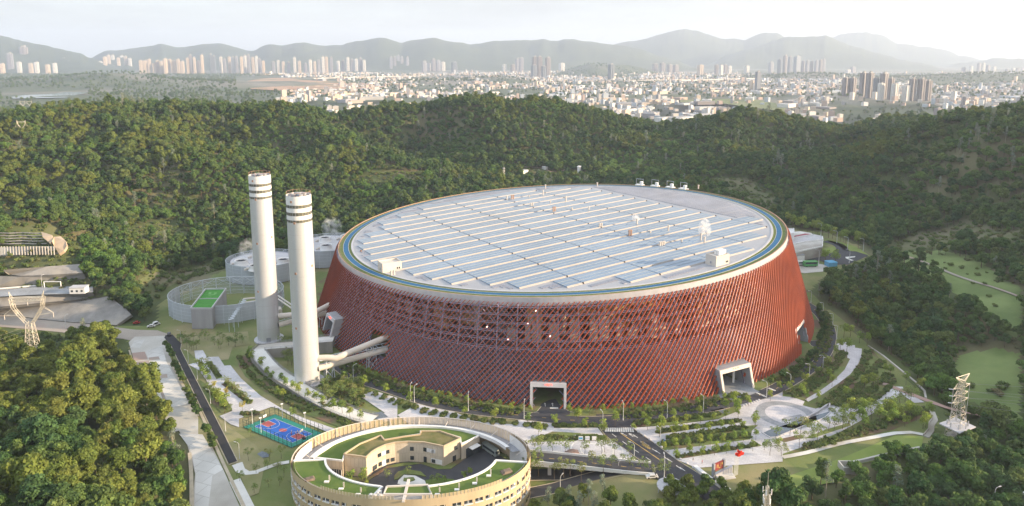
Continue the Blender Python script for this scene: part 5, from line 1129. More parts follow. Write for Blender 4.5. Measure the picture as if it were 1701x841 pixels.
# hedges and shrub rows: nobody could count the bushes
SH = []
def shrubs(pts, n, w, c=None, z=0.0, sc=(.6, 1.1)):
    P_ = SP_(pts, c, z, 2.0); n = int(n * .62); w = w * .75
    for _ in range(n):
        i = RNG.randint(len(P_) - 1); q = P_[i].lerp(P_[i + 1], RNG.rand()); SH.append((q.x + RNG.uniform(-w, w), q.y + RNG.uniform(-w, w), z, RNG.uniform(*sc)))
for pts, n, w in (([(740, 320), (960, 300), (1270, 262)], 260, 1.6), ([(880, 374), (1400, 302)], 170, .9), ([(950, 412), (1440, 345)], 200, 1.4), ([(930, 450), (1460, 395)], 330, 2.2), ([(1000, 530), (1530, 452)], 60, 1.2),
                  ([(225, 335), (500, 335)], 120, 1.3), ([(140, 410), (545, 415)], 190, 1.5)): shrubs(pts, n, w, c5)
for pts, n, w in (([(640, 515), (760, 455), (860, 350), (905, 280)], 260, 2.0), ([(600, 500), (720, 440), (830, 330)], 120, 1.2), ([(790, 565), (900, 480), (1000, 370), (1050, 270)], 260, 2.0), ([(860, 560), (960, 500), (1070, 380), (1110, 330)], 260, 2.0), ([(960, 560), (1060, 480), (1150, 400)], 220, 1.8),
                  ([(700, 790), (900, 735), (1150, 650), (1330, 590)], 300, 3.0), ([(1010, 560), (1120, 500), (1180, 430)], 100, 1.2)): shrubs(pts, n, w, c6, sc=(.7, 1.3))
for pts, n, w in (([(480, 420), (560, 520), (700, 620), (860, 700), (960, 745)], 330, 1.6), ([(440, 430), (500, 520), (620, 610), (760, 690)], 260, 1.2), ([(300, 460), (350, 525)], 60, 1), ([(380, 550), (490, 645)], 110, 1), ([(290, 570), (390, 670)], 90, 1.5), ([(450, 697), (530, 690)], 40, .8)): shrubs(pts, n, w, c2)
for a0, a1, n, r in ((-140, -100, 420, 171), (-85, -62, 240, 171), (-54, -14, 420, 172)):
    for _ in range(n): a = R_(RNG.uniform(a0, a1)); rr = r + RNG.uniform(-3.5, 3.5); SH.append((BX + rr * math.cos(a), BY + rr * math.sin(a), 0, RNG.uniform(.5, 1.1)))
for _ in range(420):
    q = offset(RING, 6.5 + RNG.uniform(0, 3))[RNG.randint(0, 28)]; SH.append((q.x + RNG.uniform(-1, 1), q.y + RNG.uniform(-1, 1), 0, RNG.uniform(.6, 1.1)))
for _ in range(200): x, y = G(*c2(RNG.uniform(820, 1020), RNG.uniform(550, 670))); SH.append((x, y, 0, RNG.uniform(.6, 1.4)))
SH = np.array(SH); scatter('hedges', SH[:, :3], RNG.randint(0, 3, len(SH)), SH[:, 3], RNG.uniform(0, 6.28, len(SH)), srcb, 'low hedges and shrub rows in the planting beds of the gardens')

GV = []
for _ in range(700):
    px_, py_ = RNG.uniform(885, 1300), RNG.uniform(800, 905); z_ = -2.0; x, y = G(px_, py_, z_); u = px_ ; top = 812 + max(0, (1010 - px_)) * .10 + max(0, px_ - 1190) * .2
    if 1015 < px_ < 1110 and py_ < 862: continue
    if py_ < top + 12: continue
    if any(math.hypot(x - a, y - b) < 3.9 for a, b, _, _ in GV): continue
    GV.append((x, y, px_, py_))
for (x, y, px_, py_) in GV:
    kd = 'golden' if px_ > 1105 and RNG.rand() < .85 else ['broad', 'fresh', 'golden', 'pale'][RNG.randint(4)] if px_ < 1100 else 'broad'
    lab = {'golden': 'golden green rounded tree', 'broad': 'dark green bushy tree', 'fresh': 'fresh green bushy tree', 'pale': 'pale slender tree'}[kd]; part_ = 'left of the round canopy' if px_ < 1020 else 'below the round canopy' if px_ < 1110 else 'between the canopy and the mast' if px_ < 1210 else 'beside the lattice mast'
    tree(kd, 'grove_tree', lab + ' in the bottom edge grove, ' + part_, 'tree', (x, y, hz(x, y) - .3), RNG.uniform(.7, 1.0) * (.8 if kd != 'pale' else .7), lab + 's in the grove at the bottom edge')

for k, (p, lab, sh) in enumerate((((940, 762), 'cl_dark', 0), )): pass
# ------------------------------------------------------------------ round office building at the front
M['tan'] = mat('tan_cladding', (.54, .43, .29), .5, (.47, .37, .25), .25, 4, stretch=(1, 1, .1), spec=.4)
M['tan2'] = brick_mat('tan_wall_panels', (.60, .53, .43), (.56, .49, .39), (.44, .38, .30), 1.3, 3.9, .55, .05, plane='XZ')
M['sedum'] = mat('yellow_green_roof', (.13, .13, .045), .95, (.20, .17, .08), .25, 6, col3=(.085, .11, .03), scale3=.12)
M['roofgrass'] = mat('green_roof_lawn', (.075, .13, .025), .95, (.11, .16, .035), .18, 6, bump=.2, bscale=1.5)
XO, YO, AO, BO = -38.6, 242.7, 45.7, 31.0
OFF = thing('round_office_building', 'tan round office building with grass roofs around a paved court at the bottom', 'building', (XO, YO, 0))
def zr(y): return 12.0 - .07 * (y - YO)
def E_(a, r=1.0): return (XO + AO * r * math.cos(a), YO + BO * r * math.sin(a))
def wallring(mb, a0, a1, r, zb, ztf, n=120, thick=.0):
    for i in range(n):
        p, q = a0 + (a1 - a0) * i / n, a0 + (a1 - a0) * (i + 1) / n; A, B = E_(p, r), E_(q, r)
        lo = zb(A[1]) if callable(zb) else zb; lo2 = zb(B[1]) if callable(zb) else zb
        mb.poly([(A[0], A[1], lo), (B[0], B[1], lo2), (B[0], B[1], ztf(B[1])), (A[0], A[1], ztf(A[1]))])
# facade: bands between the window rows so the openings are real
mb = MB(); rows_ = [(-2.6, .4, 0), (-6.4, -4.9, 1), (-10.0, -8.4, 1), (-13.6, -12.1, 1), (-17.2, -15.7, 1), (-26, -19.3, 1)]
zt_ = lambda k: (lambda y: zr(y) + k)
for lo, hi, _ in [(-3.0, .0, 0), (-6.6, -4.7, 0), (-10.2, -8.3, 0), (-13.8, -11.9, 0), (-26, -15.5, 0)]:
    wallring(mb, R_(160), R_(392), 1.0, zt_(lo), zt_(hi))
wallring(mb, R_(32), R_(160), 1.0, -6, lambda y: 6.6)
nw = 42
for k in range(5):
    if k == 4: continue
    lo, hi = ((-4.7, -3.0), (-8.3, -6.6), (-11.9, -10.2), (-15.5, -13.8))[k]
    for i in range(nw):       # solid piers between windows
        a = R_(160 + 232 * i / nw); wallring(mb, a - .012 - (.03 if (i + k) % 4 == 0 else 0), a + .012, 1.0, zt_(lo), zt_(hi), 2)
O('facade', mb, M['tan'], OFF)
cntw = 0
for k in range(4):
    lo, hi = ((-4.7, -3.0), (-8.3, -6.6), (-11.9, -10.2), (-15.5, -13.8))[k]
    for i in range(nw):
        am = 160 + 232 * (i + .5) / nw
        if k == 3 and i % 2: continue
        if cntw >= 98 or not (175 < am < 385): continue
        if k == 0 and am > 330: continue
        cntw += 1; m = MB(); a0, a1 = R_(160 + 232 * (i + .1) / nw), R_(160 + 232 * (i + .9) / nw)
        wallring(m, a0, a1, .985, zt_(lo), zt_(hi), 3); w = O('window', m, M['glass'], OFF); m = MB()
        for j in range(3):
            p, q = a0 + (a1 - a0) * j / 3, a0 + (a1 - a0) * (j + 1) / 3; A, B, C, D = E_(p, 1.004), E_(q, 1.004), E_(q, .985), E_(p, .985)
            m.add([(A[0], A[1], zr(A[1]) + lo), (B[0], B[1], zr(B[1]) + lo), (C[0], C[1], zr(C[1]) + lo), (D[0], D[1], zr(D[1]) + lo)] + [(A[0], A[1], zr(A[1]) + lo + .3), (B[0], B[1], zr(B[1]) + lo + .3), (C[0], C[1], zr(C[1]) + lo + .3), (D[0], D[1], zr(D[1]) + lo + .3)], [(4, 5, 6, 7), (0, 1, 5, 4)])
        pm = (a0 + a1) / 2; A, B = E_(pm - .002, 1.0), E_(pm + .002, .985); m.tube((A[0], A[1], zr(A[1]) + lo), (A[0], A[1], zr(A[1]) + hi), .16, 4); O('frame', m, M['white'], w)
mb = MB(); wallring(mb, R_(160), R_(392), .972, -14, zt_(-.4)); O('inner_slab_wall', mb, M['white'], OFF)
# tall screen round the back with posts, walkway inside it
M['scr'] = mat('tan_mesh_screen', (.62, .50, .33), .5, (.55, .44, .30), .3, 3, stretch=(1, 1, .1))
_nt = M['scr'].node_tree; _tr = _nt.nodes.new('ShaderNodeBsdfTransparent'); _mx = _nt.nodes.new('ShaderNodeMixShader'); _mx.inputs[0].default_value = .72
_nt.links.new(_tr.outputs[0], _mx.inputs[1]); _nt.links.new(_nt.nodes['Principled BSDF'].outputs[0], _mx.inputs[2]); _nt.links.new(_mx.outputs[0], _nt.nodes['Material Output'].inputs[0])
mb = MB(); wallring(mb, R_(12), R_(190), 1.0, lambda y: 6.6, zt_(.1)); O('mesh_screen', mb, M['scr'], OFF)
for a_, b_ in ((280, 320), (232, 268)): mb = MB(); wallring(mb, R_(a_), R_(b_), 1.0, zt_(0), zt_(1.3)); O('mesh_railing', mb, M['scr'], OFF)
mb = MB()
for i in range(68):
    a = R_(12 + 178 * i / 67); A = E_(a, .992); mb.tube((A[0], A[1], 6.6), (A[0], A[1], zr(A[1])), .11 if i % 6 else .2, 4)
    if i % 6 == 0: B = E_(a, .90); mb.tube((A[0], A[1], zr(A[1]) - 1.2), (B[0], B[1], 7.6), .12, 4)
for i in range(70): p, q = R_(12 + 178 * i / 70), R_(12 + 178 * (i + 1) / 70); A, B = E_(p, .995), E_(q, .995); mb.tube((A[0], A[1], zr(A[1])), (B[0], B[1], zr(B[1])), .16, 4, cap=False)
for a_, b_ in ((232, 268), (280, 320)):
    for i in range(24): a = R_(a_ + (b_ - a_) * i / 23); A = E_(a, 1.002); mb.tube((A[0], A[1], zr(A[1])), (A[0], A[1], zr(A[1]) + 1.3), .09, 4)
O('screen_frame', mb, M['cream'], OFF)
def secting(a0, a1, r0, r1, z, n=60):
    m = MB()
    for i in range(n):
        p, q = a0 + (a1 - a0) * i / n, a0 + (a1 - a0) * (i + 1) / n; v = [(*E_(b, r), z(E_(b, r)[1]) if callable(z) else z) for b, r in ((p, r0), (p, r1), (q, r1), (q, r0))]; m.poly(v)
    return m
O('walkway', secting(R_(20), R_(185), .90, .99, 6.7), M['panel_grey'], OFF)
m = secting(R_(24), R_(172), .865, .90, 7.9); wallring(m, R_(24), R_(172), .865, 6.5, lambda y: 7.9); wallring(m, R_(24), R_(172), .90, 6.5, lambda y: 7.9); O('walkway_parapet', m, M['white'], OFF)
# court
mb = MB(); mb.poly([(*E_(a, .93), .08) for a in np.linspace(0, 2 * math.pi, 60)[:-1]]); O('court_paving', mb, M['asphalt'], OFF)
def blk(name, pts, z0, z1, m, parent=OFF, top=None, edge=None, c=c3):
    P_ = GP(pts, c, z1); b = MB(); b.prism(P_, z0, z1, bottom=False); o = O(name, b, m, parent)
    if top:
        b = MB(); a = sum(P_[i][0] * P_[(i + 1) % len(P_)][1] - P_[(i + 1) % len(P_)][0] * P_[i][1] for i in range(len(P_))); Q = P_ if a > 0 else P_[::-1]
        b.poly([(q[0], q[1], z1 + .05) for q in Q]); O('roof_lawn', b, top, o); b = MB()
        S = [Vector((q[0], q[1], z1)) for q in Q] + [Vector((Q[0][0], Q[0][1], z1))]
        for i in range(len(S) - 1): kerbline(b, [S[i], S[i + 1]], .5, .55)
        O('parapet', b, edge or M['white'], o)
    return o
back = blk('north_wing', [(268, 458), (300, 438), (430, 352), (520, 315), (600, 290), (700, 268), (820, 256), (940, 256), (1060, 265), (1180, 285), (1310, 318), (1222, 362), (1195, 372), (1190, 335), (1080, 300), (1000, 292), (940, 292), (938, 312), (830, 328), (712, 350), (690, 322), (560, 372), (462, 435), (450, 478)], -.2, 7.0, M['tan2'], top=M['roofgrass'], edge=M['white'])
upper = blk('upper_block', [(458, 438), (560, 372), (690, 320), (712, 348), (830, 328), (938, 314), (943, 292), (1060, 292), (1190, 338), (1085, 388), (960, 362), (860, 358), (780, 364), (720, 378), (670, 400), (635, 422), (598, 456), (530, 446)], -.2, 8.6, M['tan2'], top=M['sedum'], edge=M['tan'])
# windows and doors on the court side of the upper block
def facade_box(p, z0, z1, w, m, name='window', frame=True, dep=.25):
    """p: pixel (crop c3) of the foot on the ground line of the wall, at z=0"""
    pass
WL = GP([(1190, 338), (1085, 388), (960, 362), (860, 358), (780, 364), (720, 378), (670, 400), (635, 422), (598, 456), (530, 446), (458, 438)], c3, 8.6)
cum = [0]
for a, b in zip(WL[:-1], WL[1:]): cum.append(cum[-1] + math.hypot(b[0] - a[0], b[1] - a[1]))
def wall_at(s):
    for i in range(len(WL) - 1):
        if cum[i] <= s <= cum[i + 1] + 1e-6:
            t = (s - cum[i]) / (cum[i + 1] - cum[i]); a, b = WL[i], WL[i + 1]; return (a[0] + (b[0] - a[0]) * t, a[1] + (b[1] - a[1]) * t, math.atan2(b[1] - a[1], b[0] - a[0]))
def s_of(px, py_=None):       # wall position seen at crop column px on the 8.6 m edge
    best = None
    for s in np.linspace(0, cum[-1] - .01, 400):
        x, y, _ = wall_at(s); u, v, _ = project(np.array([x, y, 4.3])); X_ = (u - 450) * 3.78
        if best is None or abs(X_ - px) < best[0]: best = (abs(X_ - px), s)
    return best[1]
for (pxc, z0, z1, w, mm) in ((1162, 5.0, 6.6, 1.5, 'glass'), (1150, .4, 2.6, 1.6, 'glass'), (1020, 5.0, 6.6, 1.8, 'white'), (968, 5.0, 6.6, 1.4, 'glass'), (1000, 5.0, 6.6, 3.4, 'white'), (1040, .6, 2.6, 5.0, 'white'), (1020, .8, 2.3, 1.6, 'glass'), (968, 0, 2.6, 1.3, 'glass'), (886, 5.0, 6.6, 1.5, 'glass'), (886, 1.0, 2.6, 1.5, 'glass'),
                             (735, 4.9, 6.4, 1.3, 'glass'), (712, 4.8, 6.5, 2.6, 'white'), (683, 4.9, 6.4, 1.6, 'glass'), (765, 1.0, 2.5, 1.4, 'glass'), (733, .9, 2.5, 1.3, 'glass'), (710, .1, 2.6, 2.0, 'white'), (684, .9, 2.5, 1.3, 'glass'), (650, .6, 2.5, 2.2, 'glass')):
    s = s_of(pxc); x, y, a = wall_at(s); o = .1 if mm == 'white' else .22; nx, ny = -math.sin(a) , math.cos(a)
    if ny > 0: nx, ny = -nx, -ny
    m = MB(); m.box((x + nx * o * .5, y + ny * o * .5, z0), (w, o, z1 - z0), a); O('window' if mm == 'glass' else 'white_panel', m, M[mm], upper)
for (xa, xb, m0, z0, z1) in ((320, 495, 'glass', .1, 3.4),):      # glazed front of the left link
    A, B = GP([(268, 458), (450, 478)], c3, 7.0); e = Vector((B[0] - A[0], B[1] - A[1], 0)); rz = math.atan2(e.y, e.x); n_ = Vector((e.y, -e.x, 0)).normalized(); c_ = Vector((A[0] + e.x * .62, A[1] + e.y * .62, 0)) + n_ * .1
    m = MB(); m.box((c_.x, c_.y, 0), (e.length * .66, .3, 3.3), rz); g = O('glass_front', m, M['glass'], back); m = MB()
    for k in range(9): q = c_ + e.normalized() * (e.length * .66 * (k / 8 - .5)) + n_ * .12; m.box((q.x, q.y, 0), (.15, .2, 3.3), rz)
    O('mullions', m, M['white'], g)
A, B = GP([(1222, 362), (1310, 318)], c3, 7.0); e = Vector((B[0] - A[0], B[1] - A[1], 0)); rz = math.atan2(e.y, e.x); n_ = Vector((e.y, -e.x, 0)).normalized(); c_ = Vector((A[0] + e.x * .5, A[1] + e.y * .5, 0)) + n_ * .1
m = MB(); m.box((c_.x, c_.y, 0), (e.length * .95, .3, 4.2), rz); O('glass_front', m, M['glass'], back); m = MB(); q = c_ + n_ * 1.2; m.box((q.x, q.y, 4.2), (e.length * .6, 2.4, .3), rz); O('entrance_canopy', m, M['white'], back)
# front wings with lawn roofs
def wing(a0, a1, r0, r1, dz, name, n=40, c0=None):
    b = MB()
    for i in range(n):
        p, q = a0 + (a1 - a0) * i / n, a0 + (a1 - a0) * (i + 1) / n; A, B = E_(p, r0), E_(q, r0); b.poly([(B[0], B[1], 0), (A[0], A[1], 0), (A[0], A[1], zr(A[1]) + dz), (B[0], B[1], zr(B[1]) + dz)])
    for a in (a0, a1): A, B = E_(a, r0), E_(a, r1); b.poly([(A[0], A[1], 0), (B[0], B[1], 0), (B[0], B[1], zr(B[1]) + dz), (A[0], A[1], zr(A[1]) + dz)])
    o = O(name, b, M['tan'], OFF); m = secting(a0, a1, r0, r1, lambda y: zr(y) + dz, n); O('roof_lawn', m, M['roofgrass'], o); b = MB()
    P_ = [Vector((*E_(a0 + (a1 - a0) * i / n, r0), 0)) for i in range(n + 1)]; P_ = [Vector((*E_(a0, r1), 0))] + P_ + [Vector((*E_(a1, r1), 0))]
    for q in P_: q.z = zr(q.y) + dz
    kerbline(b, P_, .8, .5); O('parapet', b, M['white'], o); return o
wl = wing(R_(188), R_(257), .72, .985, -1.0, 'front_wing'); wr = wing(R_(285), R_(350), .72, .985, -1.0, 'front_wing')
pv_ = [(728, 642), (985, 632), (1003, 690), (712, 700)]; P_ = GP(pv_, c3, 13.6); b = MB(); P_[2] = (P_[2][0] + .4, 215.0); P_[3] = (P_[3][0] - .4, 215.0); b.prism(P_, 0, 13.6, bottom=False); pvo = O('entrance_pavilion', b, M['white'], OFF)
b = MB(); b.prism([(p[0] * .96 + sum(q[0] for q in P_) / 4 * .04, p[1] * .94 + sum(q[1] for q in P_) / 4 * .06) for p in P_], 13.6, 13.7, bottom=False); O('roof_lawn', b, M['roofgrass'], pvo)
b = MB(); x = sum(p[0] for p in P_) / 4; S = [Vector((p[0], p[1], 13.6)) for p in P_]; kerbline(b, S + [S[0]], .6, .6); b.box((x - .5, sum(p[1] for p in P_) / 4, 13.5), (1.0, 12.5, .5)); O('parapet', b, M['cream'], pvo)
# roof furniture
for k, (x, y) in enumerate(((350, 610), (440, 655), (548, 690), (1045, 690), (1168, 660), (1280, 620), (1368, 572))):
    z = zr(YO - 22) - 1.0; a = G(*c3(x, y), z); m = MB(); m.box((a[0], a[1], z), (1.7, .9, .45)); o = O('roof_bench', m, M['white'], OFF); m = MB(); m.box((a[0] + .7, a[1] + 1.2, z), (.5, .2, 2.0)); O('light_panel', m, M['cream'], o)
M['stone'] = mat('brown_stone', (.22, .17, .13), .9, (.13, .10, .08), .8, 5)
for x, y in ((240, 612), (1478, 562)):
    z = 11.0; a = G(*c3(x, y), z); m = MB(); m.box((a[0], a[1], z - .3), (4.6, 3.2, 1.7), .4, .82); m.box((a[0] + .3, a[1], z + 1.4), (3.6, 2.4, .5), .5, .7); O('stone_hatch', m, M['stone'], OFF)
for k, (x, y) in enumerate(((630, 712), (655, 716), (672, 700), (690, 716), (680, 690))):
    z = 12.3; a = G(*c3(x, y), z); m = MB(); m.box((a[0], a[1], z), (1.7, 1.5, 1.3 + .3 * (k % 2))); m.tube((a[0], a[1], z + 1.2), (a[0], a[1], z + 1.8), .5, 10); O('air_unit', m, M['cream'] if k % 2 else M['lampw'], OFF)
# court islands
def island(pts, name, m, z=.2, c=c3):
    b = MB(); b.prism(GP(pts, c), .0, z, bottom=False); return O(name, b, m, OFF)
island([(800, 600), (835, 565), (905, 570), (965, 600), (980, 628), (830, 632), (795, 620)], 'court_island', M['concrete_lt'], .18)
island([(775, 575), (800, 548), (860, 535), (940, 548), (975, 578), (905, 566), (836, 562), (800, 592), (775, 600)], 'court_planter', M['lawn_dark'], .5)
island([(835, 590), (895, 585), (905, 600), (870, 612), (832, 605)], 'court_planter', M['lawn_dark'], .6)
island([(970, 600), (1060, 585), (1150, 595), (1155, 625), (1000, 650), (975, 635)], 'court_planter', M['roofgrass'], .3)
island([(500, 605), (600, 610), (700, 545), (712, 530), (740, 520), (940, 495), (1045, 530), (1130, 528), (1240, 450), (1200, 452), (1085, 512), (975, 485), (830, 490), (730, 510), (600, 590), (500, 575)], 'court_planter', M['lawn_dark'], .25)
for k, (x, y, kd, s) in enumerate(((500, 625, 'young', 1.4), (575, 620, 'young', 1.5), (735, 605, 'open', .9), (860, 570, 'open', .7), (600, 640, 'young', .6), (1045, 640, 'open', .9), (1010, 620, 'open', .6), (1250, 590, 'young', .9), (1215, 600, 'young', .8), (1090, 610, 'young', .6))):
    tree(kd, 'court_tree', ['bright green young tree left in the court of the round office', 'upright light green tree before the left block in the court', 'twisted brown olive tree beside the white court paving', 'flat pine like tree in the court planter', 'low round bush near the front wing in the court', 'thin tree in the right court lawn', 'small tree at the left of the right court lawn', 'small tree standing by the court asphalt', 'small tree left beside the court asphalt', 'low tree at the edge of the right court lawn'][k], 'tree', (*G(*c3(x, y)), .2), s)
# people seen as small figures
def person_mesh():
    mb = MB()
    for s in (-.1, .1): mb.tube((s, 0, 0), (s * .9, .02, .46), .055, 8, .075); mb.tube((s * .9, .02, .46), (s * .8, 0, .90), .078, 8, .10)
    mb.lathe([(.10, .84), (.17, .92), (.145, 1.10), (.20, 1.36), (.17, 1.44), (.06, 1.49), (.055, 1.54), (.09, 1.60), (.105, 1.68), (.08, 1.76), (.01, 1.79)], n=12, yscale=.68)
    for s in (-1, 1): mb.tube((s * .19, 0, 1.40), (s * .26, .03, 1.12), .05, 7, .04); mb.tube((s * .26, .03, 1.12), (s * .25, .14, .88), .04, 7, .03)
    return mb
M['skin'] = mat('skin', (.45, .28, .19), .7); M['cl_dark'] = mat('dark_clothes', (.04, .04, .05), .9); M['cl_white'] = mat('white_clothes', (.6, .6, .6), .9); M['cl_red'] = mat('red_clothes', (.45, .05, .04), .9)
def person(label, loc, shirt, rz, group=None):
    t = thing('person', label, 'person', loc, group, rz); mb = person_mesh(); o = O('body', mb, M['skin'], t, smooth=True, world=False); md = o.modifiers.new('join', 'REMESH'); md.mode = 'VOXEL'; md.voxel_size = .03
    m = MB(); m.lathe([(.19, .86), (.165, 1.1), (.215, 1.36), (.18, 1.45), (.08, 1.49)], n=12, yscale=.72); O('shirt', m, shirt, t, smooth=True, world=False)
    m = MB()
    for s in (-.1, .1): m.tube((s * .9, .02, .44), (s * .8, 0, .92), .095, 8, .12)
    O('shorts', m, M['cl_dark'], t, world=False); return t
# ------------------------------------------------------------------ basketball court
M['crt_g'] = mat('court_green', (.03, .26, .20), .7, (.03, .22, .17), .3, 4); M['crt_b'] = mat('court_blue', (.02, .13, .50), .65, (.02, .11, .44), .3, 4); M['crt_r'] = mat('court_red', (.42, .10, .11), .7)
M['fence'] = mat('dark_green_fence', (.02, .05, .045), .6)
Q = dict(L=G(*cA(150, 228)), T=G(*cA(305, 165)), R=G(*cA(600, 285)), B=G(*cA(430, 378)))
Q['B'] = (Q['L'][0] + Q['R'][0] - Q['T'][0], Q['L'][1] + Q['R'][1] - Q['T'][1])
eL = Vector((Q['R'][0] - Q['T'][0], Q['R'][1] - Q['T'][1], 0)); eW = Vector((Q['L'][0] - Q['T'][0], Q['L'][1] - Q['T'][1], 0)); oT = Vector((*Q['T'], 0))
def cq(u, v, z=0): p = oT + eL * u + eW * v; return (p.x, p.y, z)
def quad(u0, v0, u1, v1, z): return [cq(u0, v0, z), cq(u1, v0, z), cq(u1, v1, z), cq(u0, v1, z)][::-1]
t = thing('basketball_court', 'blue and green basketball court inside a dark green fence', 'sports court', cq(.5, .5))
def cpoly(name, L, m):
    b = MB()
    for p in L:
        a = sum(p[i][0] * p[(i + 1) % len(p)][1] - p[(i + 1) % len(p)][0] * p[i][1] for i in range(len(p))); b.poly(p if a > 0 else p[::-1])
    return O(name, b, m, t)
cpoly('green_surround', [quad(-.13, -.28, 1.13, 1.3, .10)], M['crt_g']); cpoly('blue_court', [quad(0, 0, 1, 1, .12)], M['crt_b'])
cpoly('red_key', [quad(.0, .30, .21, .70, .14), quad(.79, .30, 1, .70, .14)], M['crt_r']); LW, WW = eL.length, eW.length
cpoly('centre_circle', [[cq(.5 + 1.8 / LW * math.cos(a), .5 + 1.8 / WW * math.sin(a) * .8, .14) for a in np.linspace(0, 6.283, 33)[:-1]]], M['crt_r'])
b = MB()
def ln(a, c, w=.14): ribbon(b, [Vector(a), Vector(c)], -w / 2, w / 2, 0)
for p, q in (((.0, .0), (1, 0)), ((1, 0), (1, 1)), ((1, 1), (0, 1)), ((0, 1), (0, 0)), ((.5, 0), (.5, 1)), ((.21, .3), (.21, .7)), ((0, .3), (.21, .3)), ((0, .7), (.21, .7)), ((.79, .3), (.79, .7)), ((.79, .3), (1, .3)), ((.79, .7), (1, .7))): ln(cq(*p, .16), cq(*q, .16))
for cu, sg in ((.05, 1), (.95, -1)):
    P_ = [Vector(cq(cu + sg * 6.75 / LW * math.cos(a), .5 + .44 * math.sin(a), .16)) for a in np.linspace(-1.57, 1.57, 25)]; ribbon(b, P_, -.07, .07, 0)
O('court_lines', b, M['mark'], t)
f = thing('court_fence', 'tall dark green mesh fence round the basketball court', 'fence', cq(-.13, -.28)); b = MB(); n1, n2 = 12, 6
cor = [(-.13, -.28), (1.13, -.28), (1.13, 1.3), (-.13, 1.3)]
for i in range(4):
    a, c = cor[i], cor[(i + 1) % 4]; n = n1 if i % 2 == 0 else n2
    for k in range(n): q = cq(a[0] + (c[0] - a[0]) * k / n, a[1] + (c[1] - a[1]) * k / n); pb = MB(); pb.tube(q, (q[0], q[1], 4.0), .10, 5); O('post', pb, M['fence'], f)
    for z in (.3, 1.2, 2.6, 4.0): b.tube(cq(*a, z), cq(*c, z), .05, 4)
O('rails', b, M['fence'], f)
for k, (u, lab, rz_) in enumerate(((.02, 'basketball hoop at the upper left end of the court', 0), (.98, 'basketball hoop at the lower right end of the court', math.pi))):
    r = math.atan2(eL.y, eL.x) + rz_; h = thing('basketball_hoop', lab, 'basketball hoop', cq(-.035 if k == 0 else 1.035, .5, .1), 'basketball hoops', r); b = MB(); b.box((0, 0, 0), (1.6, 1.0, .5)); b.tube((0, 0, .4), (.2, 0, 2.8), .12, 6); b.tube((.2, 0, 2.8), (1.4, 0, 3.2), .09, 6); O('stand', b, M['cl_dark'], h, world=False)
    b = MB(); b.box((1.45, 0, 2.8), (.08, 1.8, 1.05)); O('backboard', b, M['white'], h, world=False); b = MB()
    for i in range(12): a, c = i * math.pi / 6, (i + 1) * math.pi / 6; b.tube((1.75 + .23 * math.cos(a), .23 * math.sin(a), 3.05), (1.75 + .23 * math.cos(c), .23 * math.sin(c), 3.05), .03, 4)
    O('rim', b, M['cl_red'], h, world=False)
for k, (u, v, z) in enumerate(((.12, -.2, 0), (.72, -.2, 0), (.30, 1.2, 0), (-.1, .9, 0))):
    q = cq(u, v, .1); l = thing('court_floodlight', ['white floodlight pole at the far left side of the court', 'white floodlight pole at the far right side of the court', 'white floodlight pole in the near side fence of the court', 'white floodlight pole at the left corner of the court'][k], 'lamp', q, 'floodlight poles of the court'); b = MB(); b.tube(q, (q[0], q[1], 7.2), .14, 8, .09); O('pole', b, M['lampw'], l); b = MB(); b.box((q[0], q[1], 7.1), (1.1, .6, .3), .5); O('lamp_head', b, M['white'], l)
for k, (u, v, s) in enumerate(((.80, .35, 'cl_white'), (.83, .5, 'cl_white'), (.78, .62, 'cl_red'), (.88, .45, 'cl_white'), (.9, .6, 'cl_dark'), (.30, .75, 'cl_dark'), (.08, .62, 'cl_dark'), (.72, .5, 'cl_white'))):
    person(['person in white near the right key on its far side', 'person in white standing in the middle of the right key', 'person in red on the near side of the right key', 'person in white close under the right hoop', 'person in dark clothes right of the right key', 'person in dark clothes near the left key by the near sideline', 'person in dark clothes left of the left key', 'person in white just outside the right key'][k] + ' of the court', cq(u, v, .16), M[s], k * 1.3, 'players on the basketball court')
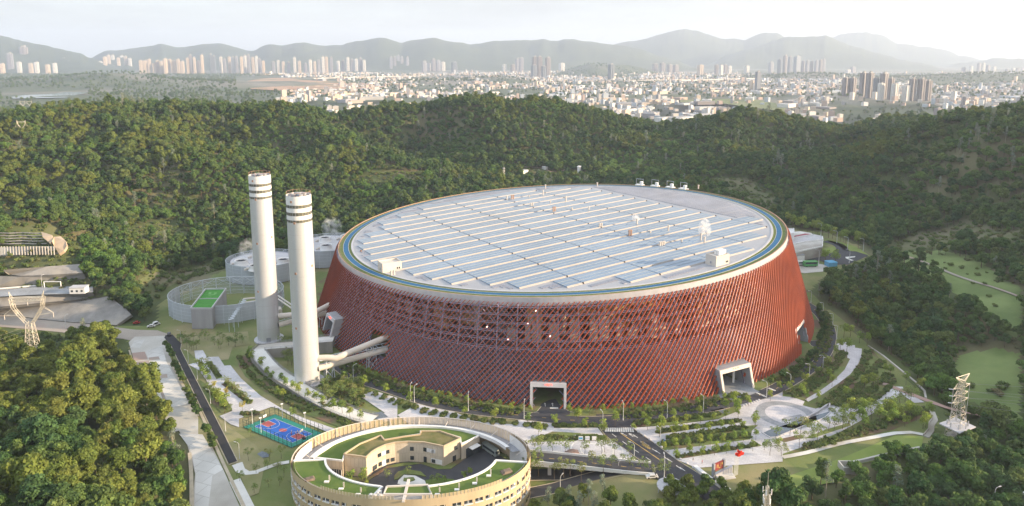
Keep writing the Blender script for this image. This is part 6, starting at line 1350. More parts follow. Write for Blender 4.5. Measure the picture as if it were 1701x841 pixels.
# ------------------------------------------------------------------ screened tank yard and cooling towers on the left
M['mesh'] = mat('pale_screen_panels', (.46, .50, .56), .55, (.40, .44, .50), .2, 4, stretch=(1, 1, .3), spec=.4)
def mesh_alpha(nm, fac, src='mesh'):
    m = M[src].copy(); m.name = nm; nt = m.node_tree; tr = nt.nodes.new('ShaderNodeBsdfTransparent'); mx = nt.nodes.new('ShaderNodeMixShader'); mx.inputs[0].default_value = fac
    nt.links.new(tr.outputs[0], mx.inputs[1]); nt.links.new(nt.nodes['Principled BSDF'].outputs[0], mx.inputs[2]); nt.links.new(mx.outputs[0], nt.nodes['Material Output'].inputs[0]); return m
M['mesh_open'] = mesh_alpha('open_screen_mesh', .38); M['mesh_half'] = mesh_alpha('half_open_screen', .93)
def el(cx, cy, a, b, t): return (cx + a * math.cos(t), cy + b * math.sin(t))
def screen_ring(t, cx, cy, a, b, H, z0=0.0, back_open=True, lift=0.0, pieces=72, arc=(0, 360)):
    fr, pf, pb = MB(), MB(), MB(); A0, A1 = R_(arc[0]), R_(arc[1])
    for i in range(pieces):
        p, q = A0 + (A1 - A0) * i / pieces, A0 + (A1 - A0) * (i + 1) / pieces; P_, Q_ = el(cx, cy, a, b, p), el(cx, cy, a, b, q); d = (p + q) / 2 % (2 * math.pi)
        front = math.pi < d < 2 * math.pi or d > R_(165); zlo = z0 + (lift if not front else 0.8)
        (pf if front else pb).poly([(*P_, zlo), (*Q_, zlo), (*Q_, z0 + H), (*P_, z0 + H)])
        for z in np.linspace(zlo, z0 + H, 6): fr.tube((*P_, z), (*Q_, z), .07 if z < z0 + H - .1 else .18, 4, cap=False)
        if i % 3 == 0:
            fr.tube((*P_, z0), (*P_, z0 + H), .17, 4); I_ = el(cx, cy, a - 2, b - 2, p)
            if not front or back_open: fr.tube((*I_, z0), (*I_, z0 + H), .14, 4); [fr.tube((*P_, z), (*I_, z + H / 5), .09, 4, cap=False) for z in np.linspace(z0, z0 + H * .8, 5)]
        if i % 3 == 0:
            R2 = el(cx, cy, a, b, A0 + (A1 - A0) * (i + 3) / pieces)
            if not front: fr.tube((*P_, z0 + H * .55), (*R2, z0 + H), .1, 4, cap=False); fr.tube((*P_, z0 + H), (*R2, z0 + H * .55), .1, 4, cap=False)
    O('screen_panels', pf, M['mesh_half'], t)
    if pb.v: O('open_mesh', pb, M['mesh_open'], t)
    O('screen_frame', fr, M['steelw'], t)
ty = thing('screened_tank_yard', 'oval pale metal screen around a concrete block with green roof left of the chimneys', 'enclosure', (-187, 429, 0)); screen_ring(ty, -187, 429, 36, 29, 12.0)
t = thing('concrete_block', 'grey concrete block with bright green roof inside the oval screen', 'building', (*G(346, 497, 13), 0)); K_ = crop(250, 380, 4.427)
P_ = GP([(405, 450), (556, 447), (450, 592), (296, 592)], K_, 12.5); P_[2] = (P_[2][0], P_[2][1]); b = MB(); b.prism(P_, 0, 12.5, bottom=False); bb_ = O('wall', b, mat('grey_block_wall', (.36, .36, .38), .8, (.30, .30, .32), .3, 4, stretch=(1, 1, .1)), t)
S = [Vector((*p, 12.5)) for p in P_]; b = MB(); kerbline(b, S + [S[0]], .6, 1.0); m_ = [(S[0] + S[3]) / 2, (S[1] + S[2]) / 2]; kerbline(b, m_, .4, .5); O('parapet', b, M['rim'], t); b = MB(); b.poly([(q.x, q.y, 12.55) for q in (S if sum(P_[i][0] * P_[(i + 1) % 4][1] - P_[(i + 1) % 4][0] * P_[i][1] for i in range(4)) > 0 else S[::-1])]); O('green_roof', b, mat('bright_green_roof', (.05, .20, .03), .9, (.06, .25, .04), .3, 4), t)
b = MB()
for (u, v, w, h) in ((.35, .2, 1.5, 4), (.5, .3, 4, 1.2), (.62, .22, 1.5, 3.4), (.45, .42, 3, .8)): q = S[0].lerp(S[1], u).lerp(S[3].lerp(S[2], u), v); b.box((q.x, q.y, 12.57), (w, h, .12), .3)
O('roof_pattern', b, mat('light_green_pattern', (.16, .38, .12), .9), t)
t = thing('stair_tower', 'white steel stairs and walkways beside the grey concrete block', 'stairs', (*G(*K_(640, 700)), 0)); b = MB(); q0, q1 = Vector((*G(*K_(600, 760)), 0)), Vector((*G(*K_(700, 640)), 0))
for k in range(12):
    p = q0.lerp(q1, k / 11); b.box((p.x, p.y, 8 + k * .25), (3.2, 1.2, .2), .9)
    if k % 3 == 0: [b.tube((p.x + s, p.y, 0), (p.x + s, p.y, 9.5 + k * .25), .14, 4) for s in (-1.6, 1.6)]
    for s in (-1.7, 1.7): b.tube((p.x + s, p.y, 8 + k * .25), (p.x + s, p.y, 9.3 + k * .25), .07, 4)
O('stairs', b, M['steelw'], t); b = MB(); b.path([(*G(*K_(690, 640), 0), 11.2), (-150, 420, 11.4), (-133, 400, 11.4)], .5, 8); b.path([(*G(*K_(700, 655), 0), 10.2), (-150, 418, 10.4), (-133, 398, 10.4)], .5, 8); b.box((-152, 412, 0), (12, 6, 5.5), .5); b.box((-168, 414, 0), (8, 7, 7), .9); O('pipes', b, M['cream'], t)
def cooling(label, cx, cy, a, b_, H, fans):
    t = thing('cooling_tower', label, 'cooling tower', (cx, cy, 0), 'round cooling tower buildings'); screen_ring(t, cx, cy, a, b_, H, back_open=True, pieces=60, lift=6)
    w = MB(); n = 64
    for (z0, z1, mm) in ((0, 5.5, 'panel_grey'), (5.5, H - 1.0, 'mesh')):
        m = MB()
        for i in range(n): p, q = el(cx, cy, a - 3, b_ - 3, 2 * math.pi * i / n), el(cx, cy, a - 3, b_ - 3, 2 * math.pi * (i + 1) / n); m.poly([(*p, z0), (*q, z0), (*q, z1), (*p, z1)])
        O('wall', m, M[mm], t)
    m = MB(); m.poly([(*el(cx, cy, a - 3, b_ - 3, 2 * math.pi * i / n), H - 1.6) for i in range(n)]); O('roof', m, M['rim'], t)
    for (px_, py_) in fans:
        x, y = G(px_, py_, H - 1.6); m = MB(); m.lathe([(5.2, 0), (4.5, 1.0), (4.2, 2.6), (4.6, 3.8), (4.3, 3.8), (3.9, 2.6)], (x, y, H - 1.6), 36, cap=False); fo = O('fan_stack', m, M['white'], t, smooth=True); m = MB(); m.lathe([(4.0, 2.7), (.01, 2.7)], (x, y, H - 1.6), 24, cap=False)
        for k in range(8): aa = k * math.pi / 4; m.box((x + 2 * math.cos(aa), y + 2 * math.sin(aa), H + 1.2), (3.6, .6, .1), aa)
        O('fan', m, M['cl_dark'], fo); m = MB(); m.tube((x - 6.4, y - 1.6, H - .4), (x - 4.6, y - 1.0, H - .4), .9, 10); m.box((x - 6.8, y - 1.8, H - 1.6), (1.6, 1.6, 1.2)); O('fan_motor', m, M['cream'], fo)
cooling('round cooling tower building with pale screen just behind the farther chimney', -186.5, 496.5, 27.5, 23.5, 14.0, [(401, 440), (425, 448), (471, 438), (430, 428)])
cooling('round cooling tower building farthest back, between the nearer chimney and the red building', -150, 541, 28, 28, 14.0, [(540, 401), (542, 414), (508, 408), (575, 398)])
# ------------------------------------------------------------------ vehicles
M['tyre'] = mat('tyre', (.02, .02, .02), .9)
def car(label, loc, rz, paint, kindw='car', L=4.6, W=1.85, H=1.5, group=None):
    t = thing('parked_car', label, kindw, loc, group, rz); b = MB(); zc = .35
    prof = [(-L / 2, .45), (-L / 2, .85), (-L * .30, .92), (-L * .2, H), (L * .22, H), (L * .33, .98), (L * .47, .82), (L / 2, .6), (L / 2, .38), (-L / 2, .3)] if L < 7 else [(-L / 2, .4), (-L / 2, H), (L * .46, H), (L / 2, H * .55), (L / 2, .4)]
    v = [(x, -W / 2, z) for x, z in prof] + [(x, W / 2, z) for x, z in prof]; n = len(prof); b.add(v, [tuple(range(n)), tuple(range(2 * n - 1, n - 1, -1))] + [((i + 1) % n, i, n + i, n + (i + 1) % n) for i in range(n)]); O('body', b, paint, t, world=False)
    b = MB(); zt0, zt1 = (.95, H - .12) if L < 7 else (H * .5, H * .85)
    for s in (-1, 1): b.box((-.02 * L if L < 7 else 0, s * (W / 2 + .01), zt0), (L * (.42 if L < 7 else .86), .03, zt1 - zt0))
    b.box((L * .29 if L < 7 else L / 2 - .1, 0, zt0), (.35, W * .86, zt1 - zt0)); O('windows', b, M['glass'], t, world=False)
    for x in (-L * .32, L * .32):
        for s in (-1, 1): b = MB(); b.tube((x, s * (W / 2 - .2), .33), (x, s * (W / 2 + .03), .33), .33, 14); O('wheel', b, M['tyre'], t, world=False)
    return t
M['car_w'] = mat('white_car_paint', (.72, .72, .72), .3, spec=.5); M['car_d'] = mat('dark_car_paint', (.03, .03, .035), .25, spec=.6); M['car_r'] = mat('red_car_paint', (.4, .03, .03), .3, spec=.5); M['car_g'] = mat('green_truck_paint', (.10, .35, .12), .5); M['car_b'] = mat('sky_blue_sheet', (.12, .38, .62), .6)
A = G(*c3(1345, 400)); B = G(*c3(1415, 448)); t_ = car('grey minibus parked in the court of the round office building', ((A[0] + B[0]) / 2, (A[1] + B[1]) / 2, .1), math.atan2(B[1] - A[1], B[0] - A[0]), mat('grey_green_bus_paint', (.30, .34, .32), .35, spec=.5), 'bus', 9.0, 2.3, 2.9)
car('white car with dark roof on the lower road below the junction', (*G(*c5(848, 662)), .15), .1, M['car_w'], 'car', 4.8)
car('white car parked at the end of the dirt road beside the oval screen', (*G(*c2(32, 290)), .1), .3, M['car_w'], 'car', 4.6); car('white van with red stripe parked beside the oval screen', (*G(*c2(52, 282)), .1), .9, M['car_w'], 'van', 5.2, 2.0, 2.2); car('red small car on the dirt road verge near the oval screen', (*G(227, 538), .1), .2, M['car_r'], 'car', 3.8)
car('small dark car on the black road end by the chimneys', (*G(*c2(115, 328)), .12), 2.0, M['car_d'], 'car', 4.4)
# ------------------------------------------------------------------ things around the plaza
t = thing('red_sign_board', 'dark red sign board on two dark pillars by the flags', 'sign', (*G(1194, 790), 0)); cS = crop(1150, 720, 6.953)
A, B = Vector((*G(*cS(240, 510)), 0)), Vector((*G(*cS(358, 455)), 0)); e = (B - A).normalized(); rz = math.atan2(e.y, e.x); n_ = Vector((e.y, -e.x, 0))
for P0 in (A, B): b = MB(); b.box((P0.x, P0.y, 0), (.9, 1.0, 5.9), rz); O('pillar', b, M['panel_grey'], t)
C = (A + B) / 2; b = MB(); b.box((C.x, C.y, 2.4), ((B - A).length, .4, 3.3), rz); brd = O('board', b, mat('dark_red_board', (.26, .05, .05), .6), t); b = MB()
for k, (u, w_, z0, z1, c_) in enumerate(((.08, .25, 3.2, 5.0, 0), (.30, .3, 3.6, 5.0, 0), (.42, .25, 3.4, 4.8, 0), (.55, .7, 3.0, 3.5, 0), (.66, .25, 3.6, 5.2, 0), (.8, .3, 4.2, 5.1, 0))): q = C + e * (u - .5) * (B - A).length + n_ * .23; b.box((q.x, q.y, z0), (w_, .06, z1 - z0), rz)
O('lettering_strips', b, M['mark_y'], brd)
t = thing('white_slanted_wall', 'long slanted white slab on steps beside the red sign board', 'monument', (*G(*cS(370, 480)), 0)); A, B = Vector((*G(*cS(285, 520)), 0)), Vector((*G(*cS(480, 490)), 0)); e = (B - A); rz = math.atan2(e.y, e.x); n_ = Vector((-e.y, e.x, 0)).normalized(); b = MB()
b.add([tuple(A + n_ * 1), tuple(B + n_ * 1), tuple(B + n_ * 2.2), tuple(A + n_ * 2.2)] + [tuple(A + n_ * 1 + Vector((0, 0, .9))), tuple(B + n_ * 1 + Vector((0, 0, 3.4))), tuple(B + n_ * 2.2 + Vector((0, 0, 3.4))), tuple(A + n_ * 2.2 + Vector((0, 0, .9)))], [(4, 5, 6, 7), (0, 1, 5, 4), (1, 2, 6, 5), (2, 3, 7, 6), (3, 0, 4, 7)]); O('slab', b, M['rim'], t); b = MB()
for k in range(3): q = (A + B) / 2 - n_ * (k * .9 - .6); b.box((q.x, q.y, -.1), (e.length, .9, .7 - .2 * k), rz)
O('steps', b, M['concrete_lt'], t)
M['flag'] = mat('red_flag', (.75, .04, .02), .8)
for k in range(5):
    x, y = G(*cS(478 + k * 11, 500 - k * 6)); t = thing('flagpole', ['leftmost', 'second', 'middle', 'fourth', 'rightmost'][k] + ' flagpole of the row beside the red sign board, red flag at its top', 'flagpole', (x, y, 0), 'flagpoles beside the sign board'); H = 10.2 if k != 2 else 11.2; b = MB(); b.tube((x, y, 0), (x, y, H), .10, 6, .06); O('pole', b, M['white'], t); b = MB()
    for i in range(6):
        for j in range(1): a0, a1 = i / 6 * 1.7, (i + 1) / 6 * 2.2; z0 = H - .1 - .10 * i; b.poly([(x + a0, y + .25 * math.sin(i * 1.3), z0 - 1.1), (x + a1, y + .25 * math.sin((i + 1) * 1.3), z0 - 1.2), (x + a1, y + .25 * math.sin((i + 1) * 1.3), z0 - .1), (x + a0, y + .25 * math.sin(i * 1.3), z0)])
    O('flag', b, M['flag'], t)
for k, px_ in enumerate((398, 440, 483)):
    x, y = G(*c5(px_, 430)); t = thing('information_board', ['left', 'middle', 'right'][k] + ' white framed information board on the planting left of the main road', 'sign', (x, y, 0), 'information boards'); b = MB(); b.box((x, y, .5), (1.9, .2, 1.7)); O('frame', b, M['white'], t); b = MB(); b.box((x, y - .12, .9), (1.6, .05, .95)); O('panel', b, [M['car_b'], M['steelw'], M['white']][k], t); b = MB(); b.box((x - .8, y, 0), (.12, .12, .5)); b.box((x + .8, y, 0), (.12, .12, .5)); O('legs', b, M['lip'], t)
x, y = G(*c5(345, 515)); b = MB(); v, f = ICO2; rs = np.random.RandomState(3); q = v * [3.4, 1.6, 1.9] * (1 + rs.uniform(-.18, .12, (len(v), 1))) + [x, y, .6]; b.add(q.tolist(), [tuple(k) for k in f]); tag(O('boulder', b, mat('pink_stone', (.34, .24, .21), .9, (.24, .17, .15), .6, 5)), 'long pinkish boulder on the round patterned paving', 'boulder')
t = thing('round_canopy', 'flat white round canopy beside the main road at the bottom', 'canopy', (*G(1112, 803, 3), 0)); x, y = G(*c5(970, 712), 3.6); b = MB(); b.lathe([(5.3, 0), (5.3, .3), (3.2, .8), (.01, 1.1)], (x, y, 3.4), 40, cap=False); O('roof', b, M['rim'], t); b = MB(); [b.tube((x, y, 4.55), (x + 5.3 * math.cos(k_ * .628), y + 5.3 * math.sin(k_ * .628), 3.75), .09, 4) for k_ in range(10)]; O('ribs', b, M['panel_grey'], t)
for k in range(5): a = k * 1.257 + .3; b = MB(); b.tube((x + 4.6 * math.cos(a), y + 4.6 * math.sin(a), -1), (x + 4.6 * math.cos(a), y + 4.6 * math.sin(a), 3.5), .18, 8); O('column', b, M['lampw'], t)
t = thing('gate_canopy', 'long narrow white canopy along the right edge of the main road', 'canopy', (*G(1180, 795), 0)); b = MB(); P_ = SP_([(1120, 596), (1215, 672), (1340, 750)], c5, 0); ribbon(b, P_, -.7, .9, 1.0)
A = offset(P_, .9); b.sheet([(q.x, q.y, 0) for q in A], [(q.x, q.y, 1.0) for q in A]); O('roof', b, M['white'], t); b = MB()
for q in P_[::4]: b.box((q.x, q.y, -.1), (.3, .3, 1.1))
O('posts', b, M['lampw'], t); q = G(*c5(1225, 690)); b = MB(); b.box((q[0], q[1], 0), (3.0, 1.4, 1.2), .3); O('gate_post', b, M['cl_dark'], t)
t = thing('hydrant_box', 'small blue parking sign on the planting right of the main road', 'sign', (*G(*c5(925, 452)), 0)); x, y = G(*c5(925, 452)); b = MB(); b.tube((x, y, 0), (x, y, 2.0), .06, 5); O('post', b, M['lampw'], t); b = MB(); b.box((x, y - .05, 1.3), (.9, .08, 1.0)); O('panel', b, mat('blue_sign', (.03, .2, .6), .5), t); t.name = 'parking_sign'
# stone bollards along the road edge
k = 0
for (a, b_, n, c, w) in (((728, 352), (1110, 600), 11, c5, 'right edge of the main road'), ((455, 535), (370, 565), 7, c6, 'plaza edge of the ring road')):
    for i, (x, y) in enumerate(line_pts(a, b_, n, c, 0)):
        b = MB(); b.lathe([(.55, 0), (.6, .35), (.35, .55), (.01, .6)], (x, y, .06), 10, cap=False); tag(O('stone_bollard', b, M['rim']), 'low pale stone bollard along the ' + w, 'bollard', 'stone bollards along the ' + w)
# ------------------------------------------------------------------ lattice towers
M['pyl'] = mat('galvanised_steel', (.55, .52, .45), .5, metal=.3)
def bar(b, p, q, r=.12): b.tube(p, q, r, 4, cap=False)
def lattice(b, levels, r=.14, rb=.08):
    for (z0, w0), (z1, w1) in zip(levels[:-1], levels[1:]):
        C0 = [(s * w0, t * w0, z0) for s, t in ((-1, -1), (1, -1), (1, 1), (-1, 1))]; C1 = [(s * w1, t * w1, z1) for s, t in ((-1, -1), (1, -1), (1, 1), (-1, 1))]
        for i in range(4): bar(b, C0[i], C1[i], r); bar(b, C0[i], C1[(i + 1) % 4], rb); bar(b, C0[(i + 1) % 4], C1[i], rb); bar(b, C1[i], C1[(i + 1) % 4], rb)
def arm(b, z, L, w, r=.1, drop=.0, h=1.2):
    for s in (-1, 1):
        tip = (s * L, 0, z + drop)
        for y in (-w, w): bar(b, (s * w, y, z), tip, r); bar(b, (s * w, y, z + h), tip, r); bar(b, (s * (w + (L - w) * .4), y * .6, z + drop * .4), (s * w, y, z + h), r * .7)
def pylon_cat(name, label, loc, rz, s=1.0, group=None):
    t = thing(name, label, 'pylon', loc, group, rz); t.scale = (s, s, s); b = MB(); lattice(b, [(-1, 2.3), (2, 2.1), (4.5, 1.9), (7, 1.7), (9, 1.5), (11, 1.3), (13, 1.15), (14.5, 1.0)], .12, .07); O('body', b, M['pyl'], t, world=False); b = MB()
    for s_ in (-1, 1):
        P = [(s_ * 1.0, 14.5), (s_ * 3.2, 17.6), (s_ * 5.2, 21), (s_ * 5.8, 25)]
        for (x0, z0), (x1, z1) in zip(P[:-1], P[1:]):
            for y in (-.6, .6): bar(b, (x0 - .5 * s_, y, z0), (x1 - .4 * s_, y, z1), .10); bar(b, (x0 + .6 * s_, y, z0), (x1 + .5 * s_, y, z1), .10); bar(b, (x0 - .5 * s_, y, z0), (x1 + .5 * s_, y, z1), .06); bar(b, (x0 + .6 * s_, y, z0), (x1 - .4 * s_, y, z1), .06)
        for y in (-.5, .5): bar(b, (s_ * 5.4, y, 21.0), (s_ * 9.0, 0, 18.2), .09); bar(b, (s_ * 3.6, y, 17.6), (s_ * 9.0, 0, 18.2), .09); bar(b, (s_ * 5.8, y, 25), (s_ * 6.3, 0, 27.5), .08); bar(b, (s_ * 4.8, y, 24), (s_ * 6.3, 0, 27.5), .07)
    O('horns', b, M['pyl'], t, world=False); b = MB()
    for y in (-.6, .6): bar(b, (-6.2, y, 25), (6.2, y, 25), .17); bar(b, (-5.6, y, 23.6), (5.6, y, 23.6), .17)
    for k in range(10): x = -5.6 + k * 1.12; bar(b, (x, -.6, 23.6), (x + 1.12, -.6, 25), .06); bar(b, (x + 1.12, .6, 23.6), (x, .6, 25), .06)
    O('crossbeam', b, M['pyl'], t, world=False); b = MB()
    for x in (-8.9, 0, 8.9): z = 18.2 if abs(x) > 1 else 23.6; b.tube((x, 0, z), (x, 0, z - 1.9), .12, 6)
    O('insulators', b, M['cream'], t, world=False); return t
x, y, z = DY(54, 575, 338); zz = hz(x, y); py0 = pylon_cat('power_pylon', 'cream steel pylon with forked top at the edge of the front left woods', (x, y, zz - .5), .15, (44.0 - zz) / 27.5)
def pylon_far(k, px_, pyb, pyt, lab):
    g = GT(px_, pyb + 2); h = g[1] * (pyb - pyt) / F_ * 1.0; r = dup(py0, g, .2 + .3 * k, h / 27.5, lab, 'distant power pylons'); return r
for k, (a, b_, c, lab) in enumerate(((38, 226, 197, 'small pale pylon on the left wooded ridge'), (39, 182, 165, 'left of two tiny pylons on the ridge crest at the far left'), (50, 181, 165, 'right of two tiny pylons on the ridge crest at the far left'))): pylon_far(k, a, b_, c, lab)
g0 = G(1588, 728, 0); zt_b = hz(*g0); hh = 29.4 - zt_b; RPY = thing('power_pylon', 'tall steel pylon with cable platform standing on the grass at the right', 'pylon', (g0[0], g0[1], zt_b), None, .45); kS = hh / 30.0; RPY.scale = (kS,) * 3; b = MB()
lattice(b, [(-.5, 3.3), (2, 3.1), (4.5, 2.9), (7, 2.7), (10, 2.2), (13, 1.8), (16, 1.45), (19, 1.15), (22, .95), (25, .8), (27.5, .65)], .13, .07); O('body', b, M['pyl'], RPY, world=False); b = MB(); b.box((0, 0, 7.0), (11, 8.5, .45)); O('platform', b, M['rim'], RPY, world=False); b = MB()
for i in range(8): a = i * .785; b.tube((4.6 * math.cos(a), 3.4 * math.sin(a), 7.4), (4.6 * math.cos(a), 3.4 * math.sin(a), 9.6), .22, 6)
for s in (-1, 1): b.tube((s * 5.2, 0, 7.4), (s * 5.6, 0, 25), .07, 4); 
O('cable_ends', b, M['rim'], RPY, world=False); b = MB()
for z, L in ((18.4, 5.2), (21.4, 4.8), (24.6, 5.6)): arm(b, z, L, 1.0, .09)
for s in (-1, 1):
    for y in (-.7, .7): bar(b, (0, y, 27.5), (s * 4.6, 0, 29.4), .14); bar(b, (s * .7, y, 26.8), (s * 4.6, 0, 29.4), .12)
bar(b, (-4.6, 0, 29.4), (4.6, 0, 29.4), .16); O('crossarms', b, M['pyl'], RPY, world=False); b = MB()
for z, L in ((18.4, 5.2), (21.4, 4.8), (24.6, 5.6)):
    for s in (-1, 1): b.tube((s * L, 0, z), (s * (L + .2), 1.6, z - .5), .16, 6)
O('insulators', b, M['white'], RPY, world=False)
M['wire'] = mat('cable', (.30, .30, .30), .5); b = MB()
for z, L, s in ((18.4, 5.2, 1), (21.4, 4.8, 1), (24.6, 5.6, 1), (18.4, 5.2, -1), (21.4, 4.8, -1), (24.6, 5.6, -1)):
    ca, sa = math.cos(.45), math.sin(.45); p0 = Vector((g0[0] + kS * s * L * ca, g0[1] + kS * s * L * sa, zt_b + kS * z)); p1 = p0 + Vector((230, -55 + 20 * s, 18)); prev = p0
    for i in range(1, 17): u = i / 16; q = p0.lerp(p1, u); q.z -= 9 * 4 * u * (1 - u) * .5; b.tube(prev, q, .045, 3, cap=False); prev = q
tag(O('power_cables', b, M['wire']), 'thin power cables running from the right pylon out over the grass slope', 'cable')
ft = MB(); ft.box((g0[0], g0[1], zt_b - 2), (11, 10, 3.0), .45); tag(O('pylon_foundation', ft, M['concrete_dk']), 'grey concrete block wall under the tall right pylon', 'foundation')
def mast(name, label, loc, s, group=None):
    t = thing(name, label, 'telecom mast', loc, group); t.scale = (s, s, s); b = MB(); lattice(b, [(-2, 1.3), (3, 1.1), (7, .9), (11, .7), (15, .55), (18, .45), (21, .4)], .14, .08); b.tube((0, 0, 21), (0, 0, 26.5), .12, 5, .05); O('body', b, M['pyl'], t, world=False)
    for k in range(3):
        z = 12.5 + 3.2 * k; b = MB()
        for i in range(12): a, c = i * math.pi / 6, (i + 1) * math.pi / 6; b.tube((1.3 * math.cos(a), 1.3 * math.sin(a), z), (1.3 * math.cos(c), 1.3 * math.sin(c), z), .08, 4)
        O('ring', b, M['pyl'], t, world=False)
        for i in range(4): a = i * math.pi / 2 + k * .5; b = MB(); b.box((1.4 * math.cos(a), 1.4 * math.sin(a), z - .4), (.2, .5, 2.0), a); O('antenna', b, M['white'], t, world=False)
    return t
gx, gy = G(1265, 875, 0); mast('telecom_mast', 'lattice telecom mast with white antennas among the trees at the bottom right', (gx, gy - 3, -4), 1.02)
g = GT(837, 305); mast('telecom_mast', 'slim telecom mast standing in the valley behind the red building', g, 35 / F_ * g[1] / 26.5)
# ------------------------------------------------------------------ slopes, walls and road on the left
def slope_slab(name, label, cat, quads, m, c=c8, th=1.2):
    b = MB()
    for q in quads:
        P = [G3(*c(x, y), z) for x, y, z in q]; n = len(P); b.add([(p[0], p[1] + th, p[2] - th * 1.5) for p in P] + P, [tuple(range(n, 2 * n))] + [(i, (i + 1) % n, n + (i + 1) % n, n + i) for i in range(n)])
    return tag(O(name, b, m), label, cat)
slope_slab('retaining_wall', 'long grey concrete retaining wall below the gatehouse road', 'wall', [[(-40, 432, 12.0), (200, 418, 12.0), (590, 408, 12.0), (592, 438, 8.0), (520, 448, 7.6), (200, 478, 7.0), (-40, 500, 6.5)]], M['concrete_dk'])
slope_slab('concrete_slope', 'dark stained sprayed concrete slope above the dirt road at the left', 'slope', [[(-40, 500, 6.6), (200, 478, 7.2), (520, 448, 7.9), (690, 430, 9.5), (790, 500, 6.8), (835, 545, 4.2), (740, 612, .8), (620, 605, .5), (420, 590, .5), (240, 572, .5), (-40, 535, .5)]], M['concrete_dk'])
slope_slab('retaining_wall', 'pale concrete retaining wall above the gatehouse road, upper tier', 'wall', [[(20, 262, 24.5), (300, 240, 24.5), (505, 225, 24.5), (525, 280, 20.5), (340, 292, 20.2), (130, 300, 20.0), (60, 290, 20.2)]], M['concrete_dk'])
slope_slab('retaining_wall', 'pale concrete retaining wall right above the gatehouse road, lower tier', 'wall', [[(-30, 300, 20), (130, 305, 19.6), (340, 298, 19.4), (535, 288, 19.0), (540, 322, 15.0), (420, 345, 13.5), (120, 362, 13.2), (-30, 372, 13.0)]], M['concrete_dk'])
slope_slab('slope_grid', 'row of pale concrete frames on the slope at the far left', 'slope', [[(-30, 118, 34.5), (340, 112, 34.5), (372, 160, 29.5), (200, 165, 29.5), (-30, 172, 29.5)]], M['concrete'])
b = MB()
for k in range(20): x = -10 + k * 18.5; P0, P1 = G3(*c8(x, 114), 34.7), G3(*c8(x + 4, 168), 29.7); b.tube(P0, P1, .45, 4)
tag(O('slope_ribs', b, M['concrete']), 'pale concrete ribs in a row on the slope at the far left', 'slope')
slope_slab('bare_slope', 'sunlit beige sprayed slope with rounded end at the far left', 'slope', [[(262, 20, 42), (330, 40, 41), (338, 78, 38), (318, 92, 37), (272, 55, 40)], [(330, 78, 38.5), (345, 52, 40), (385, 48, 40), (415, 75, 38), (424, 110, 35), (405, 140, 32), (375, 160, 30), (345, 115, 34.5)]], mat('beige_slope', (.50, .40, .30), .9, (.40, .32, .24), .2, 6))
b = MB()
for k in range(5):
    y = 28 + k * 17; P_ = [Vector(G3(*c8(x, y + 2 * math.sin(x / 30)), 41 - k * 1.5)) for x in (-20, 60, 140, 220, 260 + 10 * k)]
    for p, q in zip(P_[:-1], P_[1:]): b.tube(p, q, .45, 4)
tag(O('slope_beams', b, M['concrete_dk']), 'grey concrete grid beams on the planted slope at the far left', 'slope')
b = MB(); b.poly([G3(*c8(*p), 12.6) for p in ((-40, 392), (200, 372), (560, 350), (590, 355), (592, 404), (430, 414), (200, 420), (-40, 434))][::-1]); struct('upper_road', b, M['paving_mid'])
b = MB(); kerbline(b, [Vector(G3(*c8(x, y), 12.7)) for x, y in ((-40, 388), (200, 368), (300, 362), (590, 350))], .5, .9); tag(O('road_barrier', b, M['white']), 'white barrier along the gatehouse road on the left slope', 'barrier')
x, y = G(*c8(505, 405), 12.6); t = thing('gatehouse', 'small white gatehouse with dark windows on the left slope road', 'building', (x, y, 12.6)); b = MB(); b.box((x, y, 12.5), (9.4, 5.0, 3.9), .08); w = O('wall', b, M['white'], t); b = MB(); b.box((x, y, 16.4), (10.0, 5.6, .4), .08); O('roof', b, M['rim'], t)
for k in (-3, 0, 3): b = MB(); b.box((x + k, y - 2.52 + k * .08, 13.7), (1.3, .1, 1.3), .08); O('window', b, M['glass'], t)
x, y = G(*c8(335, 372), 12.6); t = thing('road_gantry', 'white steel gantry over the gatehouse road', 'gantry', (x, y, 12.6)); b = MB(); b.path([(x - 5.5, y, 12.6), (x - 5.5, y, 16.4), (x + 5.5, y, 16.4), (x + 5.5, y, 12.6)], .3, 6); O('frame', b, M['white'], t)
for k, (p, z) in enumerate((((418, 632), .3), ((268, 372), 12.6), ((598, 335), 13))): x, y = G(*c8(*p), z); dup(lp0, (x, y, z), 1.5, .95, ['grey street lamp beside the dirt road at the left', 'grey lamp on the gatehouse road left of the gantry', 'grey lamp right of the gatehouse at the edge of the trees'][k], 'grey lamps on the left slope roads')
# ------------------------------------------------------------------ the yard behind the building on the right
cR = crop(1300, 360, 7.01)
def gpoly(pts, lv, m, name, c=cR): return flat(name, [GP(pts, c)], m, lv)
gpoly([(120, 440), (300, 410), (590, 345), (625, 365), (600, 410), (480, 455), (330, 470), (150, 458)], 3, M['lawn_bright'], 'lawn')
gpoly([(480, 262), (560, 275), (700, 300), (860, 350), (990, 440), (1030, 470), (860, 405), (720, 392), (640, 330), (560, 300)], 3, M['lawn_bright'], 'lawn'); gpoly([(200, 505), (380, 500), (400, 545), (260, 560)], 3, M['lawn_bright'], 'lawn')
b = MB(); P_ = SP_([(500, 285), (600, 310), (680, 350), (690, 400), (640, 440), (520, 475), (380, 490), (150, 485)], cR); ribbon(b, P_, -5, 5, .06); b.poly([(q[0], q[1], .075) for q in GP([(700, 395), (860, 410), (1000, 450), (900, 500), (760, 560), (560, 560), (400, 500), (520, 480), (640, 450)], cR)]); struct('back_road', b, M['asphalt'])
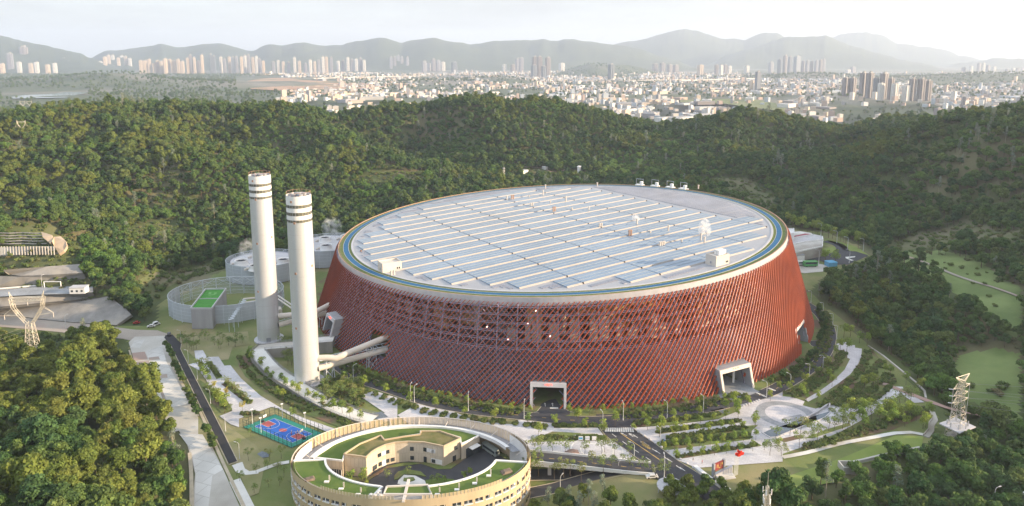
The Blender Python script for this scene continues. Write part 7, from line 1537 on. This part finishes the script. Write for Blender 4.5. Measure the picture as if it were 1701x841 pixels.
gpoly([(730, 470), (850, 462), (840, 475), (760, 485), (830, 510), (800, 515), (735, 485)], 5, M['mark'], 'road_marking'); gpoly([(160, 560), (400, 545), (560, 575), (480, 640), (250, 660), (160, 640)], 4, M['concrete'], 'yard')
b = MB(); x0 = G(*cR(120, 430)); t = thing('treatment_building', 'long low grey industrial building behind the right side of the red building', 'building', (*G(*cR(300, 400)), 0))
for (pts, z1, mm) in (([(115, 330), (250, 300), (470, 275), (462, 355), (240, 400), (130, 430)], 8.0, 'concrete'), ([(90, 260), (350, 215), (465, 240), (470, 285), (240, 310), (110, 330)], 6.0, 'rim'), ([(60, 150), (130, 145), (135, 200), (80, 210)], 12.0, 'white')):
    P_ = GP([(x, y - 0) for x, y in pts], cR, z1); b = MB(); b.prism(P_, 0, z1, bottom=False); w = O('block', b, M[mm], t); b = MB(); S = [Vector((*p, z1)) for p in P_]; kerbline(b, S + [S[0]], .6, 1.0); O('parapet', b, M['white'], w)
P_ = GP([(120, 240), (330, 205), (260, 200), (140, 225)], cR, 6.2); b = MB(); b.prism(P_, 6.1, 6.5); O('red_equipment', b, mat('faded_red_sheet', (.35, .10, .12), .7), t)
P_ = GP([(100, 180), (200, 170), (330, 190), (350, 210), (200, 230), (110, 230)], cR, 5); b = MB(); b.prism(P_, 0, 5, bottom=False); O('back_block', b, M['concrete_lt'], t)
b = MB()
for k in range(7): q = G(*cR(250 + k * 32, 400 - k * 6)); b.box((q[0], q[1] - .6, .0), (.8, .8, 6.0))
O('buttress', b, M['rim'], t)
t = car('green tipper truck in the small yard behind the red building on the right', (*G(*cR(320, 580)), .2), .1, M['car_g'], 'truck', 11, 3.2, 4.2); car('white truck in the small yard behind the red building on the right', (*G(*cR(225, 565)), .2), .1, M['car_w'], 'truck', 7.5, 2.8, 3.2)
x, y = G(*cR(560, 575)); t = thing('blue_shed', 'small light blue sheet shed at the end of the back yard', 'shed', (x, y, 0)); b = MB(); b.box((x, y, 0), (7, 6, 3.6), .2); O('wall', b, M['car_b'], t); b = MB(); b.box((x, y, 3.6), (7.6, 6.6, .3), .2, .9); O('roof', b, M['car_b'], t)
x, y = G(*cR(190, 520)); t = thing('site_cabin', 'grey and white site cabin close behind the red building', 'cabin', (x, y, 0)); b = MB(); b.box((x, y, 0), (7, 4, 5.4), .1); O('wall', b, M['white'], t); b = MB(); b.box((x, y, 5.4), (7.4, 4.4, .4), .1); O('roof', b, M['panel_grey'], t)
row('young', 'young_tree', 'bright young tree in the row along the back road at the right', 'young trees along the back road', [G(*cR(*p)) for p in ((55, 105), (115, 140), (175, 155), (225, 165), (285, 180), (350, 200), (410, 205), (465, 215), (530, 245), (580, 255), (670, 290), (705, 300), (730, 318), (880, 375), (610, 555), (495, 530))], 2.0)
for k, p in enumerate(((445, 215), (630, 310), (755, 385), (938, 405), (420, 545), (775, 540))): x, y = G(*cR(*p)); dup(lp0, (x, y, 0), 2.6, 1.3, ORDW[k] + ' grey lamp from the left along the back road at the right', 'grey lamps along the back road')
# drain wall and stairs on the lower right lawn, road in the corner
b = MB(); kerbline(b, [Vector((q[0], q[1], max(q[2], 0))) for q in GTP([(330, 640), (400, 625), (480, 605), (560, 592), (620, 580), (680, 566)], c7)], .8, 1.4); tag(O('lawn_wall', b, M['concrete']), 'thin grey wall curving along the lower edge of the bright lawn', 'low wall')
x, y = G(*c7(318, 660)); t = thing('concrete_chamber', 'open square concrete chamber at the lower edge of the bright lawn', 'concrete chamber', (x, y, 0)); b = MB()
for dx, dy, w, d_ in ((0, -2.2, 5, .5), (0, 2.2, 5, .5), (-2.25, 0, .5, 3.9), (2.25, 0, .5, 3.9)): b.box((x + dx, y + dy, -.5), (w, d_, 3.0))
O('wall', b, M['concrete'], t)
b = MB(); P_ = [Vector(q) for q in GTP([(745, 375), (760, 415), (742, 440), (740, 470), (715, 500)], c7)]; kerbline(b, P_, 2.0, .5); kerbline(b, offset(P_, 1.2), .4, 1.2); tag(O('drain_steps', b, M['concrete']), 'narrow pale stepped drain between the lawn and the right pylon', 'steps')
b = MB(); P_ = [Vector(q) for q in GTP([(425, 45), (500, 95), (580, 160), (660, 225), (705, 270), (712, 305)], c7)]; kerbline(b, P_, .9, .5); tag(O('slope_drain', b, M['concrete']), 'thin concrete drain running down the wooded edge right of the terraces', 'drain')
RC = []
for (x, y) in ((1640, 862), (1668, 845), (1701, 828), (1760, 800)): RC.append(Vector(G3(x, y, 4.0)))
b = MB(); P_ = spline(RC, 4); ribbon(b, P_, -1, 9, 0.0); struct('corner_road', b, M['asphalt']); b = MB(); ribbon(b, P_, 3.6, 3.9, .03); ribbon(b, P_, 4.2, 4.5, .03); struct('yellow_marking', b, M['mark_y']); b = MB(); kerbline(b, offset(P_, -1.3), .5, 1.0, .0); tag(O('corner_barrier', b, M['white']), 'white barrier of the road in the bottom right corner', 'barrier')
b = MB(); kerbline(b, offset(P_, 1.3), .5, 3.6, -3.6) if False else None
x, y = G(1651, 835, 3.5); dup(lp0, (x, y, 1.0), .3, 1.0, 'white street lamp standing at the road in the bottom right corner', 'lamp in the bottom right corner')
b = MB(); P_ = [Vector((q[0], q[1], q[2] + .25)) for q in GTP([(500, 235), (800, 350), (980, 395), (1090, 430), (1200, 465)], c7)]; ribbon(b, spline(P_, 4), -1.6, 1.6, .35); struct('track', b, M['dirt'])
b = MB(); P_ = [Vector((q[0], q[1], q[2] + .3)) for q in GTP([(1500, 425), (1580, 455), (1640, 475), (1701, 497)])]; P_ = spline(P_, 4)
for q in P_: q.z = hz(q.x, q.y) + .4
ribbon(b, P_, -1.6, 1.6, 0); struct('track', b, M['dirt'])
# small buildings in the valley
for k, (px_, py_, w, h, mm, lab) in enumerate(((795, 291, 9, 3, 'car_b', 'bright blue roofed shed in the valley behind the red building'), (768, 292, 9, 3, 'rim', 'grey shed left of the blue shed in the valley'), (850, 296, 8, 3, 'rim', 'grey low shed right of the telecom mast'), (870, 287, 11, 3, 'rim', 'pale shed beside the dirt track in the valley'), (962, 288, 6, 9, 'white', 'small white tower house in the valley'),
                                                (898, 293, 8, 3, 'white', 'white shed in the middle of the valley'), (924, 296, 9, 3, 'steelw', 'pale blue roofed shed near the roof edge in the valley'), (905, 281, 7, 3, 'white', 'tiny white shed at the valley track'))):
    g = GT(px_, py_); t = thing('valley_shed', lab, 'building', g, 'small buildings in the valley'); b = MB(); b.box((g[0], g[1], g[2] - 1), (w, w * .6, h + 1), .3 * k); O('wall', b, M['white'] if mm != 'car_b' else M['rim'], t); b = MB(); b.box((g[0], g[1], g[2] + h), (w + 1, w * .6 + 1, .6), .3 * k, .8); O('roof', b, M[mm], t)
b = MB()
for pts in ([(860, 279), (900, 280), (915, 286), (935, 284), (950, 278)], [(896, 290), (910, 297), (930, 288)], [(1002, 235), (996, 243), (1004, 252)]):
    P_ = [Vector(q) for q in GTP(pts)]; P_ = spline(P_, 10)
    for q in P_: q.z = hz(q.x, q.y) + .6
    ribbon(b, P_, -1.6, 1.6, 0)
struct('track', b, M['dirt'])

b = MB(); top = Vector((x0_ := DY(54, 575, 338)[0], DY(54, 575, 338)[1], 44.0))
for dx, sg in ((-5.6, 0), (0, 0), (5.6, 0)):
    p0 = Vector((x0_ + dx, 338, hz(x0_, 338) + 15)); p1 = Vector((x0_ + dx - 30 + 60, 60, 95)); prev = p0
    for i in range(1, 21): u = i / 20; q = p0.lerp(p1, u); q.z -= 20 * u * (1 - u); b.tube(prev, q, .04, 3, cap=False); prev = q
tag(O('power_cables', b, M['wire']), 'thin power cables from the left forked pylon passing over the front left woods', 'cable')
# steam over the fans and two roof vents
def steam(px_, py_, z, sx, sz, dens, label):
    x, y = G(px_, py_, z); b = MB(); v, f = ICO2; b.add((v * [sx, sx, sz] + [x, y, z + sz * .8]).tolist(), [tuple(k) for k in f]); m = bpy.data.materials.new('steam'); m.use_nodes = True; nt = m.node_tree; nt.nodes.clear(); o = nt.nodes.new('ShaderNodeOutputMaterial'); pv = nt.nodes.new('ShaderNodeVolumePrincipled')
    t = nt.nodes.new('ShaderNodeTexCoord'); n = nt.nodes.new('ShaderNodeTexNoise'); n.inputs['Scale'].default_value = 2.2 / sx; n.inputs['Detail'].default_value = 3; r = nt.nodes.new('ShaderNodeMapRange'); r.inputs[1].default_value = .46; r.inputs[2].default_value = .75; r.inputs[3].default_value = 0; r.inputs[4].default_value = dens
    nt.links.new(t.outputs['Object'], n.inputs['Vector']); nt.links.new(n.outputs[0], r.inputs[0]); nt.links.new(r.outputs[0], pv.inputs['Density']); pv.inputs['Color'].default_value = (.95, .96, .98, 1); nt.links.new(pv.outputs[0], o.inputs['Volume'])
    tag(O('steam', b, m, smooth=True), label, 'steam', kind='stuff')
steam(1170, 395, 51, 4.2, 7, .9, 'white steam puff rising from a vent on the right of the roof'); steam(1056, 370, 49, 3.2, 3.4, .9, 'small white steam puff on the middle of the roof')
steam(552, 394, 15, 9, 10, .12, 'thin steam over the farthest cooling tower fans'); steam(415, 430, 14, 9, 9, .10, 'thin steam over the fans of the cooling tower behind the chimney')

for p, lab, sh in (((1108, 557), 'person in dark clothes walking on the paving beside the main road near the signs', 'cl_dark'), ((1165, 575), 'person in red crouching near the low wall by the sign board', 'cl_red'), ((530, 330), 'person in white walking across the zebra crossing', 'cl_white')):
    person(lab, (*G(*c5(*p)), .1), M[sh], 1.0)
# ------------------------------------------------------------------ the city on the plain
def tower_mat(name, wall, wall2, glass, fl=3.0, bay=3.4, th=.45):
    m, nt, b = newmat(name); b.inputs['Roughness'].default_value = .6; t = nt.nodes.new('ShaderNodeTexCoord'); s = nt.nodes.new('ShaderNodeSeparateXYZ'); nt.links.new(t.outputs['Object'], s.inputs[0])
    a = nt.nodes.new('ShaderNodeMath'); nt.links.new(s.outputs[0], a.inputs[0]); nt.links.new(s.outputs[1], a.inputs[1])
    def stripe(src, per, duty):
        d = nt.nodes.new('ShaderNodeMath'); d.operation = 'DIVIDE'; d.inputs[1].default_value = per; f = nt.nodes.new('ShaderNodeMath'); f.operation = 'FRACT'; g = nt.nodes.new('ShaderNodeMath'); g.operation = 'LESS_THAN'; g.inputs[1].default_value = duty
        nt.links.new(src, d.inputs[0]); nt.links.new(d.outputs[0], f.inputs[0]); nt.links.new(f.outputs[0], g.inputs[0]); return g.outputs[0]
    p = nt.nodes.new('ShaderNodeMath'); p.operation = 'MULTIPLY'; nt.links.new(stripe(s.outputs[2], fl, .5), p.inputs[0]); nt.links.new(stripe(a.outputs[0], bay, .55), p.inputs[1])
    oi = nt.nodes.new('ShaderNodeObjectInfo'); w = nt.nodes.new('ShaderNodeMixRGB'); w.inputs[1].default_value = (*wall, 1); w.inputs[2].default_value = (*wall2, 1); nt.links.new(oi.outputs['Random'], w.inputs[0])
    x = nt.nodes.new('ShaderNodeMixRGB'); x.inputs[2].default_value = (*glass, 1); nt.links.new(w.outputs[0], x.inputs[1]); nt.links.new(p.outputs[0], x.inputs[0]); nt.links.new(x.outputs[0], b.inputs['Base Color']); return m
M['tw_cream'] = tower_mat('city_wall_cream', (.62, .50, .38), (.52, .44, .36), (.22, .20, .20)); M['tw_grey'] = tower_mat('city_wall_grey', (.34, .34, .37), (.26, .26, .30), (.10, .12, .15)); M['tw_brown'] = tower_mat('city_wall_brown', (.20, .185, .19), (.26, .235, .235), (.10, .10, .12)); M['tw_white'] = tower_mat('city_wall_white', (.66, .65, .63), (.58, .55, .50), (.28, .30, .33)); M['tw_glass'] = tower_mat('city_wall_glass', (.14, .18, .22), (.18, .20, .24), (.07, .10, .13))
CITYM = ['tw_cream', 'tw_white', 'tw_grey', 'tw_brown', 'tw_glass']; M['roofgrey'] = mat('flat_roof_grey', (.36, .35, .34), .8)
UNIT = {}
for i, mm in enumerate(CITYM):      # unit towers: footprint 1 x 1, height 1, cross shaped plan with notches
    for v in range(2):
        b = MB(); P_ = [(-.5, -.3), (-.3, -.3), (-.3, -.5), (-.06, -.5), (-.06, -.38), (.06, -.38), (.06, -.5), (.3, -.5), (.3, -.3), (.5, -.3), (.5, .3), (.3, .3), (.3, .5), (-.3, .5), (-.3, .3), (-.5, .3)] if v == 0 else [(-.5, -.5), (.5, -.5), (.5, .5), (-.5, .5)]
        b.prism(P_, 0, 1, bottom=False); w = mesh_of(b, 'tower_wall', M[mm], False); b = MB(); b.box((0, 0, 1.0), (.42, .42, .045)); b.box((.18, .1, 1.0), (.2, .3, .08)); UNIT[(i, v)] = (w, mesh_of(b, 'tower_roof', M['roofgrey'], False))
# scale of the object would stretch the wall pattern, so each tower gets its own wall mesh at true size
CB = {}
def tower(px_, pyb, w, d_, H, mi_, v=0, rz=0.3, label='', group=None, Y=None, name='high_rise', z0=-4):
    if Y is None: x, y = G(px_, pyb, z0)
    else: x = (px_ - PX) / F_ * Y; y = Y
    if y > 2000: z0 = max(z0, float(hfull(np.array([x]), np.array([y]))[0]))
    t = thing(name, label, 'building', (x, y, z0), group, rz); key = (round(w), round(d_), round(H / 6) * 6, mi_, v)
    if key not in CB:
        W, D_, H_ = key[0], key[1], key[2]; s = lambda me, nm: me
        out_ = []
        for me, nm in zip(UNIT[(mi_, v)], ('wall', 'roof')):
            q = me.copy(); co = np.zeros(len(q.vertices) * 3); q.vertices.foreach_get('co', co); co = co.reshape(-1, 3) * [W, D_, H_]; q.vertices.foreach_set('co', co.ravel()); q.update(); out_.append(q)
        CB[key] = out_
    for me, nm in zip(CB[key], ('wall', 'roof')): o = bpy.data.objects.new(nm, me); COL.objects.link(o); o.parent = t
    return t
def cluster(xs_, base, tops, wpx, mats_, label, group, dep=1.0, rz=.35, jit=2, v=0):
    rs = np.random.RandomState(int(xs_[0]) + 3)
    for k, x in enumerate(xs_):
        tp = tops[k % len(tops)] + rs.uniform(-jit, jit); x_, y_ = G(x, base, -4); dist = y_; H = (base - tp) * dist / F_; w = wpx * dist / F_
        tower(x, base + rs.uniform(-1.0, 1.0), w, w * .8, H, mats_[k % len(mats_)] if len(mats_) > 1 else mats_[0], v, rz + rs.uniform(-.1, .1), label, group)
# left skyline
cluster([19], 121, [91], 9, [2], 'grey high-rise at the left end of the far skyline', 'far left towers'); cluster([43], 119, [78], 11, [3], 'tallest brown tower under construction at the far left skyline', 'far left towers'); cluster([70], 117, [88], 11, [3], 'brown tower with flat top right of the tallest one', 'far left towers')
cluster([5, 33, 52, 62, 80, 92], 122, [104, 104, 106, 104, 107, 106], 7, [0, 1], 'low cream block at the left end of the far skyline', 'low blocks at the far left'); cluster([100, 108, 115], 119, [98, 97, 101], 5, [1, 0], 'cream tower in the group at the left of the far skyline', 'cream towers at the far left')
cluster([127, 134, 149, 156, 168, 176], 119, [108, 106, 106, 108, 102, 96], 6, [1, 0], 'small cream tower on the far skyline above the wooded hills', 'small cream towers on the left skyline'); cluster([182, 189, 198, 204, 210, 217], 116, [94, 92, 96, 92, 93, 96], 5, [0, 1], 'cream tower in the dense group left of the long estate', 'cream towers left of the long estate')
cluster([228, 238, 243, 251, 257, 262, 270], 112, [90, 87, 86, 91, 86, 88, 95], 5, [4, 2, 3], 'dark blue grey tower standing behind the cream estate', 'dark towers behind the cream estate')
cluster([235, 242, 249, 257, 263, 269, 276, 283, 290, 297, 304], 123, [103, 100, 101, 104, 103, 101, 100, 98, 100, 101, 102], 6.2, [0], 'cream slab tower of the long sunlit estate on the left skyline', 'cream slab towers of the long estate'); cluster([313, 318, 324, 331, 337], 123, [96, 94, 97, 102, 94], 5, [0, 3], 'brown and cream tower at the right end of the long estate', 'towers at the right end of the long estate')
cluster([352, 357], 123, [93, 96], 5, [4], 'dark glass tower right of the cream estate', 'dark glass towers on the left skyline'); cluster([368, 374, 382, 388, 394, 402, 408, 414, 421, 427, 432, 438], 122, [95, 98, 94, 94, 95, 94, 95, 94, 96, 95, 96, 102], 5, [1, 2, 0], 'narrow tower in the long row left of the skyline centre', 'narrow towers in the long row')
cluster([455, 463, 471, 480, 490, 498, 508, 516, 523, 530, 537, 543, 551], 122, [102, 102, 103, 104, 97, 103, 104, 102, 101, 102, 96, 94, 96], 5, [2, 1, 0], 'pale tower on the skyline left of centre', 'pale towers left of the skyline centre')
cluster([562, 570, 578, 585, 592, 599, 605], 119, [101, 103, 98, 99, 100, 98, 99], 5.5, [1, 3], 'cream tower on the skyline above the construction ground', 'cream towers above the construction ground'); cluster([614, 623, 637], 112, [90, 89, 89], 6, [3, 2], 'tall brown grey tower on the skyline left of the middle', 'tall towers left of the middle'); cluster([650, 656, 662, 668, 677, 683], 116, [95, 94, 93, 94, 97, 92], 4.5, [2, 3], 'grey tower in the tight group left of the middle', 'grey towers in the tight group')
cluster([705, 712, 720, 728, 736], 119, [104, 107, 98, 103, 104], 7, [2, 1, 3], 'pale broad block with cranes left of the middle', 'pale blocks left of the middle'); cluster([755], 122, [105], 9, [4], 'dark block in the middle of the skyline', 'dark blocks in the middle'); cluster([785, 792, 799, 807, 814, 820], 113, [101, 102, 101, 104, 102, 103], 5.5, [1], 'small pale tower in the middle of the skyline', 'small pale towers in the middle')
cluster([838, 852, 860, 866], 121, [108, 107, 96, 97], 7, [1, 3, 2, 2], 'pale tower left of the tall brown group', 'pale towers left of the brown group'); cluster([888, 896, 910], 128, [96, 95, 96], 8.5, [3], 'tall brown tower in the middle of the skyline', 'tall brown towers in the middle'); cluster([887], 130, [109], 9, [4], 'blue glass tower in front of the tall brown towers', 'glass towers in the middle'); cluster([903], 130, [110], 7, [4], 'slim glass tower in front of the tall brown towers', 'glass towers in the middle'); cluster([933], 121, [105], 9, [1], 'white rounded tower right of the brown group', 'white towers right of the brown group'); cluster([960], 122, [115], 9, [1], 'low white block right of the white tower', 'white towers right of the brown group')
cluster([1015], 132, [109], 10, [4], 'green glass tower standing alone right of the middle', 'lone towers right of the middle'); cluster([1037, 1050], 120, [111, 112], 9, [1], 'white low block right of the green glass tower', 'white blocks right of the middle'); cluster([1088, 1100, 1112, 1122], 121, [107, 107, 108, 108], 9, [3], 'brown faint block far right of the middle', 'brown faint blocks'); cluster([1140], 112, [102], 8, [3], 'faint brown tower at the foot of the right mountains', 'faint towers at the mountain foot')
cluster([1163], 125, [108], 10, [0], 'cream block with shaded sides at the right', 'cream blocks at the right'); cluster([1190, 1197, 1204, 1211], 126, [107, 107, 108, 109], 7, [3, 1], 'low faint tower left of the slim dark tower', 'faint towers left of the slim tower'); cluster([1258], 152, [121], 7.5, [4], 'slim dark tower standing alone in the right of the city', 'lone dark towers', v=1); cluster([1250], 149, [136], 9, [0], 'cream block beside the slim dark tower', 'lone dark towers')
cluster([1294, 1303, 1311], 124, [101, 95, 95], 7, [4, 3], 'tall dark tower of the right skyline group', 'dark towers of the right skyline group'); cluster([1323], 122, [93], 9, [4], 'tallest glass tower of the right skyline group', 'dark towers of the right skyline group', v=1); cluster([1333, 1340, 1347, 1355, 1362, 1367], 123, [101, 100, 102, 101, 100, 101], 5.5, [3, 2], 'tower in the row right of the tallest glass tower', 'towers in the row right of the glass tower')
cluster([1240, 1280, 1408, 1416], 122, [108, 105, 113, 113], 8, [1, 2], 'pale block on the right skyline', 'pale blocks on the right skyline'); cluster([1600, 1612, 1625, 1632, 1640, 1650, 1672, 1682, 1690, 1698], 122, [112, 109, 108, 107, 107, 109, 114, 113, 112, 114], 6, [2, 1], 'faint tower at the far right of the skyline', 'faint towers at the far right')
# big dark estate at the right
for k, (x, w, tp, b_) in enumerate(((1403, 11, 130, 160), (1415, 12, 129, 160), (1432, 12, 122, 162), (1443, 12, 121, 163), (1453, 9, 131, 165), (1466, 13, 124, 165), (1462, 11, 140, 167), (1478, 10, 131, 166), (1485, 12, 140, 168), (1504, 12, 142, 168), (1514, 11, 133, 168), (1529, 13, 131, 168), (1540, 11, 134, 168))):
    x_, y_ = G(x, b_, -4); dist = y_; tower(x, b_, w * dist / F_, w * .75 * dist / F_, (b_ - tp) * dist / F_, [3, 3, 3, 3, 4, 3, 1, 3, 1, 1, 3, 3, 3][k], 0, .5 - .02 * k, ORDW[k] + ' tower from the left in the tall dark brown estate at the right', 'towers of the dark brown estate')
# mid rise and low rise carpet
rs = np.random.RandomState(21); CENT = [(rs.uniform(470, 1701), rs.uniform(126, 205)) for _ in range(0)]
low = MB(); cand = []
def builtup(px_, py_):
    if px_ < 200: return 0
    if px_ < 470: return .0 if py_ > 126 else .25
    if 400 < px_ < 560 and 128 < py_ < 150: return .03
    d = .75
    if 560 < px_ < 800 and 122 < py_ < 140: d = .30
    if 1230 < px_ < 1420 and 121 < py_ < 133: d = .06
    if 1420 < px_ and 122 < py_ < 140: d = .05
    if 1380 < px_ < 1570 and 158 < py_ < 180: d = .12
    if 1000 < px_ < 1150 and 158 < py_ < 170: d = .35
    if 700 < px_ < 860 and 138 < py_ < 146: d = .35
    return d
NC = 26000; YA = 1750 + (7200 - 1750) * rs.rand(NC) ** .75; XA = rs.uniform(-.38, .80, NC) * YA; UA, VA, _d = project(np.stack([XA, YA, 0 * XA], 1))
FA_ = np.clip(.62 + 3.4 * fbm(XA / 420, YA / 420, 61) + 2.0 * fbm(XA / 120, YA / 120, 63), 0, 1.1); BU = bumps(XA, YA); HN = ht(XA, YA); RA = rs.rand(NC)
for k in np.nonzero((UA > 380) & (UA < 1740) & (VA < 215) & (BU < 14) & ~((YA < 2100) & (HN > 6)))[0]:
    X, Y, u, v, hill = XA[k], YA[k], UA[k], VA[k], BU[k]
    if RA[k] > builtup(u, v) * FA_[k]: continue
    w, d_ = rs.uniform(9, 22), rs.uniform(8, 16); h = rs.choice([5, 8, 11, 14, 18, 25, 38], p=[.22, .26, .22, .16, .09, .04, .01])
    if rs.rand() < .08: w, d_, h = rs.uniform(40, 90), rs.uniform(25, 45), rs.uniform(7, 11)
    cand.append((X, Y, w, d_, h, hill, (w * h) / (Y * Y), rs.randint(0, 6), (rs.randint(0, 3)) * .5 + .25 + rs.uniform(-.08, .08)))
print('city houses', len(cand))
cand.sort(key=lambda c: -c[6]); nobj = sum(1 for o in COL.objects if o.name.startswith('high_rise'))
PALM = [mat('city_pale', (.62, .58, .54), .8, (.50, .46, .42), .02, 3), mat('city_cream', (.60, .50, .40), .8, (.46, .38, .32), .02, 3), mat('city_white', (.70, .70, .70), .8, (.55, .55, .57), .02, 3), mat('city_grey', (.34, .34, .36), .8, (.26, .26, .28), .02, 3), mat('city_rose', (.46, .36, .31), .8, (.38, .30, .27), .02, 3), mat('city_blue_roof', (.42, .47, .53), .7, (.36, .41, .47), .02, 3)]
for k, (X, Y, w, d_, h, hill, _, ci, rz) in enumerate(cand[:110]):
    t = tower(0, 0, w, d_, h, [1, 0, 1, 2, 3, 1][ci], 1, rz, ['pale', 'cream', 'white', 'grey', 'rose brown', 'bluish white'][ci] + ' low block of the town on the plain behind the wooded ridge', 'low blocks of the near town', Y=Y, name='town_block'); t.location = (X, Y, -4 + hill)
for (X, Y, w, d_, h, hill, _, ci, rz) in cand[110:]:
    low.mi = ci; low.box((X, Y, -6 + hill), (w, d_, h + 2), rz)
    if h > 12: low.mi = 3; low.box((X, Y, -4 + hill + h), (w * .3, d_ * .3, 2.5), rz)
tag(O('distant_town', low, PALM), 'dense carpet of pale low houses of the town covering the plain', 'town', kind='stuff')
# woods on the plain, red earth, reservoir, fields
X = []; 
NW = 24000; WY = 1500 + 5200 * rs.rand(NW) ** .8; WU = rs.uniform(-60, 1760, NW); WX = (WU - PX) / F_ * WY; WF = fbm(WX / 300, WY / 300, 71); WB = bumps(WX, WY); WH = ht(WX, WY); WV = project(np.stack([WX, WY, 0 * WX], 1))[1]
for k in range(NW):
    Y, u, x, f, bm_ = WY[k], WU[k], WX[k], WF[k], WB[k]
    dens = .95 if bm_ > 9 else (.85 if (u < 470 and Y > 1900) else (.22 + 1.5 * max(f, 0)))
    if rs.rand() > dens: continue
    v = WV[k]
    if 395 < u < 570 and 127 < v < 152: continue
    if 5 < u < 150 and 150 < v < 166: continue
    if Y < 2300 and WH[k] > 4 and rs.rand() < .5: continue
    X.append((x, Y, -4 + bm_ + (0 if Y > 2000 else 0), rs.uniform(.9, 1.7)))
X = np.array(X); hf = hfull(X[:, 0], X[:, 1]); P_ = np.stack([X[:, 0], X[:, 1], hf - 1.5], 1)
scatter('distant_woods', P_, rs.randint(0, OFFS[2], len(X)), X[:, 3], rs.uniform(0, 6.28, len(X)), src, 'distant hazy woods on the low hills and between the houses of the plain')
M['redearth'] = mat('red_earth', (.36, .20, .13), .95, (.44, .30, .20), .006, 6, col3=(.12, .14, .07), scale3=.004); M['lake'] = mat('lake_water', (.35, .42, .48), .08, (.33, .40, .46), .002, 3, spec=.6); M['field'] = mat('fields', (.13, .17, .06), .95, (.18, .19, .09), .01, 6)
def plainsheet(name, pts, m, z):
    b = MB(); P = [G(*p, z) for p in pts]; a = sum(P[i][0] * P[(i + 1) % len(P)][1] - P[(i + 1) % len(P)][0] * P[i][1] for i in range(len(P))); P = P if a > 0 else P[::-1]; b.poly([(*p, z) for p in P]); return struct(name, b, m)
plainsheet('red_earth', [(402, 137), (430, 131), (470, 129), (520, 134), (600, 137), (640, 144), (600, 150), (560, 158), (520, 156), (470, 151), (420, 148), (400, 144)], M['redearth'], 4)
plainsheet('reservoir', [(18, 161), (40, 158), (90, 156), (108, 153), (146, 153), (140, 156), (120, 159), (110, 162), (60, 163), (22, 164)], M['lake'], 5)
plainsheet('fields', [(1130, 166), (1250, 164), (1290, 172), (1320, 186), (1290, 184), (1200, 172), (1130, 170)], M['field'], -3.5); plainsheet('fields', [(560, 196), (640, 186), (700, 176), (640, 180), (540, 190)], M['field'], -3.5)

for pts, lab in (([(520, 131), (700, 127), (860, 129), (1010, 134), (1140, 133)], 'long pale viaduct crossing the town in the distance'), ([(1130, 135), (1260, 131), (1420, 129), (1560, 128)], 'long pale viaduct in front of the right hills')):
    b = MB(); P = [Vector((*G(x, y, 8), 8)) for x, y in pts]; P = spline(P, 60); ribbon(b, P, -12, 12, 4); A = offset(P, -12); b.sheet([(q.x, q.y, 8) for q in A], [(q.x, q.y, 13) for q in A]); A = offset(P, 12); b.sheet([(q.x, q.y, 8) for q in A], [(q.x, q.y, 13) for q in A]); tag(O('viaduct', b, PALM[0]), lab, 'viaduct')
